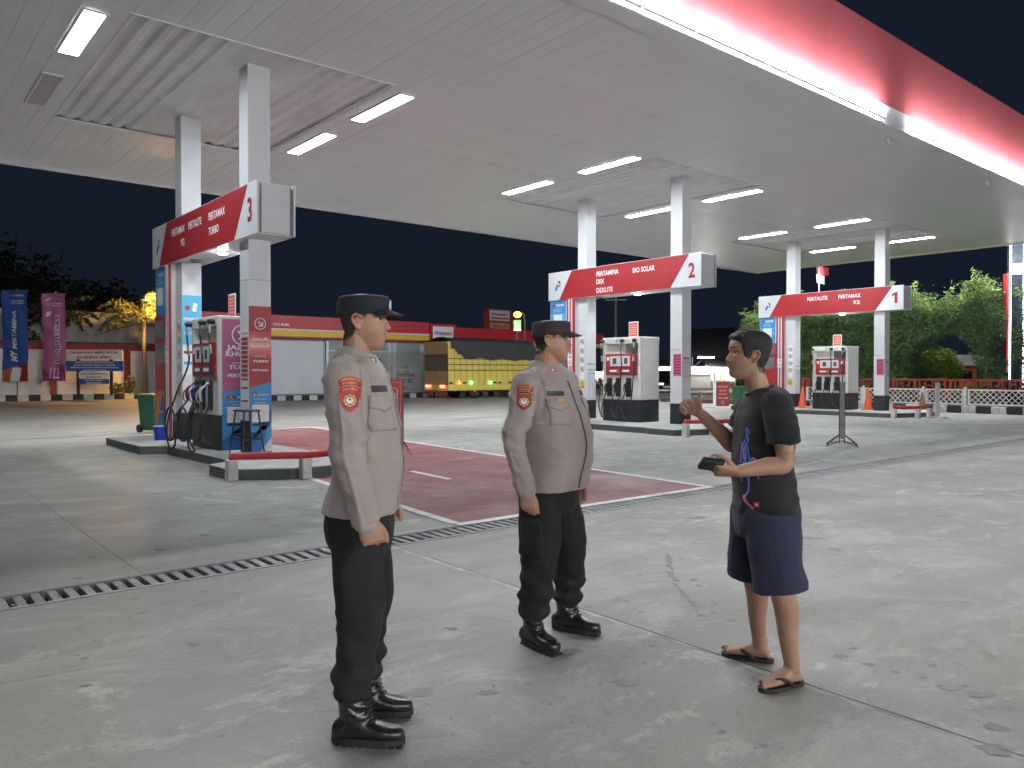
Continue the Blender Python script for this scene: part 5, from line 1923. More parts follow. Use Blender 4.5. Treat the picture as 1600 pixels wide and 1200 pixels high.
P.text(PBLUE, 'PERTAMINA', .1, 2.1, .4, 1, align='l', width=1.4)
P.text(PWHITE, 'PERTALITE', .1, .5, .3, 1, align='l', width=1.2)
P.build('price_print', t)
# flag
x, y = at(1279, 40)
t = thing('flag_pole', 'thin white pole with a red and white flag behind bay one', 'flag', (x, y, 0), R(-40))
b = MB(); b.cyl((0, 0, 0), (0, 0, 7.6), .045, .03, n=8); b.build('pole', WHITEP, t)
def flagpart(name, z0, z1, m, x1=.5):
    b = MB(); vs = []
    for i in range(7):
        for j in range(4):
            xx = -.12 + (x1 + .12) * i / 6
            vs.append((xx, .06 * math.sin(i * 1.2 + j * .5), z0 + (z1 - z0) * j / 3 - .10 * i / 6))
    b.add(vs, [(i * 4 + j, (i + 1) * 4 + j, (i + 1) * 4 + j + 1, i * 4 + j + 1) for i in range(6) for j in range(3)], smooth=True)
    b.build(name, m, t)
flagpart('red_half', 6.55, 6.95, PRED)
flagpart('white_half', 6.1, 6.545, PWHITE, .3)

# ================================================================== ADDED STATION OFFICE (unseen behind the viewpoint, its tubes light the camera-facing sides)
t = thing('added_office', 'added unseen white station office whose veranda lamps light the forecourt', 'building', (0, -9.0, 0))
b = MB(); b.box(-9, 16, -5, -2.2, 0, 3.6); b.build('wall', PLASTER, t)
b = MB(); b.box(-9.5, 16.5, -5.4, .3, 3.7, 3.95); b.build('roof', STRED, t)
for x in (-8.5, -3.5, 1.5, 6.5, 11.5, 15.5):
    b = MB(); b.box(x - .12, x + .12, -.1, .14, 0, 3.69); b.build('veranda_post', WHITEP, t)
for x in (-6, -1, 4, 9, 13):
    b = MB(); b.box(x - .7, x + .7, -2.19, -2.15, .9, 2.4); o = b.build('window', MATS['dark_glass'], t)
    b = MB(); b.box(x - .78, x + .78, -2.18, -2.16, .82, .895); b.build('window_sill', ALU, o)
b = MB(); b.box(2.9, 3.8, -2.19, -2.15, .02, 2.1); b.build('door', STRED, t)
VER = mat('fill_tube', (1, 1, 1), .4, var=0, emit=VERANDA_FILL, ecol=(.95, .98, 1.0))
for k in range(9):
    x = -7.6 + k * 2.8
    q = thing('fill_tube_light', 'added fill tube lamp under the eave of the unseen office', 'tube light', (x, -8.75, 3.62), group='added fill tubes under the office eave')
    b = MB(); b.cyl((-.6, 0, 0), (.6, 0, 0), .03, n=6); b.build('tube', VER, q)
    b = MB(); b.box(-.62, .62, -.04, .04, .035, .079); b.build('batten', FRAME, q)

# ================================================================== PEOPLE
def vnoise(p, seed=0):
    """value noise, vectorised: p (n,3) -> (n,) in 0..1"""
    i = np.floor(p).astype(np.int64)
    f = p - i
    f = f * f * (3 - 2 * f)
    def h(a):
        k = (a[:, 0] * 73856093) ^ (a[:, 1] * 19349663) ^ (a[:, 2] * 83492791) ^ (seed * 2654435761)
        k = (k ^ (k >> 13)) * 1274126177
        k = k ^ (k >> 16)
        return (k & 0xffff) / 65535.0
    r = np.zeros(len(p))
    for dx in (0, 1):
        for dy in (0, 1):
            for dz in (0, 1):
                w = np.where(dx, f[:, 0], 1 - f[:, 0]) * np.where(dy, f[:, 1], 1 - f[:, 1]) * np.where(dz, f[:, 2], 1 - f[:, 2])
                r += w * h(i + np.array([dx, dy, dz]))
    return r
def ridge(p, seed=0):
    return 1 - np.abs(2 * vnoise(p, seed) - 1)

def loft(mb, rings, n=22, ex=2.0):
    """rings: (centre, semi-axis A, semi-axis B[, exponent])"""
    vs = []
    for r in rings:
        c, A, B = Vector(r[0]), Vector(r[1]), Vector(r[2])
        e = r[3] if len(r) > 3 else ex
        for j in range(n):
            t = 2 * math.pi * j / n
            ct, s_ = math.cos(t), math.sin(t)
            vs.append(c + A * math.copysign(abs(ct) ** (2 / e), ct) + B * math.copysign(abs(s_) ** (2 / e), s_))
    k = len(rings)
    fs = [(i * n + j, i * n + (j + 1) % n, (i + 1) * n + (j + 1) % n, (i + 1) * n + j) for i in range(k - 1) for j in range(n)]
    a = sum((Vector(v) for v in vs[:n]), Vector()) / n
    z = sum((Vector(v) for v in vs[-n:]), Vector()) / n
    vs += [a, z]
    fs += [(j, len(vs) - 2, (j + 1) % n)[::1] for j in range(n)]
    fs += [((k - 1) * n + j, (k - 1) * n + (j + 1) % n, len(vs) - 1) for j in range(n)]
    mb.add(vs, fs)
def limb(mb, pts, rad, hint=(0, 1, 0), sub=5, n=18, ends=True):
    """tapered tube through joints; rad: r or (r_along_hint, r_other)"""
    pts = [Vector(p) for p in pts]
    rr = [(r, r) if not isinstance(r, (tuple, list)) else r for r in rad]
    P = catmull(pts, sub)
    t = np.linspace(0, len(rr) - 1, len(P))
    ra = np.interp(t, range(len(rr)), [r[0] for r in rr])
    rb = np.interp(t, range(len(rr)), [r[1] for r in rr])
    h = Vector(hint)
    rings = []
    for i, p in enumerate(P):
        d = (P[min(i + 1, len(P) - 1)] - P[max(i - 1, 0)]).normalized()
        A = (h - d * h.dot(d)).normalized()
        B = d.cross(A)
        rings.append((p, A * ra[i], B * rb[i]))
    if ends:
        d0 = (P[1] - P[0]).normalized()
        d1 = (P[-1] - P[-2]).normalized()
        r0, r1 = rings[0], rings[-1]
        pre = [(r0[0] - d0 * min(ra[0], rb[0]) * q, r0[1] * w, r0[2] * w) for q, w in ((.75, .35), (.45, .75))]
        post = [(r1[0] + d1 * min(ra[-1], rb[-1]) * q, r1[1] * w, r1[2] * w) for q, w in ((.45, .75), (.75, .35))]
        rings = pre + rings + post
    loft(mb, rings, n)
def remesh(mb, voxel, smooth=3, fac=.5):
    me = mb.mesh('tmp', [WHITE])
    bm = bmesh.new()
    bm.from_mesh(me)
    bmesh.ops.recalc_face_normals(bm, faces=bm.faces[:])
    bm.to_mesh(me)
    bm.free()
    ob = bpy.data.objects.new('tmp', me)
    COL.objects.link(ob)
    r = ob.modifiers.new('r', 'REMESH')
    r.mode = 'VOXEL'
    r.voxel_size = voxel
    if smooth:
        s = ob.modifiers.new('s', 'SMOOTH')
        s.factor = fac
        s.iterations = smooth
    dg = bpy.context.evaluated_depsgraph_get()
    out = bpy.data.meshes.new_from_object(ob.evaluated_get(dg))
    bpy.data.objects.remove(ob)
    bpy.data.meshes.remove(me)
    out.materials.clear()
    return out
def coords(me):
    a = np.empty(len(me.vertices) * 3, np.float32)
    me.vertices.foreach_get('co', a)
    return a.reshape(-1, 3).astype(np.float64)
def normals(me):
    a = np.empty(len(me.vertices) * 3, np.float32)
    me.vertices.foreach_get('normal', a)
    return a.reshape(-1, 3).astype(np.float64)
def setco(me, c):
    me.vertices.foreach_set('co', c.astype(np.float32).ravel())
    me.update()
def finish(me, name, mats, parent):
    me.name = name
    for m in (mats if isinstance(mats, list) else [mats]):
        me.materials.append(m)
    me.polygons.foreach_set('use_smooth', [True] * len(me.polygons))
    me.update()
    return link(name, me, parent)
def bvh_of(me):
    return BVHTree.FromPolygons([v.co.copy() for v in me.vertices], [tuple(p.vertices) for p in me.polygons])

# ---- head profile (chin at z 0, ear axis at x 0)
HZ = [-.004, .004, .014, .030, .043, .053, .061, .069, .079, .092, .108, .124, .136, .147, .160, .176, .192, .206, .217, .224, .227]
HF = [.056, .079, .0900, .0925, .0905, .0970, .0945, .0975, .0935, .0920, .0895, .0865, .0900, .0965, .0960, .0935, .086, .072, .052, .030, .010]
HB = [.010, -.012, -.030, -.048, -.058, -.064, -.070, -.074, -.079, -.084, -.089, -.0935, -.096, -.098, -.099, -.098, -.093, -.083, -.066, -.045, -.025]
HW = [.014, .029, .0385, .0470, .0525, .0560, .0590, .0620, .0640, .0665, .0690, .0710, .0725, .0735, .0745, .0745, .0715, .0640, .0510, .0340, .0160]
def head_pt(z, th, off=0., wide=1.):
    xf, xb, w = np.interp(z, HZ, HF), np.interp(z, HZ, HB), np.interp(z, HZ, HW) * wide
    xc = np.clip(.0 + (.09 - z) * -.05, xb + .01, xf - .01)
    ct, st_ = math.cos(th), math.sin(th)
    e = 2 / 2.25
    a = (xf - xc + off) if ct >= 0 else (xc - xb + off)
    return Vector((xc + math.copysign(abs(ct) ** e, ct) * a, math.copysign(abs(st_) ** e, st_) * (w + off), z))
def face_x(z, y, wide=1.):
    xf, w = np.interp(z, HZ, HF), np.interp(z, HZ, HW) * wide
    xc = (.09 - z) * -.05
    return xc + (xf - xc) * max(0, 1 - (abs(y) / w) ** 2.25) ** (1 / 2.25)
EYE = Vector((.0648, .0318, .1235))
def lid_pt(s, a, el, r):
    k = 1 - .55 * (max(0, abs(a - 10) - 20) / 62) ** 2      # lids meet at the corners
    e = R(el * k)
    return Vector((EYE.x + r * math.cos(R(a)) * math.cos(e), s * (EYE.y + r * math.sin(R(a)) * math.cos(e)), EYE.z + r * math.sin(e)))
def head_parts(mb, M, wide=1., full=0.):
    """add head, nose, ears, lids, lips to the builder; M maps head space to person space"""
    q = MB()
    n = 40
    zs = np.concatenate([np.linspace(-.004, .21, 44), [.216, .221, .225, .227]])
    vs = []
    for z in zs:
        for j in range(n):
            p = head_pt(z, 2 * math.pi * j / n, 0, wide + full * math.exp(-((z - .045) / .04) ** 2))
            vs.append(p)
    k = len(zs)
    fs = [(i * n + j, i * n + (j + 1) % n, (i + 1) * n + (j + 1) % n, (i + 1) * n + j) for i in range(k - 1) for j in range(n)]
    fs += [tuple(range(n))[::-1], tuple((k - 1) * n + j for j in range(n))]
    q.add(vs, fs)
    # nose
    nr = []
    for z, x, w in ((.138, .090, .007), (.128, .0945, .0085), (.116, .1015, .0095), (.104, .1090, .0115), (.094, .1145, .0150), (.087, .1155, .0170), (.081, .1105, .0165), (.077, .1000, .0120)):
        nr.append((Vector((x - .022, 0, z)), Vector((.022, 0, 0)), Vector((0, w, 0))))
    loft(q, nr, 16)
    for s in (-1, 1):
        q.ell((.0985, s * .0125, .0845), (.0115, .0065, .0075), 10, 8)      # nostril wing
        # ear: rim and concha
        rim = [(.010, s * .070, .122), (.004, s * .079, .134), (-.010, s * .086, .139), (-.022, s * .088, .130), (-.024, s * .086, .114), (-.016, s * .081, .098), (-.006, s * .074, .085), (.003, s * .069, .084)]
        q.tube([Vector(p) for p in rim], [.0045, .0055, .006, .006, .0055, .0065, .0075, .005], n=8, sub=4)
        q.ell((-.009, s * .0735, .111), (.015, .006, .024), 12, 8)
        q.ell((.008, s * .0715, .108), (.004, .005, .008), 8, 6)
        # brow and cheek volume, lids
        q.tube([Vector((face_x(.1455, s * y, wide) - .003, s * y, .1455 - .12 * abs(y - .03))) for y in (.006, .018, .030, .042, .052)], [.006, .008, .0075, .006, .004], n=8)
        for el, r in ((27, .0034), (-26, .0028)):
            q.tube([lid_pt(s, a, el, .0136) for a in (-52, -30, -8, 14, 36, 56, 72)], [r * .6, r, r, r, r, r * .9, r * .6], n=8)
    # lips
    q.tube([Vector((.0985 - .9 * (y * 18) ** 2 * .016, y, .0675 - abs(y) * .09)) for y in (-.023, -.014, -.005, 0, .005, .014, .023)], [.002, .0048, .0058, .005, .0058, .0048, .002], n=8)
    q.tube([Vector((.0965 - .9 * (y * 18) ** 2 * .016, y, .0560 + abs(y) * .09)) for y in (-.021, -.012, 0, .012, .021)], [.002, .0055, .0065, .0055, .002], n=8)
    o = len(mb.v)
    mb.v += [tuple(M @ Vector(v)) for v in q.v]
    mb.f += [tuple(i + o for i in f) for f in q.f]
    mb.m += q.m
    mb.sm += q.sm
def hand(mb, W, D, N, T, curl, thumb=None, s=1., spread=.0):
    """W wrist, D towards the fingers, N out of the palm, T towards the thumb"""
    W, D = Vector(W), Vector(D).normalized()
    N = Vector(N)
    N = (N - D * N.dot(D)).normalized()
    T0 = D.cross(N).normalized()
    T = T0 if T0.dot(Vector(T)) > 0 else -T0
    loft(mb, [(W - D * .03 * s, T * .026 * s, N * .019 * s), (W, T * .028 * s, N * .019 * s), (W + D * .02 * s, T * .034 * s, N * .0185 * s), (W + D * .05 * s + N * .002, T * .041 * s, N * .0165 * s), (W + D * .08 * s, T * .042 * s, N * .0145 * s), (W + D * .096 * s, T * .038 * s, N * .010 * s)], 18, 2.6)
    ln = [(.043, .025, .020), (.048, .029, .022), (.044, .027, .021), (.034, .020, .018)]
    of = [.029, .0098, -.0098, -.0285]
    tips = []
    for i in range(4):
        p = W + D * (.088 - .004 * abs(i - 1.2)) * s + T * of[i] * s
        a = 0
        pts = [p - D * .012 * s, p]
        Dv = (D + T * spread * (1.5 - i)).normalized()
        for k in range(3):
            a += R(curl[i][k])
            d = Dv * math.cos(a) + N * math.sin(a)
            p = p + d * ln[i][k] * s
            pts.append(p)
        r = [.0098, .0098, .0090, .0084, .0070]
        if i == 3:
            r = [x * .87 for x in r]
        limb(mb, pts, [x * s for x in r], hint=T, sub=3, n=10)
        tips.append(p)
    tb = W + D * .022 * s + T * .026 * s + N * .006 * s
    if thumb is None:
        thumb = [(.55, .75, .25), (.25, .95, .25), (.05, 1, .2)]
    pts = [tb]
    for (a, b, c), l in zip(thumb, (.042, .034, .026)):
        d = (T * a + D * b + N * c).normalized()
        pts.append(pts[-1] + d * l * s)
    limb(mb, pts, [.0155 * s, .0125 * s, .0105 * s, .0085 * s], hint=N, sub=3, n=10)

SKIN = mat('skin', (.385, .220, .148), .52, var=.10, scale=14, bump=.08, bscale=220, sub=.12, spec=.4)
SKINM = mat('skin_man', (.365, .212, .142), .5, var=.10, scale=14, bump=.08, bscale=220, sub=.12, spec=.4)
def skin_zones(m):
    nt = m.node_tree
    p = nt.nodes['Principled BSDF']
    src = p.inputs['Base Color'].links[0].from_socket
    tc = nt.nodes.new('ShaderNodeTexCoord')
    nz = nt.nodes.new('ShaderNodeTexNoise')
    nz.inputs['Scale'].default_value = 260
    nz.inputs['Detail'].default_value = 3
    nt.links.new(tc.outputs['Object'], nz.inputs['Vector'])
    for name, col, lo, hi in (('flush', (.40, .165, .11), 1, 1), ('stubble', (.15, .10, .08), .75, 1.25), ('scalp', (.028, .023, .021), .8, 1.3)):
        at_ = nt.nodes.new('ShaderNodeAttribute')
        at_.attribute_name = name
        mr = nt.nodes.new('ShaderNodeMapRange')
        mr.inputs[1].default_value, mr.inputs[2].default_value = .35, .65
        mr.inputs[3].default_value, mr.inputs[4].default_value = lo, hi
        nt.links.new(nz.outputs['Fac'], mr.inputs[0])
        mu = nt.nodes.new('ShaderNodeMath')
        mu.operation = 'MULTIPLY'
        mu.use_clamp = True
        nt.links.new(at_.outputs['Fac'], mu.inputs[0])
        nt.links.new(mr.outputs[0], mu.inputs[1])
        mx = nt.nodes.new('ShaderNodeMix')
        mx.data_type = 'RGBA'
        nt.links.new(mu.outputs[0], mx.inputs['Factor'])
        nt.links.new(src, mx.inputs[6])
        mx.inputs[7].default_value = (*col, 1)
        src = mx.outputs[2]
    nt.links.new(src, p.inputs['Base Color'])
skin_zones(SKIN)
skin_zones(SKINM)
def sstep(x):
    x = np.clip(x, 0, 1)
    return x * x * (3 - 2 * x)
def paint_zones(me, hc, lo_fn, stub):
    x, y, z = hc[:, 0], hc[:, 1], hc[:, 2]
    deg = np.abs(np.degrees(np.arctan2(y, x)))
    zone = (z > -.03) & (z < .25) & (np.hypot(x, y) < .135)
    lo = lo_fn(deg)
    sc = sstep((z - lo + .016) / .024) * zone * (np.abs(y) < .0765)
    jaw = sstep((.092 - z) / .03) * sstep((x - .005) / .03) * zone * (z > -.02)
    lipz = np.exp(-((z - .0760) / .006) ** 2) * (np.abs(y) < .030) * (x > .075)
    st = (np.clip(jaw * .30 + lipz * .45, 0, .7) * stub + .16 * np.exp(-(((np.abs(y) - .033) / .020) ** 2 + ((z - .120) / .012) ** 2)) * (x > .04)) * zone
    fl = (.45 * np.exp(-((x - .112) ** 2 + y ** 2 + (z - .088) ** 2) / .013 ** 2) + .35 * np.exp(-(((np.abs(y) - .045) / .018) ** 2 + ((z - .092) / .016) ** 2)) * (x > .03) + .5 * ((np.abs(y) > .0765) & zone))
    for n, v in (('scalp', sc), ('stubble', st), ('flush', fl)):
        a = me.attributes.new(n, 'FLOAT', 'POINT')
        a.data.foreach_set('value', v.astype(np.float32))
LIP = mat('lips', (.26, .11, .09), .45, var=.1, scale=30)
HAIR = mat('hair', (.012, .011, .011), .55, var=.4, scale=60, bump=.6, bscale=260, spec=.35)
STUB = mat('cropped_hair', (.045, .034, .030), .75, var=.35, scale=120, bump=.4, bscale=300)
EYEW = mat('eye_white', (.55, .52, .48), .2, var=0)
EYEB = mat('eye_dark', (.015, .01, .008), .12, var=0)
SHIRT = mat('uniform_taupe', (.325, .280, .260), .85, var=.07, scale=6, bump=.12, bscale=420, sheen=.15)
SEAMSHADE = mat('seam_shade', (.20, .17, .16), .9, var=.05)  # shadow line along pocket and flap edges, painted in darker cloth colour
TROUS = mat('trouser_black', (.009, .009, .0105), .85, var=.2, scale=6, bump=.15, bscale=380)
LEATH = mat('boot_leather', (.012, .012, .013), .30, var=.35, scale=7, bump=.10, bscale=60, spec=.6)
SOLE = mat('boot_sole', (.016, .016, .016), .7, var=.2, scale=10)
CAPM = mat('cap_dark', (.012, .013, .018), .85, var=.12, scale=8, bump=.12, bscale=420)
CAPB = mat('cap_brown', (.030, .022, .022), .85, var=.12, scale=8, bump=.12, bscale=420)
TEE = mat('tee_black', (.0095, .0100, .0125), .9, var=.12, scale=7, bump=.12, bscale=420, sheen=.06)
NAVY = mat('shorts_navy', (.018, .021, .048), .88, var=.15, scale=6, bump=.14, bscale=420, sheen=.06)
FOAM = mat('sandal_foam', (.014, .014, .015), .65, var=.2)
GOLD = mat('badge_gold', (.62, .40, .06), .45, var=.1)
BRED = mat('badge_red', (.42, .025, .045), .6, var=.08)
BDARK = mat('badge_dark', (.03, .012, .016), .6, var=.1)
BWHITE = mat('badge_white', (.62, .62, .62), .4, var=.05)

def decal(bvh, P, name, parent, off=.0025, fine=.008, skirt=0., reach=.12):
    """lay a flat print on a curved surface by dropping it along -N"""
    bm = bmesh.new()
    mats = []
    for m, vs, fs, layer in P.parts:
        if m not in mats:
            mats.append(m)
        vv = [bm.verts.new((a, b, layer * P.step)) for a, b in vs]
        for f in fs:
            try:
                bm.faces.new([vv[i] for i in f]).material_index = mats.index(m)
            except ValueError:
                pass
    bmesh.ops.triangulate(bm, faces=bm.faces[:])
    for _ in range(5):
        ed = [e for e in bm.edges if e.calc_length() > fine * 1.6]
        if not ed:
            break
        bmesh.ops.subdivide_edges(bm, edges=ed, cuts=1)
        bmesh.ops.triangulate(bm, faces=bm.faces[:])
    if skirt:
        be = [e for e in bm.edges if e.is_boundary]
        r = bmesh.ops.extrude_edge_only(bm, edges=be)
        for v in r['geom']:
            if isinstance(v, bmesh.types.BMVert):
                v.co.z -= skirt
    dead = []
    for v in bm.verts:
        p = P.o + P.u * v.co.x + P.v * v.co.y
        hit = bvh.ray_cast(p + P.n * reach, -P.n, reach * 2.2)
        if hit[0] is None:
            hit = bvh.find_nearest(p)
            nn = hit[1]
        else:
            nn = P.n
        v.co = hit[0] + nn * (off + v.co.z)
    me = bpy.data.meshes.new(name)
    bm.to_mesh(me)
    bm.free()
    for m in mats:
        me.materials.append(m)
    for p in me.polygons:
        p.use_smooth = True
    return link(name, me, parent)

def face_extras(parent, M, wide=1., stubble=False, man=False):
    for s in (-1, 1):
        b = MB()
        b.ell((EYE.x, s * EYE.y, EYE.z), (.0128, .0128, .0124), 16, 12, 0)
        b.ell((EYE.x + .0088, s * (EYE.y + .0012), EYE.z + .0004), (.0048, .0062, .0062), 12, 8, 1)
        b.v = [tuple(M @ Vector(v)) for v in b.v]
        b.build('eye', [EYEW, EYEB], parent)
        b = MB()
        b.tube([lid_pt(s, a, 24, .0158) for a in (-46, -24, 0, 24, 48, 74)], [.0006, .0013, .0015, .0016, .0015, .0008], n=6, sub=3)
        b.v = [tuple(M @ Vector(v)) for v in b.v]
        b.build('eyelash', HAIR, parent)
        b = MB()
        ys = (.012, .020, .030, .040, .050)
        b.tube([Vector((face_x(.1475, s * y, wide) + .0030, s * y, .1480 + .004 * math.sin((y - .012) / .038 * 2.6))) for y in ys], [.0022, .0036, .0038, .003, .0012], n=7, sub=3)
        b.v = [tuple(M @ Vector(v)) for v in b.v]
        b.build('eyebrow', HAIR, parent)
    if man:
        b = MB()
        b.tube([Vector((.1015 - (y * 20) ** 2 * .010, y, .0755 - abs(y) * .12)) for y in (-.022, -.012, 0, .012, .022)], [.001, .0026, .0022, .0026, .001], n=6, sub=3)
        b.v = [tuple(M @ Vector(v)) for v in b.v]
        b.build('moustache', STUB, parent)
def hair_shell(parent, M, test, m, name='hair', wide=1., amp=.002, nz=70, nt=110, zmax=.2269, seed=1):
    """test(z, theta_deg) -> thickness above the scalp (negative hides it)"""
    vs = []
    zs = np.concatenate([np.linspace(.02, .20, nz - 16), .20 + .027 * np.sin(np.linspace(0, 1, 17)[1:] * math.pi / 2)])
    for z in zs:
        for j in range(nt):
            th = 2 * math.pi * j / nt
            deg = abs(math.degrees(math.atan2(math.sin(th), math.cos(th))))
            h = test(z, deg)
            p = head_pt(min(z, zmax), th, 0, wide)
            n = Vector((p.x * .9, p.y * 1.25, (z - .115) * .9)).normalized()
            vs.append(p + n * h)
    V = np.array([tuple(v) for v in vs])
    nn = vnoise(V * 160, seed) * .6 + vnoise(V * np.array([420, 420, 160]), seed + 2) * .4 - .5
    C = np.array([.0, 0, .11])
    dirv = V - C
    dirv /= np.linalg.norm(dirv, axis=1)[:, None]
    V = V + dirv * (nn * amp * 2)[:, None]
    b = MB()
    k = len(zs)
    fs = [(i * nt + j, i * nt + (j + 1) % nt, (i + 1) * nt + (j + 1) % nt, (i + 1) * nt + j) for i in range(k - 1) for j in range(nt)]
    fs.append(tuple((k - 1) * nt + j for j in range(nt)))
    b.add([M @ Vector(v) for v in V], fs, smooth=True)
    b.build(name, m, parent)
def cap_parts(parent, M, m, tilt=0.):
    # crown
    q = MB()
    rings = []
    n = 36
    prof = [(.142, 1.0, .0), (.144, 1.012, .0), (.162, 1.015, .0), (.166, 1.0, .0), (.186, 1.0, .0), (.203, .985, .0), (.211, .965, -.001), (.2155, .92, -.003), (.219, .78, -.006), (.2215, .4, -.010)]
    vs = []
    for z, k, dx in prof:
        for j in range(n):
            th = 2 * math.pi * j / n
            x = math.cos(th)
            fx = .106 if x > 0 else .111
            zz = z + (.006 * x) * (z > .18) * k + ((.012 * x - .004) if z < .15 else (.008 * x if z < .17 else 0))
            vs.append((fx * k * x + dx, .0855 * k * math.sin(th), zz))
    kk = len(prof)
    q.add(vs, [(i * n + j, i * n + (j + 1) % n, (i + 1) * n + (j + 1) % n, (i + 1) * n + j) for i in range(kk - 1) for j in range(n)] + [tuple((kk - 1) * n + j for j in range(n)), tuple(range(n))[::-1]], smooth=True)
    q.v = [tuple(M @ Vector(v)) for v in q.v]
    q.build('cap_crown', m, parent)
    # visor
    q = MB()
    na, nr = 24, 7
    for sgn in (0, 1):
        vs = []
        for i in range(na + 1):
            a = R(-66 + 132 * i / na)
            for r in range(nr + 1):
                f = r / nr
                ln = .066 * math.cos(a) ** .7
                x = .102 * math.cos(a) + f * ln
                y = .083 * math.sin(a) * (1 + .04 * f)
                z = .169 - .025 * f * (.55 + .45 * math.cos(a)) - .016 * (1 - math.cos(a)) * 1.6 - .0035 * sgn
                vs.append((x, y, z))
        fs = [(i * (nr + 1) + r, i * (nr + 1) + r + 1, (i + 1) * (nr + 1) + r + 1, (i + 1) * (nr + 1) + r) for i in range(na) for r in range(nr)]
        if sgn:
            fs = [f[::-1] for f in fs]
        q.add(vs, fs, smooth=True)
    o2 = (na + 1) * (nr + 1)
    q.f += [(i * (nr + 1) + nr, o2 + i * (nr + 1) + nr, o2 + (i + 1) * (nr + 1) + nr, (i + 1) * (nr + 1) + nr) for i in range(na)]
    q.m += [0] * na
    q.sm += [False] * na
    q.v = [tuple(M @ Vector(v)) for v in q.v]
    q.build('visor', m, parent)
    # metal badge on the front
    q = MB()
    for k in range(3):
        pass
    bx = []
    q.prism([(-.011, .170), (.0, .165), (.011, .170), (.015, .187), (.008, .200), (0, .206), (-.008, .200), (-.015, .187)], 0, .004, axis='x')
    V = []
    for v in q.v:
        y, z = v[1], v[2]
        V.append(tuple(M @ Vector((.1075 - (y / .0855) ** 2 * .06 + v[0] + .001 - (z - .2) * .02, y, z))))
    q.v = V
    q.build('cap_badge', BWHITE, parent)

def boot(parent, pos, ang, roll=0.):
    """pos: ground point under the ankle; ang: toe direction in person space"""
    q = MB()
    zz = [(.285, -.012, .060, .052), (.24, -.012, .060, .052), (.19, -.010, .058, .050), (.14, -.004, .060, .048), (.10, .008, .068, .046), (.075, .02, .078, .046)]
    loft(q, [(Vector((c, 0, z)), Vector((a, 0, 0)), Vector((0, b, 0))) for z, c, a, b in zz[::-1]], 22)
    ft = [(-.090, .020, .040, 0), (-.084, .032, .056, 0), (-.065, .040, .070, 0), (-.03, .042, .082, 0), (.01, .043, .090, 0), (.05, .045, .078, 0), (.09, .048, .060, 0), (.125, .050, .052, 0), (.155, .048, .049, 0), (.178, .041, .044, 0), (.193, .030, .036, 0), (.200, .016, .026, 0)]
    loft(q, [(Vector((x, 0, .024 + h * .50)), Vector((0, w, 0)), Vector((0, 0, h * .60)), 2.3) for x, w, h, _ in ft], 20)
    me = remesh(q, .0045, 6)
    c = coords(me)
    n = normals(me)
    sh = c[:, 2] > .10
    c += n * (np.where(sh, .0035 * np.sin(c[:, 2] * 150 + 3 * np.sin(c[:, 0] * 40)) * np.clip((c[:, 2] - .08) / .08, 0, 1) * (c[:, 0] > -.02), 0) + .002 * (vnoise(c * 40, 3) - .5))[:, None]
    setco(me, c)
    o = finish(me, 'boot', LEATH, parent)
    o.location = pos
    o.rotation_euler = (0, 0, ang)
    s = MB()
    N = 30
    out = []
    for i in range(N):
        t = 2 * math.pi * i / N
        x = .055 + .150 * math.cos(t)
        w = np.interp(x, [-.092, -.06, 0, .06, .13, .19, .208], [.024, .038, .042, .046, .052, .042, .020])
        out.append((x, w * math.copysign(abs(math.sin(t)) ** .72, math.sin(t))))
    s.prism(out, .006, .033)
    s.build('sole', SOLE, o)
    tr = MB()
    for k in range(9):
        x = -.075 + k * .031
        w = np.interp(x, [-.092, -.06, 0, .06, .13, .19, .208], [.028, .038, .041, .045, .050, .042, .028])
        tr.box(x, x + .023, -w + .004, w - .004, 0, .0058)
    struct(tr.build('tread', SOLE, o), 'stuff')
    la = MB()
    for k in range(6):
        f = k / 5
        x = .092 - .06 * f
        z = .098 + .09 * f + .0
        x = np.interp(z, [.095, .12, .2], [.085, .066, .052])
        la.tube([(x - .01, -.028, z), (x + .006, 0, z + .004), (x - .01, .028, z)], .0032, n=6, sub=3)
    struct(la.build('laces', RUBBER, o), 'stuff')
    return o

def torso_rings(tab, lean=0.):
    """tab rows: z, centre x, half depth, half width, exponent"""
    return [(Vector((r[1], 0, r[0])), Vector((r[2], 0, 0)), Vector((0, r[3], 0)), r[4] if len(r) > 4 else 2.4) for r in tab]

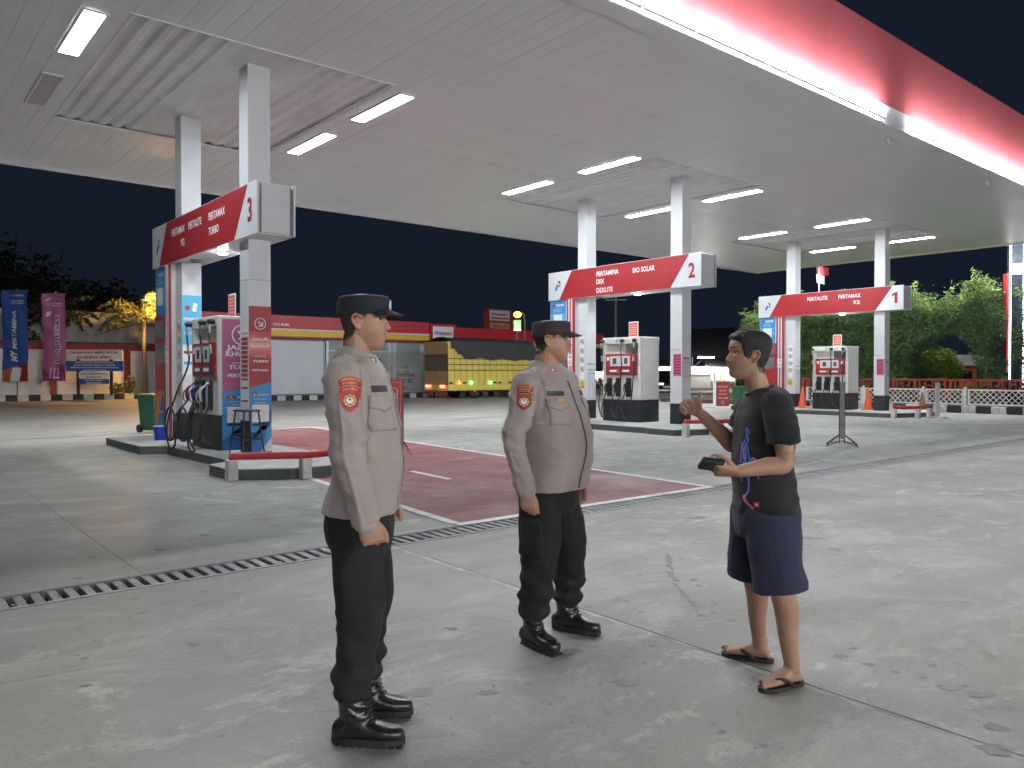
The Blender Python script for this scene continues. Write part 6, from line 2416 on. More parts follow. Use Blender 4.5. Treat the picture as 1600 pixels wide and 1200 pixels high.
def collar(parent, cz, cx, r, m, badge=None, bcol=None, tilt=.35, open_deg=26, hgt=.040):
    q = MB()
    n = 44
    rows = [(0, -.012, .0), (.5, .0, .0), (1, .02, .0), (1.0, hgt, .003), (1, hgt + .004, .007), (1.0, hgt - .006, .013), (1, hgt * .35, .021), (1, -.004, .027)]
    vs = []
    for i in range(n + 1):
        a = R(open_deg + (360 - 2 * open_deg) * i / n)
        fr = max(0, math.cos(a))            # 1 at front
        for k, (f, z, dr) in enumerate(rows):
            rx = r[0] + dr
            ry = r[1] + dr
            zz = cz + z - tilt * .10 * fr + .018 * (1 - fr) * .5
            ext = 0
            if k >= 5:
                ext = .030 * max(0, fr - .55) / .45 * (k - 4) / 3
            vs.append((cx + rx * math.cos(a) + ext * .8, ry * math.sin(a) + ext * .2 * math.copysign(1, math.sin(a)), zz - ext * .9))
    w = len(rows)
    q.add(vs, [(i * w + k, (i + 1) * w + k, (i + 1) * w + k + 1, i * w + k + 1) for i in range(n) for k in range(w - 1)], smooth=True)
    me = q.mesh('collar', m)
    ob = bpy.data.objects.new('t', me)
    COL.objects.link(ob)
    md = ob.modifiers.new('s', 'SOLIDIFY')
    md.thickness = .0035
    md.offset = 0
    sm = ob.modifiers.new('u', 'SUBSURF')
    sm.levels = sm.render_levels = 1
    dg = bpy.context.evaluated_depsgraph_get()
    out = bpy.data.meshes.new_from_object(ob.evaluated_get(dg))
    bpy.data.objects.remove(ob)
    o = link('collar', out, parent)
    for p in out.polygons:
        p.use_smooth = True
    return o, bvh_of(out)

def sleeve_patch(P, gold_border):
    """rocker tab with two curved lines above a shield badge"""
    def arc(y0, y1, half, c=.012):
        up = [(-half + 2 * half * i / 10, y1 + c * (1 - (2 * i / 10 - 1) ** 2)) for i in range(11)]
        dn = [(-half * .9 + 1.8 * half * i / 10, y0 + c * (1 - (2 * i / 10 - 1) ** 2)) for i in range(11)]
        return dn + up[::-1]
    P.poly(BRED, arc(.030, .062, .042), 0)
    for s, y, wd in (('SAMBHARA POLRI', .050, .070), ('SAT SAMAPTA', .036, .056)):
        n0 = len(P.parts)
        P.text(GOLD, s, 0, y, .0115, 1, bold=.03, width=wd)
        m, vs, fs, l = P.parts[n0]
        P.parts[n0] = (m, [(a, b + .011 * (1 - (a / .040) ** 2)) for a, b in vs], fs, l)
    sh = [(-.038, .026), (-.020, .034), (0, .037), (.020, .034), (.038, .026), (.036, -.015), (.026, -.040), (.010, -.055), (0, -.060), (-.010, -.055), (-.026, -.040), (-.036, -.015)]
    P.poly(BDARK if gold_border else BRED, sh, 0)
    P.poly(BRED, [(a * .88, -.012 + (b + .012) * .88) for a, b in sh], 1)
    n0 = len(P.parts)
    P.text(GOLD, 'JAWA TIMUR', 0, .017, .009, 2, bold=.03, width=.052)
    m, vs, fs, l = P.parts[n0]
    P.parts[n0] = (m, [(a, b + .007 * (1 - (a / .03) ** 2)) for a, b in vs], fs, l)
    star = []
    for i in range(16):
        r = .0255 if i % 2 == 0 else .0205
        t = 2 * math.pi * i / 16 + R(90)
        star.append((r * math.cos(t), -.016 + r * math.sin(t)))
    P.poly(BDARK, [(a * 1.12, -.016 + (b + .016) * 1.12) for a, b in star], 2)
    P.poly(GOLD, star, 3)
    P.disc(BDARK, 0, -.016, .0165, 4, 16)
    P.disc(BWHITE, 0, -.016, .0135, 5, 16)
    P.disc(BRED, 0, -.012, .005, 6, 8)

def officer(name, label, root, heading, p):
    t = thing(name, label, 'person', root, heading, group='uniformed officers')
    S = p['S']
    # ---------- body: one continuous skin surface
    M = Matrix.Translation(Vector(p['head'])) @ Matrix.Rotation(p['hyaw'], 4, 'Z') @ Matrix.Rotation(p['hpitch'], 4, 'Y') @ Matrix.Scale(p.get('hs', 1), 4)
    mb = MB()
    head_parts(mb, M, p.get('wide', 1.), p.get('full', 0.))
    nb = Vector(p['neck'])
    hd = M @ Vector((-.022, 0, .055))
    limb(mb, [nb, nb.lerp(hd, .55), hd], [p['nr'] * 1.12, p['nr'], p['nr'] * .98])
    loft(mb, torso_rings([(r[0], r[1], r[2] * .86, r[3] * .84) for r in p['torso'][1:]]))
    for A in p['arms']:
        limb(mb, [A['s'], A['e'], A['w']], [.052, .042, .029], hint=(1, 0, 0))
        hand(mb, A['w'], A['hd'], A['hn'], A['ht'], A['curl'], A.get('thumb'), A.get('hs', 1.0))
    for Lg in p['legs']:
        limb(mb, [Lg['h'], Lg['k'], Lg['a']], [.075, .055, .04], hint=(1, 0, 0))
    me = remesh(mb, .0036, 3)
    c = coords(me)
    Mi = np.array(M.inverted())
    hc = np.c_[c, np.ones(len(c))] @ Mi.T
    dsp = np.zeros(len(c))
    for s in (-1, 1):
        g_ = np.exp(-(((hc[:, 1] - s * .033) / .0155) ** 2 + ((hc[:, 2] - .1235) / .0085) ** 2)) * (hc[:, 0] > .04)
        dsp += -.0068 * g_
    mo = np.exp(-((hc[:, 2] - .0615) / .0026) ** 2) * (np.abs(hc[:, 1]) < .024) * (hc[:, 0] > .08)
    dsp += -.004 * mo
    fw = np.array(M.to_3x3() @ Vector((1, 0, 0)))
    c += dsp[:, None] * fw[None]
    setco(me, c)
    paint_zones(me, hc, lambda d: np.interp(d, [0, 58, 66, 80, 96, 118, 180], [.30, .30, .136, .128, .108, .050, .026]), .6)
    body = finish(me, 'body', [SKIN, LIP], t)
    pc = np.array([tuple(q.center) for q in me.polygons])
    ph = np.c_[pc, np.ones(len(pc))] @ Mi.T
    lip = (np.abs(ph[:, 2] - .0617 + 0 * ph[:, 1]) < .0105 * (1 - (np.abs(ph[:, 1]) / .024) ** 2)) & (ph[:, 0] > .085) & (np.abs(ph[:, 1]) < .023)
    me.polygons.foreach_set('material_index', lip.astype(np.int32))
    face_extras(t, M, p.get('wide', 1.))
    def ht(z, deg):
        # cropped sides and nape below the cap
        lo = np.interp(deg, [0, 58, 66, 80, 96, 118, 180], [.30, .30, .142, .138, .118, .055, .030])
        k = np.clip((z - lo) / .012, 0, 1)
        return -.004 + .0065 * k if z < .165 else -.012
    hair_shell(t, M, ht, p['hair'], wide=p.get('wide', 1.), amp=.0012)
    cap_parts(t, M, p['cap'])
    # ---------- trousers
    mb = MB()
    loft(mb, torso_rings(p['hips']))
    for Lg in p['legs']:
        h, k, a = Vector(Lg['h']), Vector(Lg['k']), Vector(Lg['a'])
        limb(mb, [h, h.lerp(k, .5), k, k.lerp(a, .5), a], Lg['r'], hint=(1, 0, 0), sub=6)
        for (f, side) in Lg.get('pock', []):
            q = h.lerp(k, f)
            loft(mb, [(q + Vector((0, side * .085, .09)), Vector((.060, 0, 0)), Vector((0, .010, 0)), 4), (q + Vector((0, side * .088, .0)), Vector((.066, 0, 0)), Vector((0, .015, 0)), 4), (q + Vector((0, side * .086, -.09)), Vector((.066, 0, 0)), Vector((0, .016, 0)), 4)], 16)
    me = remesh(mb, .0075, 3)
    c = coords(me)
    n = normals(me)
    zz = c[:, 2]
    low = np.clip((.62 - zz) / .35, 0, 1)
    w = (ridge(c * np.array([9, 9, 16]) + 3, 5) - .5) * .026 * low + (ridge(np.c_[c[:, 0] * 8 + c[:, 2] * 4, c[:, 1] * 8, c[:, 2] * 6 - c[:, 0] * 5], 8) - .5) * .020
    w += .008 * np.sin(zz * 62 + 5 * vnoise(c * 7, 4)) * np.clip((.46 - zz) / .15, 0, 1)
    setco(me, c + n * w[:, None])
    finish(me, 'trousers', TROUS, t)
    # ---------- boots
    for Lg in p['legs']:
        a = Lg['foot']
        boot(t, (a[0], a[1], 0), a[2])
    # ---------- shirt
    mb = MB()
    loft(mb, torso_rings(p['torso']), 34)
    for A in p['arms']:
        s, e, w_ = Vector(A['s']), Vector(A['e']), Vector(A['w'])
        up = s + Vector((0, -.055 * (1 if s.y > 0 else -1), .012))
        cu = w_ + (w_ - e).normalized() * .012
        limb(mb, [up, s, s.lerp(e, .5), e, e.lerp(cu, .55), cu], [(.064, .060), (.073, .068), (.066, .061), (.057, .054), (.052, .049), (.048, .044)], hint=(1, 0, 0), sub=6, ends=True)
    me = remesh(mb, .0058, 4)
    c = coords(me)
    n = normals(me)
    arm = np.abs(c[:, 1]) > p['armw']
    w = (vnoise(np.c_[c[:, 0] * 6 + c[:, 2] * 4, c[:, 1] * 6, c[:, 2] * 5], 11) - .5) * .020 * np.clip((1.46 - c[:, 2]) / .1, .15, 1)
    w += (ridge(np.c_[c[:, 0] * 10, c[:, 1] * 10, c[:, 2] * 14 + c[:, 0] * 9], 12) - .5) * np.where(arm, .015, .006)
    w += (vnoise(c * 26, 13) - .5) * .003
    w += (ridge(np.c_[c[:, 0] * 3 - c[:, 2] * 7, c[:, 1] * 4, c[:, 2] * 3 + c[:, 0] * 3], 17) - .6) * .018
    ay = np.abs(c[:, 1])
    seam = p['armw'] - .030 + .05 * np.clip((1.40 - c[:, 2]) / .3, -.2, .4)
    w -= .006 * np.exp(-((ay - seam) / .006) ** 2) * (c[:, 2] > 1.22)
    for A in p['arms']:
        s_, e_, w2 = np.array(A['s']), np.array(A['e']), np.array(A['w'])
        zz = c[:, 2]
        ax = np.interp(zz, [w2[2], e_[2], s_[2]], [w2[0], e_[0], s_[0]])
        aw = np.interp(zz, [w2[2], e_[2], s_[2]], [abs(w2[1]), abs(e_[1]), abs(s_[1])])
        on = (c[:, 1] * s_[1] > 0) & (ay > aw + .01)
        w += .0065 * np.exp(-((c[:, 0] - ax + .004) / .007) ** 2) * on * (zz < s_[2] - .05)
        de = np.linalg.norm(c - np.array(A['e']), axis=1)
        w += .006 * np.sin(c[:, 2] * 95 + c[:, 0] * 55) * np.exp(-(de / .085) ** 2)
    setco(me, c + n * w[:, None])
    shirt = finish(me, 'shirt', SHIRT, t)
    bv = bvh_of(me)
    co, cbv = collar(t, p['col'][2], p['col'][0], p['colr'], SHIRT, tilt=p.get('ctilt', .35))
    # placket, pockets, tapes, badges: all lie on the shirt
    zt, zb = p['placket']
    P = Print((0, -.008, zb), (0, 1, 0), (0, 0, 1))
    P.rect(PBLACK, 0, .015, 0, zt - zb)
    decal(bv, P, 'placket_edge', shirt, .002, .02, reach=.4)
    for s in (-1, 1):
        cy, cz = s * .088, p['pz']
        nv = Vector((1, s * .35, 0)).normalized()
        u = Vector((0, 0, 1)).cross(nv)
        P = Print(Vector((.0, cy, cz)), u, (0, 0, 1))
        P.rect(SHIRT, -.058, .058, -.135, -.02)
        P.step = .001
        for a, b_, c_, d_ in ((-.060, -.058, -.137, -.02), (.058, .060, -.137, -.02), (-.060, .060, -.137, -.135)):
            P.rect(SEAMSHADE, a, b_, c_, d_, 0)
        decal(bv, P, 'pocket', shirt, .005, .012, .006, reach=.35)
        P = Print(Vector((.0, cy, cz)), u, (0, 0, 1))
        P.poly(SHIRT, [(-.062, -.045), (0, -.062), (.062, -.045), (.062, .0), (-.062, .0)])
        for a, b_ in (((-.062, -.045), (0, -.062)), ((0, -.062), (.062, -.045)), ((-.062, -.045), (-.062, 0)), ((.062, -.045), (.062, 0))):
            P.line(SEAMSHADE, a, b_, .0025, 0)
        decal(bv, P, 'pocket_flap', shirt, .010, .012, .006, reach=.35)
        P = Print(Vector((.0, cy, cz)), u, (0, 0, 1))
        P.rect(PBLACK, -.054, .054, .014, .040)
        decal(bv, P, 'name_tape', shirt, .003, .012, reach=.35)
        # shoulder strap
        P = Print(Vector((p['ex'], s * .135, 1.3)), (0, 1 if s > 0 else -1, 0), (1 if s > 0 else -1, 0, 0))
        if P.n.z < 0:
            P = Print(Vector((p['ex'], s * .135, 1.3)), (0, 1, 0), (-1, 0, 0))
        P.poly(SHIRT, [(-.055, -.024), (.055, -.026), (.055, .026), (-.055, .024)])
        decal(bv, P, 'shoulder_strap', shirt, .011, .012, .012, reach=.6)
        A = [q for q in p['arms'] if q['s'][1] * s > 0][0]
        mid = Vector(A['s']).lerp(Vector(A['e']), p.get('pf', .34)) + Vector((p.get('px', .02), 0, 0))
        nv = Vector((p.get('pn', .15), s, .05)).normalized()
        u = Vector((0, 0, 1)).cross(nv).normalized()
        P = Print(mid, u, nv.cross(u), .0004)
        sleeve_patch(P, p.get('dark_badge', False))
        decal(bv, P, 'sleeve_badge', shirt, .0045, .010, reach=.2)
        # collar tab
        nv = Vector((.62, s * .62, .45)).normalized()
        u = Vector((0, 0, 1)).cross(nv).normalized()
        P = Print(Vector((p['col'][0] + .062, s * .058, p['col'][2] - .012)), u, nv.cross(u), .0006)
        P.rect(p['tab'], -.017, .017, -.011, .011, 0)
        P.rect(BWHITE, -.009, .009, -.0065, .0065, 1)
        decal(cbv, P, 'collar_tab', co, .007, .01, reach=.08)
    if p.get('medal'):
        nv = Vector((1, -.35, 0)).normalized()
        u = Vector((0, 0, 1)).cross(nv)
        P = Print(Vector((0, -.08, p['pz'])), u, (0, 0, 1), .0008)
        P.rect(PORANGE, -.018, .014, -.018, .006, 0)
        P.rect(GOLD, -.012, .022, -.013, .001, 1)
        decal(bv, P, 'pocket_pin', shirt, .014, .01, reach=.35)
        nv = Vector((1, .35, 0)).normalized()
        u = Vector((0, 0, 1)).cross(nv)
        P = Print(Vector((0, .09, p['pz'])), u, (0, 0, 1), .0008)
        P.disc(GOLD, .0, .075, .018, 0, 12)
        P.rect(BRED, -.012, .012, .105, .125, 0)
        P.rect(PORANGE, -.005, .03, -.03, -.008, 0)
        decal(bv, P, 'chest_pins', shirt, .014, .01, reach=.35)
    # cuffs
    for A in p['arms']:
        e, w_ = Vector(A['e']), Vector(A['w'])
        d = (w_ - e).normalized()
        q = MB()
        limb(q, [w_ - d * .050, w_ - d * .02, w_ + d * .018], [(.0545, .0505), (.0540, .0495), (.0525, .0475)], hint=(1, 0, 0), sub=3, n=24, ends=False)
        me = q.mesh('cuff', SHIRT)
        for f in me.polygons:
            f.use_smooth = True
        link('cuff', me, t)
    return t

FIST = [(62, 78, 45), (66, 80, 45), (70, 80, 45), (74, 80, 45)]
REL = [(28, 42, 25), (34, 46, 28), (38, 48, 28), (42, 50, 30)]
HR = -40 * math.pi / 180          # heading whose +x is the picture's right
# ---- nearest officer, in profile facing right
o1 = dict(S=1, head=(.010, .0, 1.578), hyaw=R(-4), hpitch=R(2), hs=.985, neck=(-.018, 0, 1.44), nr=.060,
          hair=STUB, cap=CAPM, tab=PBLACK,
          torso=[(1.552, -.012, .060, .070), (1.535, -.014, .082, .105), (1.512, -.014, .098, .150), (1.478, -.010, .112, .185), (1.42, -.002, .124, .198), (1.34, .010, .134, .192), (1.24, .022, .140, .180),
                 (1.14, .026, .142, .174), (1.04, .022, .143, .176), (.97, .012, .147, .184), (.918, .006, .152, .190)],
          arms=[dict(s=(-.030, -.195, 1.455), e=(.005, -.248, 1.165), w=(.068, -.262, .932), hd=(.32, -.02, -.95), hn=(-.12, .99, 0), ht=(.95, 0, .3), curl=FIST, thumb=[(.50, .85, .15), (.10, .95, .35), (-.15, .85, .55)]),
                dict(s=(-.030, .195, 1.455), e=(.000, .248, 1.165), w=(.060, .262, .932), hd=(.28, .02, -.95), hn=(-.12, -.99, 0), ht=(.95, 0, .3), curl=FIST, thumb=[(.50, .85, .15), (.10, .95, .35), (-.15, .85, .55)])],
          hips=[(.99, .0, .118, .155), (.93, -.004, .128, .168), (.86, -.008, .134, .176), (.80, -.006, .128, .170), (.76, 0, .11, .15)],
          legs=[dict(h=(-.004, -.088, .86), k=(.014, -.085, .52), a=(-.022, -.085, .20), foot=(-.010, -.085, R(-3)), r=[(.108, .086), (.101, .082), (.088, .074), (.076, .068), (.063, .060)]),
                dict(h=(-.004, .092, .86), k=(.016, .14, .52), a=(-.024, .165, .20), foot=(-.012, .165, R(3)), r=[(.108, .086), (.101, .082), (.088, .074), (.076, .068), (.063, .060)])],
          armw=.19, col=(-.010, 0, 1.535), colr=(.072, .078), placket=(1.49, .93), pz=1.392, ex=-.010, pf=.22, px=.028, pn=.12)
x1, y1 = at(563, 3.19)
officer('person', 'officer in dark cap, taupe shirt and black boots standing nearest, seen in profile', (x1, y1, 0), HR, o1)

# ---- second officer, three-quarter view
o2 = dict(S=1, head=(.012, .0, 1.545), hyaw=R(24), hpitch=R(1), hs=1.0, wide=1.06, full=.16, neck=(-.018, 0, 1.40), nr=.070,
          hair=HAIR, cap=CAPB, tab=BRED, dark_badge=True, medal=True,
          torso=[(1.515, -.012, .066, .078), (1.498, -.014, .088, .115), (1.475, -.014, .106, .160), (1.44, -.008, .122, .198), (1.38, .004, .138, .214), (1.30, .020, .155, .214), (1.20, .036, .172, .208),
                 (1.10, .046, .184, .208), (1.00, .042, .184, .210), (.92, .030, .178, .210), (.845, .020, .174, .208)],
          arms=[dict(s=(-.02, -.215, 1.415), e=(-.05, -.275, 1.12), w=(.02, -.270, .865), hd=(.18, .04, -.97), hn=(-.25, 1, .1), ht=(1, 0, .2), curl=REL, thumb=[(.35, .9, .1), (.02, 1, .15), (-.08, 1, .2)]),
                dict(s=(-.02, .215, 1.415), e=(-.02, .275, 1.12), w=(.05, .262, .865), hd=(.18, -.04, -.97), hn=(-.25, -1, .1), ht=(1, 0, .2), curl=REL, thumb=[(.35, .9, .1), (.02, 1, .15), (-.08, 1, .2)])],
          hips=[(.92, .012, .140, .175), (.87, .008, .148, .186), (.81, .002, .150, .190), (.76, .0, .142, .182), (.72, 0, .12, .16)],
          legs=[dict(h=(.0, -.10, .80), k=(.02, -.125, .48), a=(-.012, -.135, .20), foot=(-.02, -.135, R(-16)), r=[(.122, .100), (.116, .096), (.100, .086), (.086, .078), (.072, .066)], pock=[(.62, -1)]),
                dict(h=(.0, .10, .80), k=(.03, .165, .48), a=(.02, .19, .20), foot=(.005, .19, R(9)), r=[(.122, .100), (.116, .096), (.100, .086), (.086, .078), (.072, .066)], pock=[(.62, 1)])],
          armw=.215, col=(-.010, 0, 1.497), colr=(.080, .086), placket=(1.44, .86), pz=1.345, ex=-.010, pf=.24, px=.03, pn=.30)
x2, y2 = at(858, 4.32)
officer('person', 'stout officer in brown cap and taupe shirt standing in the middle, turned three quarters', (x2, y2, 0), HR - R(34), o2)

# ---- man in black shirt and shorts, facing left
def foot_skin(mb, pos, ang):
    """bare foot in a sandal; pos under the ankle"""
    M = Matrix.Translation(Vector((pos[0], pos[1], .022))) @ Matrix.Rotation(ang, 4, 'Z')
    q = MB()
    ft = [(-.062, .022, .030), (-.050, .030, .046), (-.02, .033, .060), (.02, .034, .066), (.06, .039, .050), (.10, .044, .036), (.135, .045, .028), (.150, .040, .022)]
    loft(q, [(Vector((x, 0, .0 + h * .52)), Vector((0, w, 0)), Vector((0, 0, h * .56)), 2.4) for x, w, h in ft], 18)
    sd = pos[2]
    for i, (y, l, r) in enumerate(((.030, .048, .0125), (.010, .040, .0085), (-.006, .036, .008), (-.021, .031, .0078), (-.034, .025, .0075))):
        y *= sd
        limb(q, [(.128 - .006 * i, y, .014), (.128 - .006 * i + l * .55, y * 1.04, .017), (.128 - .006 * i + l, y * 1.06, .010)], [r, r, r * .92], sub=3, n=10)
    limb(q, [(-.012, 0, .055), (-.016, 0, .10)], [.040, .036])
    q.ell((-.016, .030, .068), (.014, .010, .014))
    q.ell((-.016, -.030, .064), (.014, .010, .014))
    o = len(mb.v)
    mb.v += [tuple(M @ Vector(v)) for v in q.v]
    mb.f += [tuple(i + o for i in f) for f in q.f]
    mb.m += q.m
    mb.sm += q.sm
def sandal(parent, pos, ang):
    M = Matrix.Translation(Vector((pos[0], pos[1], 0))) @ Matrix.Rotation(ang, 4, 'Z')
    sd = pos[2]
    out = []
    N = 36
    for i in range(N):
        t = 2 * math.pi * i / N
        x = .048 + .132 * math.cos(t)
        w = np.interp(x, [-.085, -.06, 0, .06, .12, .17, .182], [.020, .036, .038, .044, .052, .040, .018])
        out.append((x, w * math.copysign(abs(math.sin(t)) ** .6, math.sin(t)) + .004 * sd * (x > .1)))
    q = MB()
    q.prism(out, 0, .020)
    q.v = [tuple(M @ Vector(v)) for v in q.v]
    so = q.build('sandal', FOAM, parent)
    for s in (-1, 1):
        q = MB()
        q.tube([Vector((.118, .018 * sd, .024)), Vector((.105, .018 * sd + s * .006, .050)), Vector((.070, s * .034, .052)), Vector((.035, s * .042, .036)), Vector((.010, s * .040, .016))], [.006, .0075, .010, .009, .008], n=8, sub=4)
        q.v = [tuple(M @ Vector(v)) for v in q.v]
        q.build('strap', FOAM, so)
    return so
xm, ym = at(1195, 3.83)
tm = thing('person', 'man in black printed shirt, navy shorts and sandals, one hand raised, facing the officers', 'person', (xm, ym, 0), HR + math.pi)
HM = Matrix.Translation(Vector((.086, -.005, 1.452))) @ Matrix.Rotation(R(4), 4, 'Z') @ Matrix.Rotation(R(-3), 4, 'Y') @ Matrix.Scale(.985, 4)
mb = MB()
head_parts(mb, HM, 1.0)
hd = HM @ Vector((-.022, 0, .06))
nb = Vector((-.002, 0, 1.32))
limb(mb, [nb, nb.lerp(hd, .5) + Vector((.006, 0, 0)), hd], [.066, .056, .056])
TT = [(1.408, -.002, .058, .070), (1.396, -.004, .076, .100), (1.376, -.008, .092, .136), (1.338, -.008, .108, .168), (1.27, -.004, .120, .182), (1.18, .004, .124, .180), (1.08, .010, .128, .172), (.98, .010, .132, .172), (.88, .004, .140, .180), (.815, .0, .146, .186)]
loft(mb, torso_rings([(r[0], r[1], r[2] * .84, r[3] * .82) for r in TT]))
AL = dict(s=(-.005, .185, 1.325), e=(-.020, .235, 1.065), w=(.215, .270, 1.030))
AR = dict(s=(.0, -.185, 1.325), e=(.085, -.235, 1.105), w=(.272, -.185, 1.275))
for A in (AL, AR):
    s, e, w_ = Vector(A['s']), Vector(A['e']), Vector(A['w'])
    limb(mb, [s, s.lerp(e, .5), e, e.lerp(w_, .35), w_], [.050, .047, (.040, .042), (.042, .042), (.026, .030)], hint=(0, 0, 1), sub=5)
# near hand: palm up, fingers wrapped round the wallet
hand(mb, AL['w'], (.96, .05, .06), (.10, -.62, .78), (.1, .8, .62), [(35, 55, 30), (40, 58, 30), (44, 60, 30), (48, 60, 30)], [(.55, .75, .55), (.2, .9, .45), (.0, 1, .25)], 1.0)
# far hand: loose fist, thumb up, palm towards the body
hand(mb, AR['w'], (.80, -.02, .52), (-.35, .55, -.70), (-.45, .1, .85), [(48, 66, 40), (54, 70, 40), (60, 72, 40), (66, 74, 40)], [(.80, .55, .15), (.85, .5, .1), (.9, .42, .05)], .98)
LN = dict(h=(-.01, .095, .80), k=(-.035, .135, .47), a=(-.085, .155, .10))
LF = dict(h=(.01, -.095, .80), k=(.010, -.145, .47), a=(-.035, -.175, .10))
for L_ in (LN, LF):
    h, k, a = Vector(L_['h']), Vector(L_['k']), Vector(L_['a'])
    limb(mb, [h, h.lerp(k, .5), k, k.lerp(a, .30) + Vector((-.012, 0, 0)), k.lerp(a, .68), a], [.078, .070, .056, (.058, .055), .043, .034], hint=(1, 0, 0), sub=5)
foot_skin(mb, (-.085 + .012, .155, 1), R(22))
foot_skin(mb, (-.035 + .012, -.175, -1), R(-24))
me = remesh(mb, .0036, 3)
c = coords(me)
Mi = np.array(HM.inverted())
hc = np.c_[c, np.ones(len(c))] @ Mi.T
dsp = np.zeros(len(c))
for s in (-1, 1):
    dsp += -.0068 * np.exp(-(((hc[:, 1] - s * .033) / .0155) ** 2 + ((hc[:, 2] - .1235) / .0085) ** 2)) * (hc[:, 0] > .04)
dsp += -.004 * np.exp(-((hc[:, 2] - .0615) / .0026) ** 2) * (np.abs(hc[:, 1]) < .024) * (hc[:, 0] > .08)
c += dsp[:, None] * np.array(HM.to_3x3() @ Vector((1, 0, 0)))[None]
setco(me, c)
paint_zones(me, hc, lambda d: np.interp(d, [0, 30, 45, 58, 63, 74, 84, 92, 104, 125, 180], [.188, .184, .178, .160, .104, .096, .128, .138, .090, .042, .020]), 1.0)
body = finish(me, 'body', [SKINM, LIP], tm)
pc = np.array([tuple(q.center) for q in me.polygons])
ph = np.c_[pc, np.ones(len(pc))] @ Mi.T
lip = (np.abs(ph[:, 2] - .0617) < .0105 * (1 - (np.abs(ph[:, 1]) / .024) ** 2)) & (ph[:, 0] > .085) & (np.abs(ph[:, 1]) < .023)
me.polygons.foreach_set('material_index', lip.astype(np.int32))
face_extras(tm, HM, 1.0, man=True)
def htm(z, deg):
    lo = np.interp(deg, [0, 30, 45, 58, 63, 74, 84, 92, 104, 125, 180], [.188, .184, .178, .160, .108, .100, .132, .142, .095, .048, .026])
    k = np.clip((z - lo) / .010, 0, 1)
    th = np.interp(z, [.03, .08, .14, .19, .225], [.003, .006, .011, .017, .020])
    return -.005 + (.005 + th) * k
hair_shell(tm, HM, htm, HAIR, amp=.0042, nt=150, nz=90)
for i, (L_, sd, an) in enumerate(((LN, 1, 22), (LF, -1, -24))):
    sandal(tm, (L_['a'][0] + .012, L_['a'][1], sd), R(an))
# shorts
mb = MB()
loft(mb, torso_rings([(.92, .0, .125, .165), (.86, -.002, .138, .178), (.80, -.006, .146, .184), (.74, -.006, .144, .180), (.69, .0, .12, .16)]))
for L_, r in ((LN, 1), (LF, 1)):
    h, k = Vector(L_['h']), Vector(L_['k'])
    lo = h.lerp(k, 1.06)
    limb(mb, [h, h.lerp(lo, .33), h.lerp(lo, .66), lo], [(.128, .098), (.128, .100), (.122, .100), (.118, .098)], hint=(1, 0, 0), sub=6, ends=False)
me = remesh(mb, .007, 3)
c = coords(me)
n = normals(me)
w = (ridge(np.c_[c[:, 0] * 6 + c[:, 2] * 5, c[:, 1] * 7, c[:, 2] * 5], 21) - .5) * .022 + (ridge(np.c_[c[:, 0] * 12, c[:, 1] * 12, c[:, 2] * 6], 22) - .5) * .008
setco(me, c + n * w[:, None])
finish(me, 'shorts', NAVY, tm)
# shirt
mb = MB()
loft(mb, torso_rings(TT), 34)
for A in (AL, AR):
    s, e = Vector(A['s']), Vector(A['e'])
    sg = 1 if s.y > 0 else -1
    lo = s.lerp(e, .66)
    limb(mb, [(-.004, sg * .085, 1.352), (-.004, sg * .150, 1.328), s.lerp(lo, .35), s.lerp(lo, .7), lo], [(.052, .046), (.066, .060), (.072, .066), (.076, .068), (.080, .072)], hint=(1, 0, 0), sub=6, ends=False)
me = remesh(mb, .0058, 14)
c = coords(me)
n = normals(me)
w = (ridge(np.c_[c[:, 0] * 5 + c[:, 2] * 4, c[:, 1] * 5, c[:, 2] * 5], 31) - .55) * .026 + (ridge(np.c_[c[:, 0] * 9, c[:, 1] * 9, c[:, 2] * 14 - c[:, 0] * 10], 32) - .5) * .008
w += .007 * np.sin(c[:, 2] * 70 + 6 * vnoise(c * 6, 33)) * np.clip((.93 - c[:, 2]) / .1, 0, 1)
setco(me, c + n * w[:, None])
tee = finish(me, 'shirt', TEE, tm)
bv = bvh_of(me)
q = MB()
q.tube([Vector((.026 + .064 * math.cos(R(a)), .068 * math.sin(R(a)), 1.398 - .022 * math.cos(R(a)))) for a in range(0, 361, 15)], .008, n=8)
q.build('neck_rib', TEE, tm)
PB1 = mat('shirt_blue', (.05, .22, .75), .6, var=.15, scale=20)
PB2 = mat('shirt_violet', (.26, .12, .55), .6, var=.15, scale=20)
PB3 = mat('shirt_pink', (.55, .15, .42), .6, var=.15, scale=20)
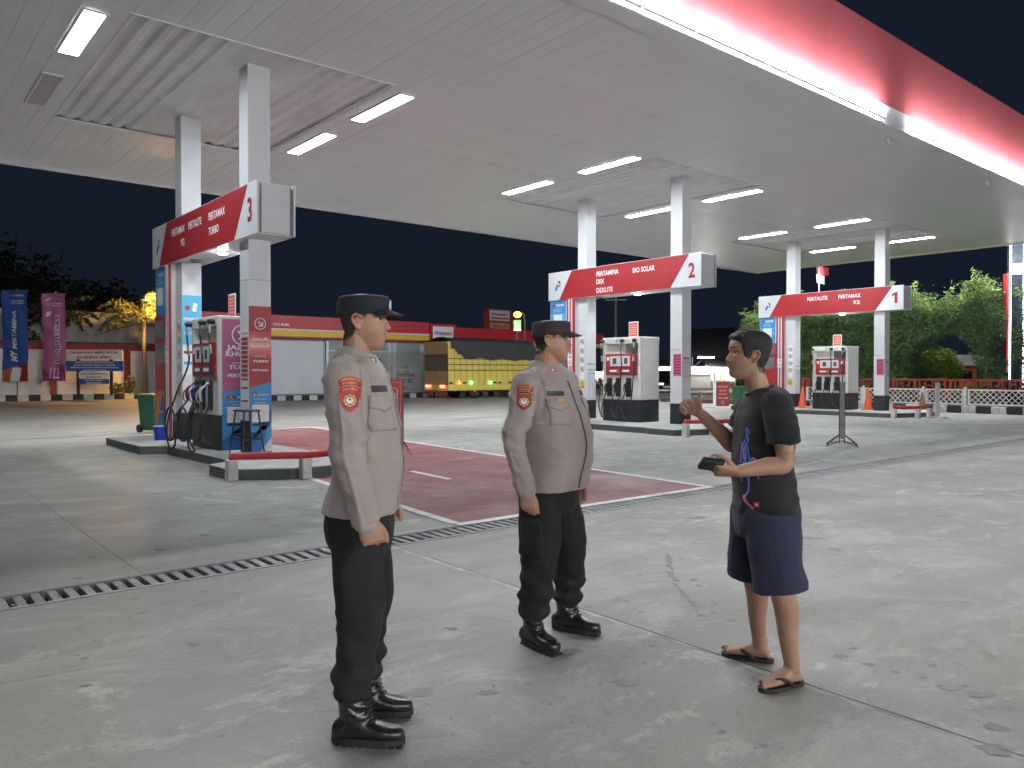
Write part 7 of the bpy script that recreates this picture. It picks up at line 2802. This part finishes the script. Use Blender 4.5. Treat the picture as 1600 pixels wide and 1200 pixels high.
nv = Vector((1, .42, 0)).normalized()
u = Vector((0, 0, 1)).cross(nv).normalized()
P = Print(Vector((.0, .068, 1.03)), u, (0, 0, 1), .0005)
rn = random.Random(8)
segs = [((-.03, .19), (-.01, .13), PB1), ((-.01, .13), (-.035, .07), PB1), ((-.035, .07), (-.005, .0), PB1), ((-.02, .16), (-.045, .10), PB2), ((-.045, .10), (-.02, .04), PB3), ((-.02, .04), (-.03, -.05), PB1),
        ((-.005, .0), (.025, .05), PB2), ((.025, .05), (.05, .03), PB3), ((.05, .03), (.05, -.05), PB2), ((-.005, .0), (.01, -.06), PB1), ((.01, -.06), (.012, -.11), PB2), ((.012, -.11), (-.01, -.15), PB2), ((-.015, -.13), (.04, -.19), PB3),
        ((-.06, .12), (-.04, .02), PB2), ((-.05, .0), (-.035, -.07), PB1), ((-.01, .10), (.012, .03), PB1), ((-.025, .11), (.0, -.02), PB1), ((-.0, .16), (-.02, .19), PB2)]
for a, b_, m in segs:
    P.line(m, a, b_, rn.uniform(.008, .016), rn.randrange(3))
decal(bv, P, 'chest_print', tee, .0015, .010, reach=.35)
nv = Vector((.35, 1, 0)).normalized()
u = Vector((0, 0, 1)).cross(nv).normalized()
P = Print(Vector((.085, .15, .862)), u, (0, 0, 1), .0006)
P.rect(BRED, -.013, .013, -.013, .013, 0)
P.rect(BWHITE, -.005, .005, -.006, .004, 1)
decal(bv, P, 'hem_label', tee, .002, .01, reach=.25)
# wallet in the near hand
Lm = Matrix.Translation(Vector((xm, ym, 0))) @ Matrix.Rotation(HR + math.pi, 4, 'Z')
wp = Lm @ (Vector(AL['w']) + Vector((.118, .012, .036)))
q = MB()
q.box(-.052, .052, -.040, .040, -.013, .013, b=.006)
q.box(-.050, .050, -.041, .0405, -.0016, .0016)
wl = q.build('wallet', mat('wallet_black', (.012, .012, .013), .45, var=.2, scale=20, bump=.1), None, wp)
wl.rotation_euler = (R(38), R(-8), HR + math.pi + R(6))
tag(wl, 'small black wallet held in the near hand of the man in shorts', 'wallet')
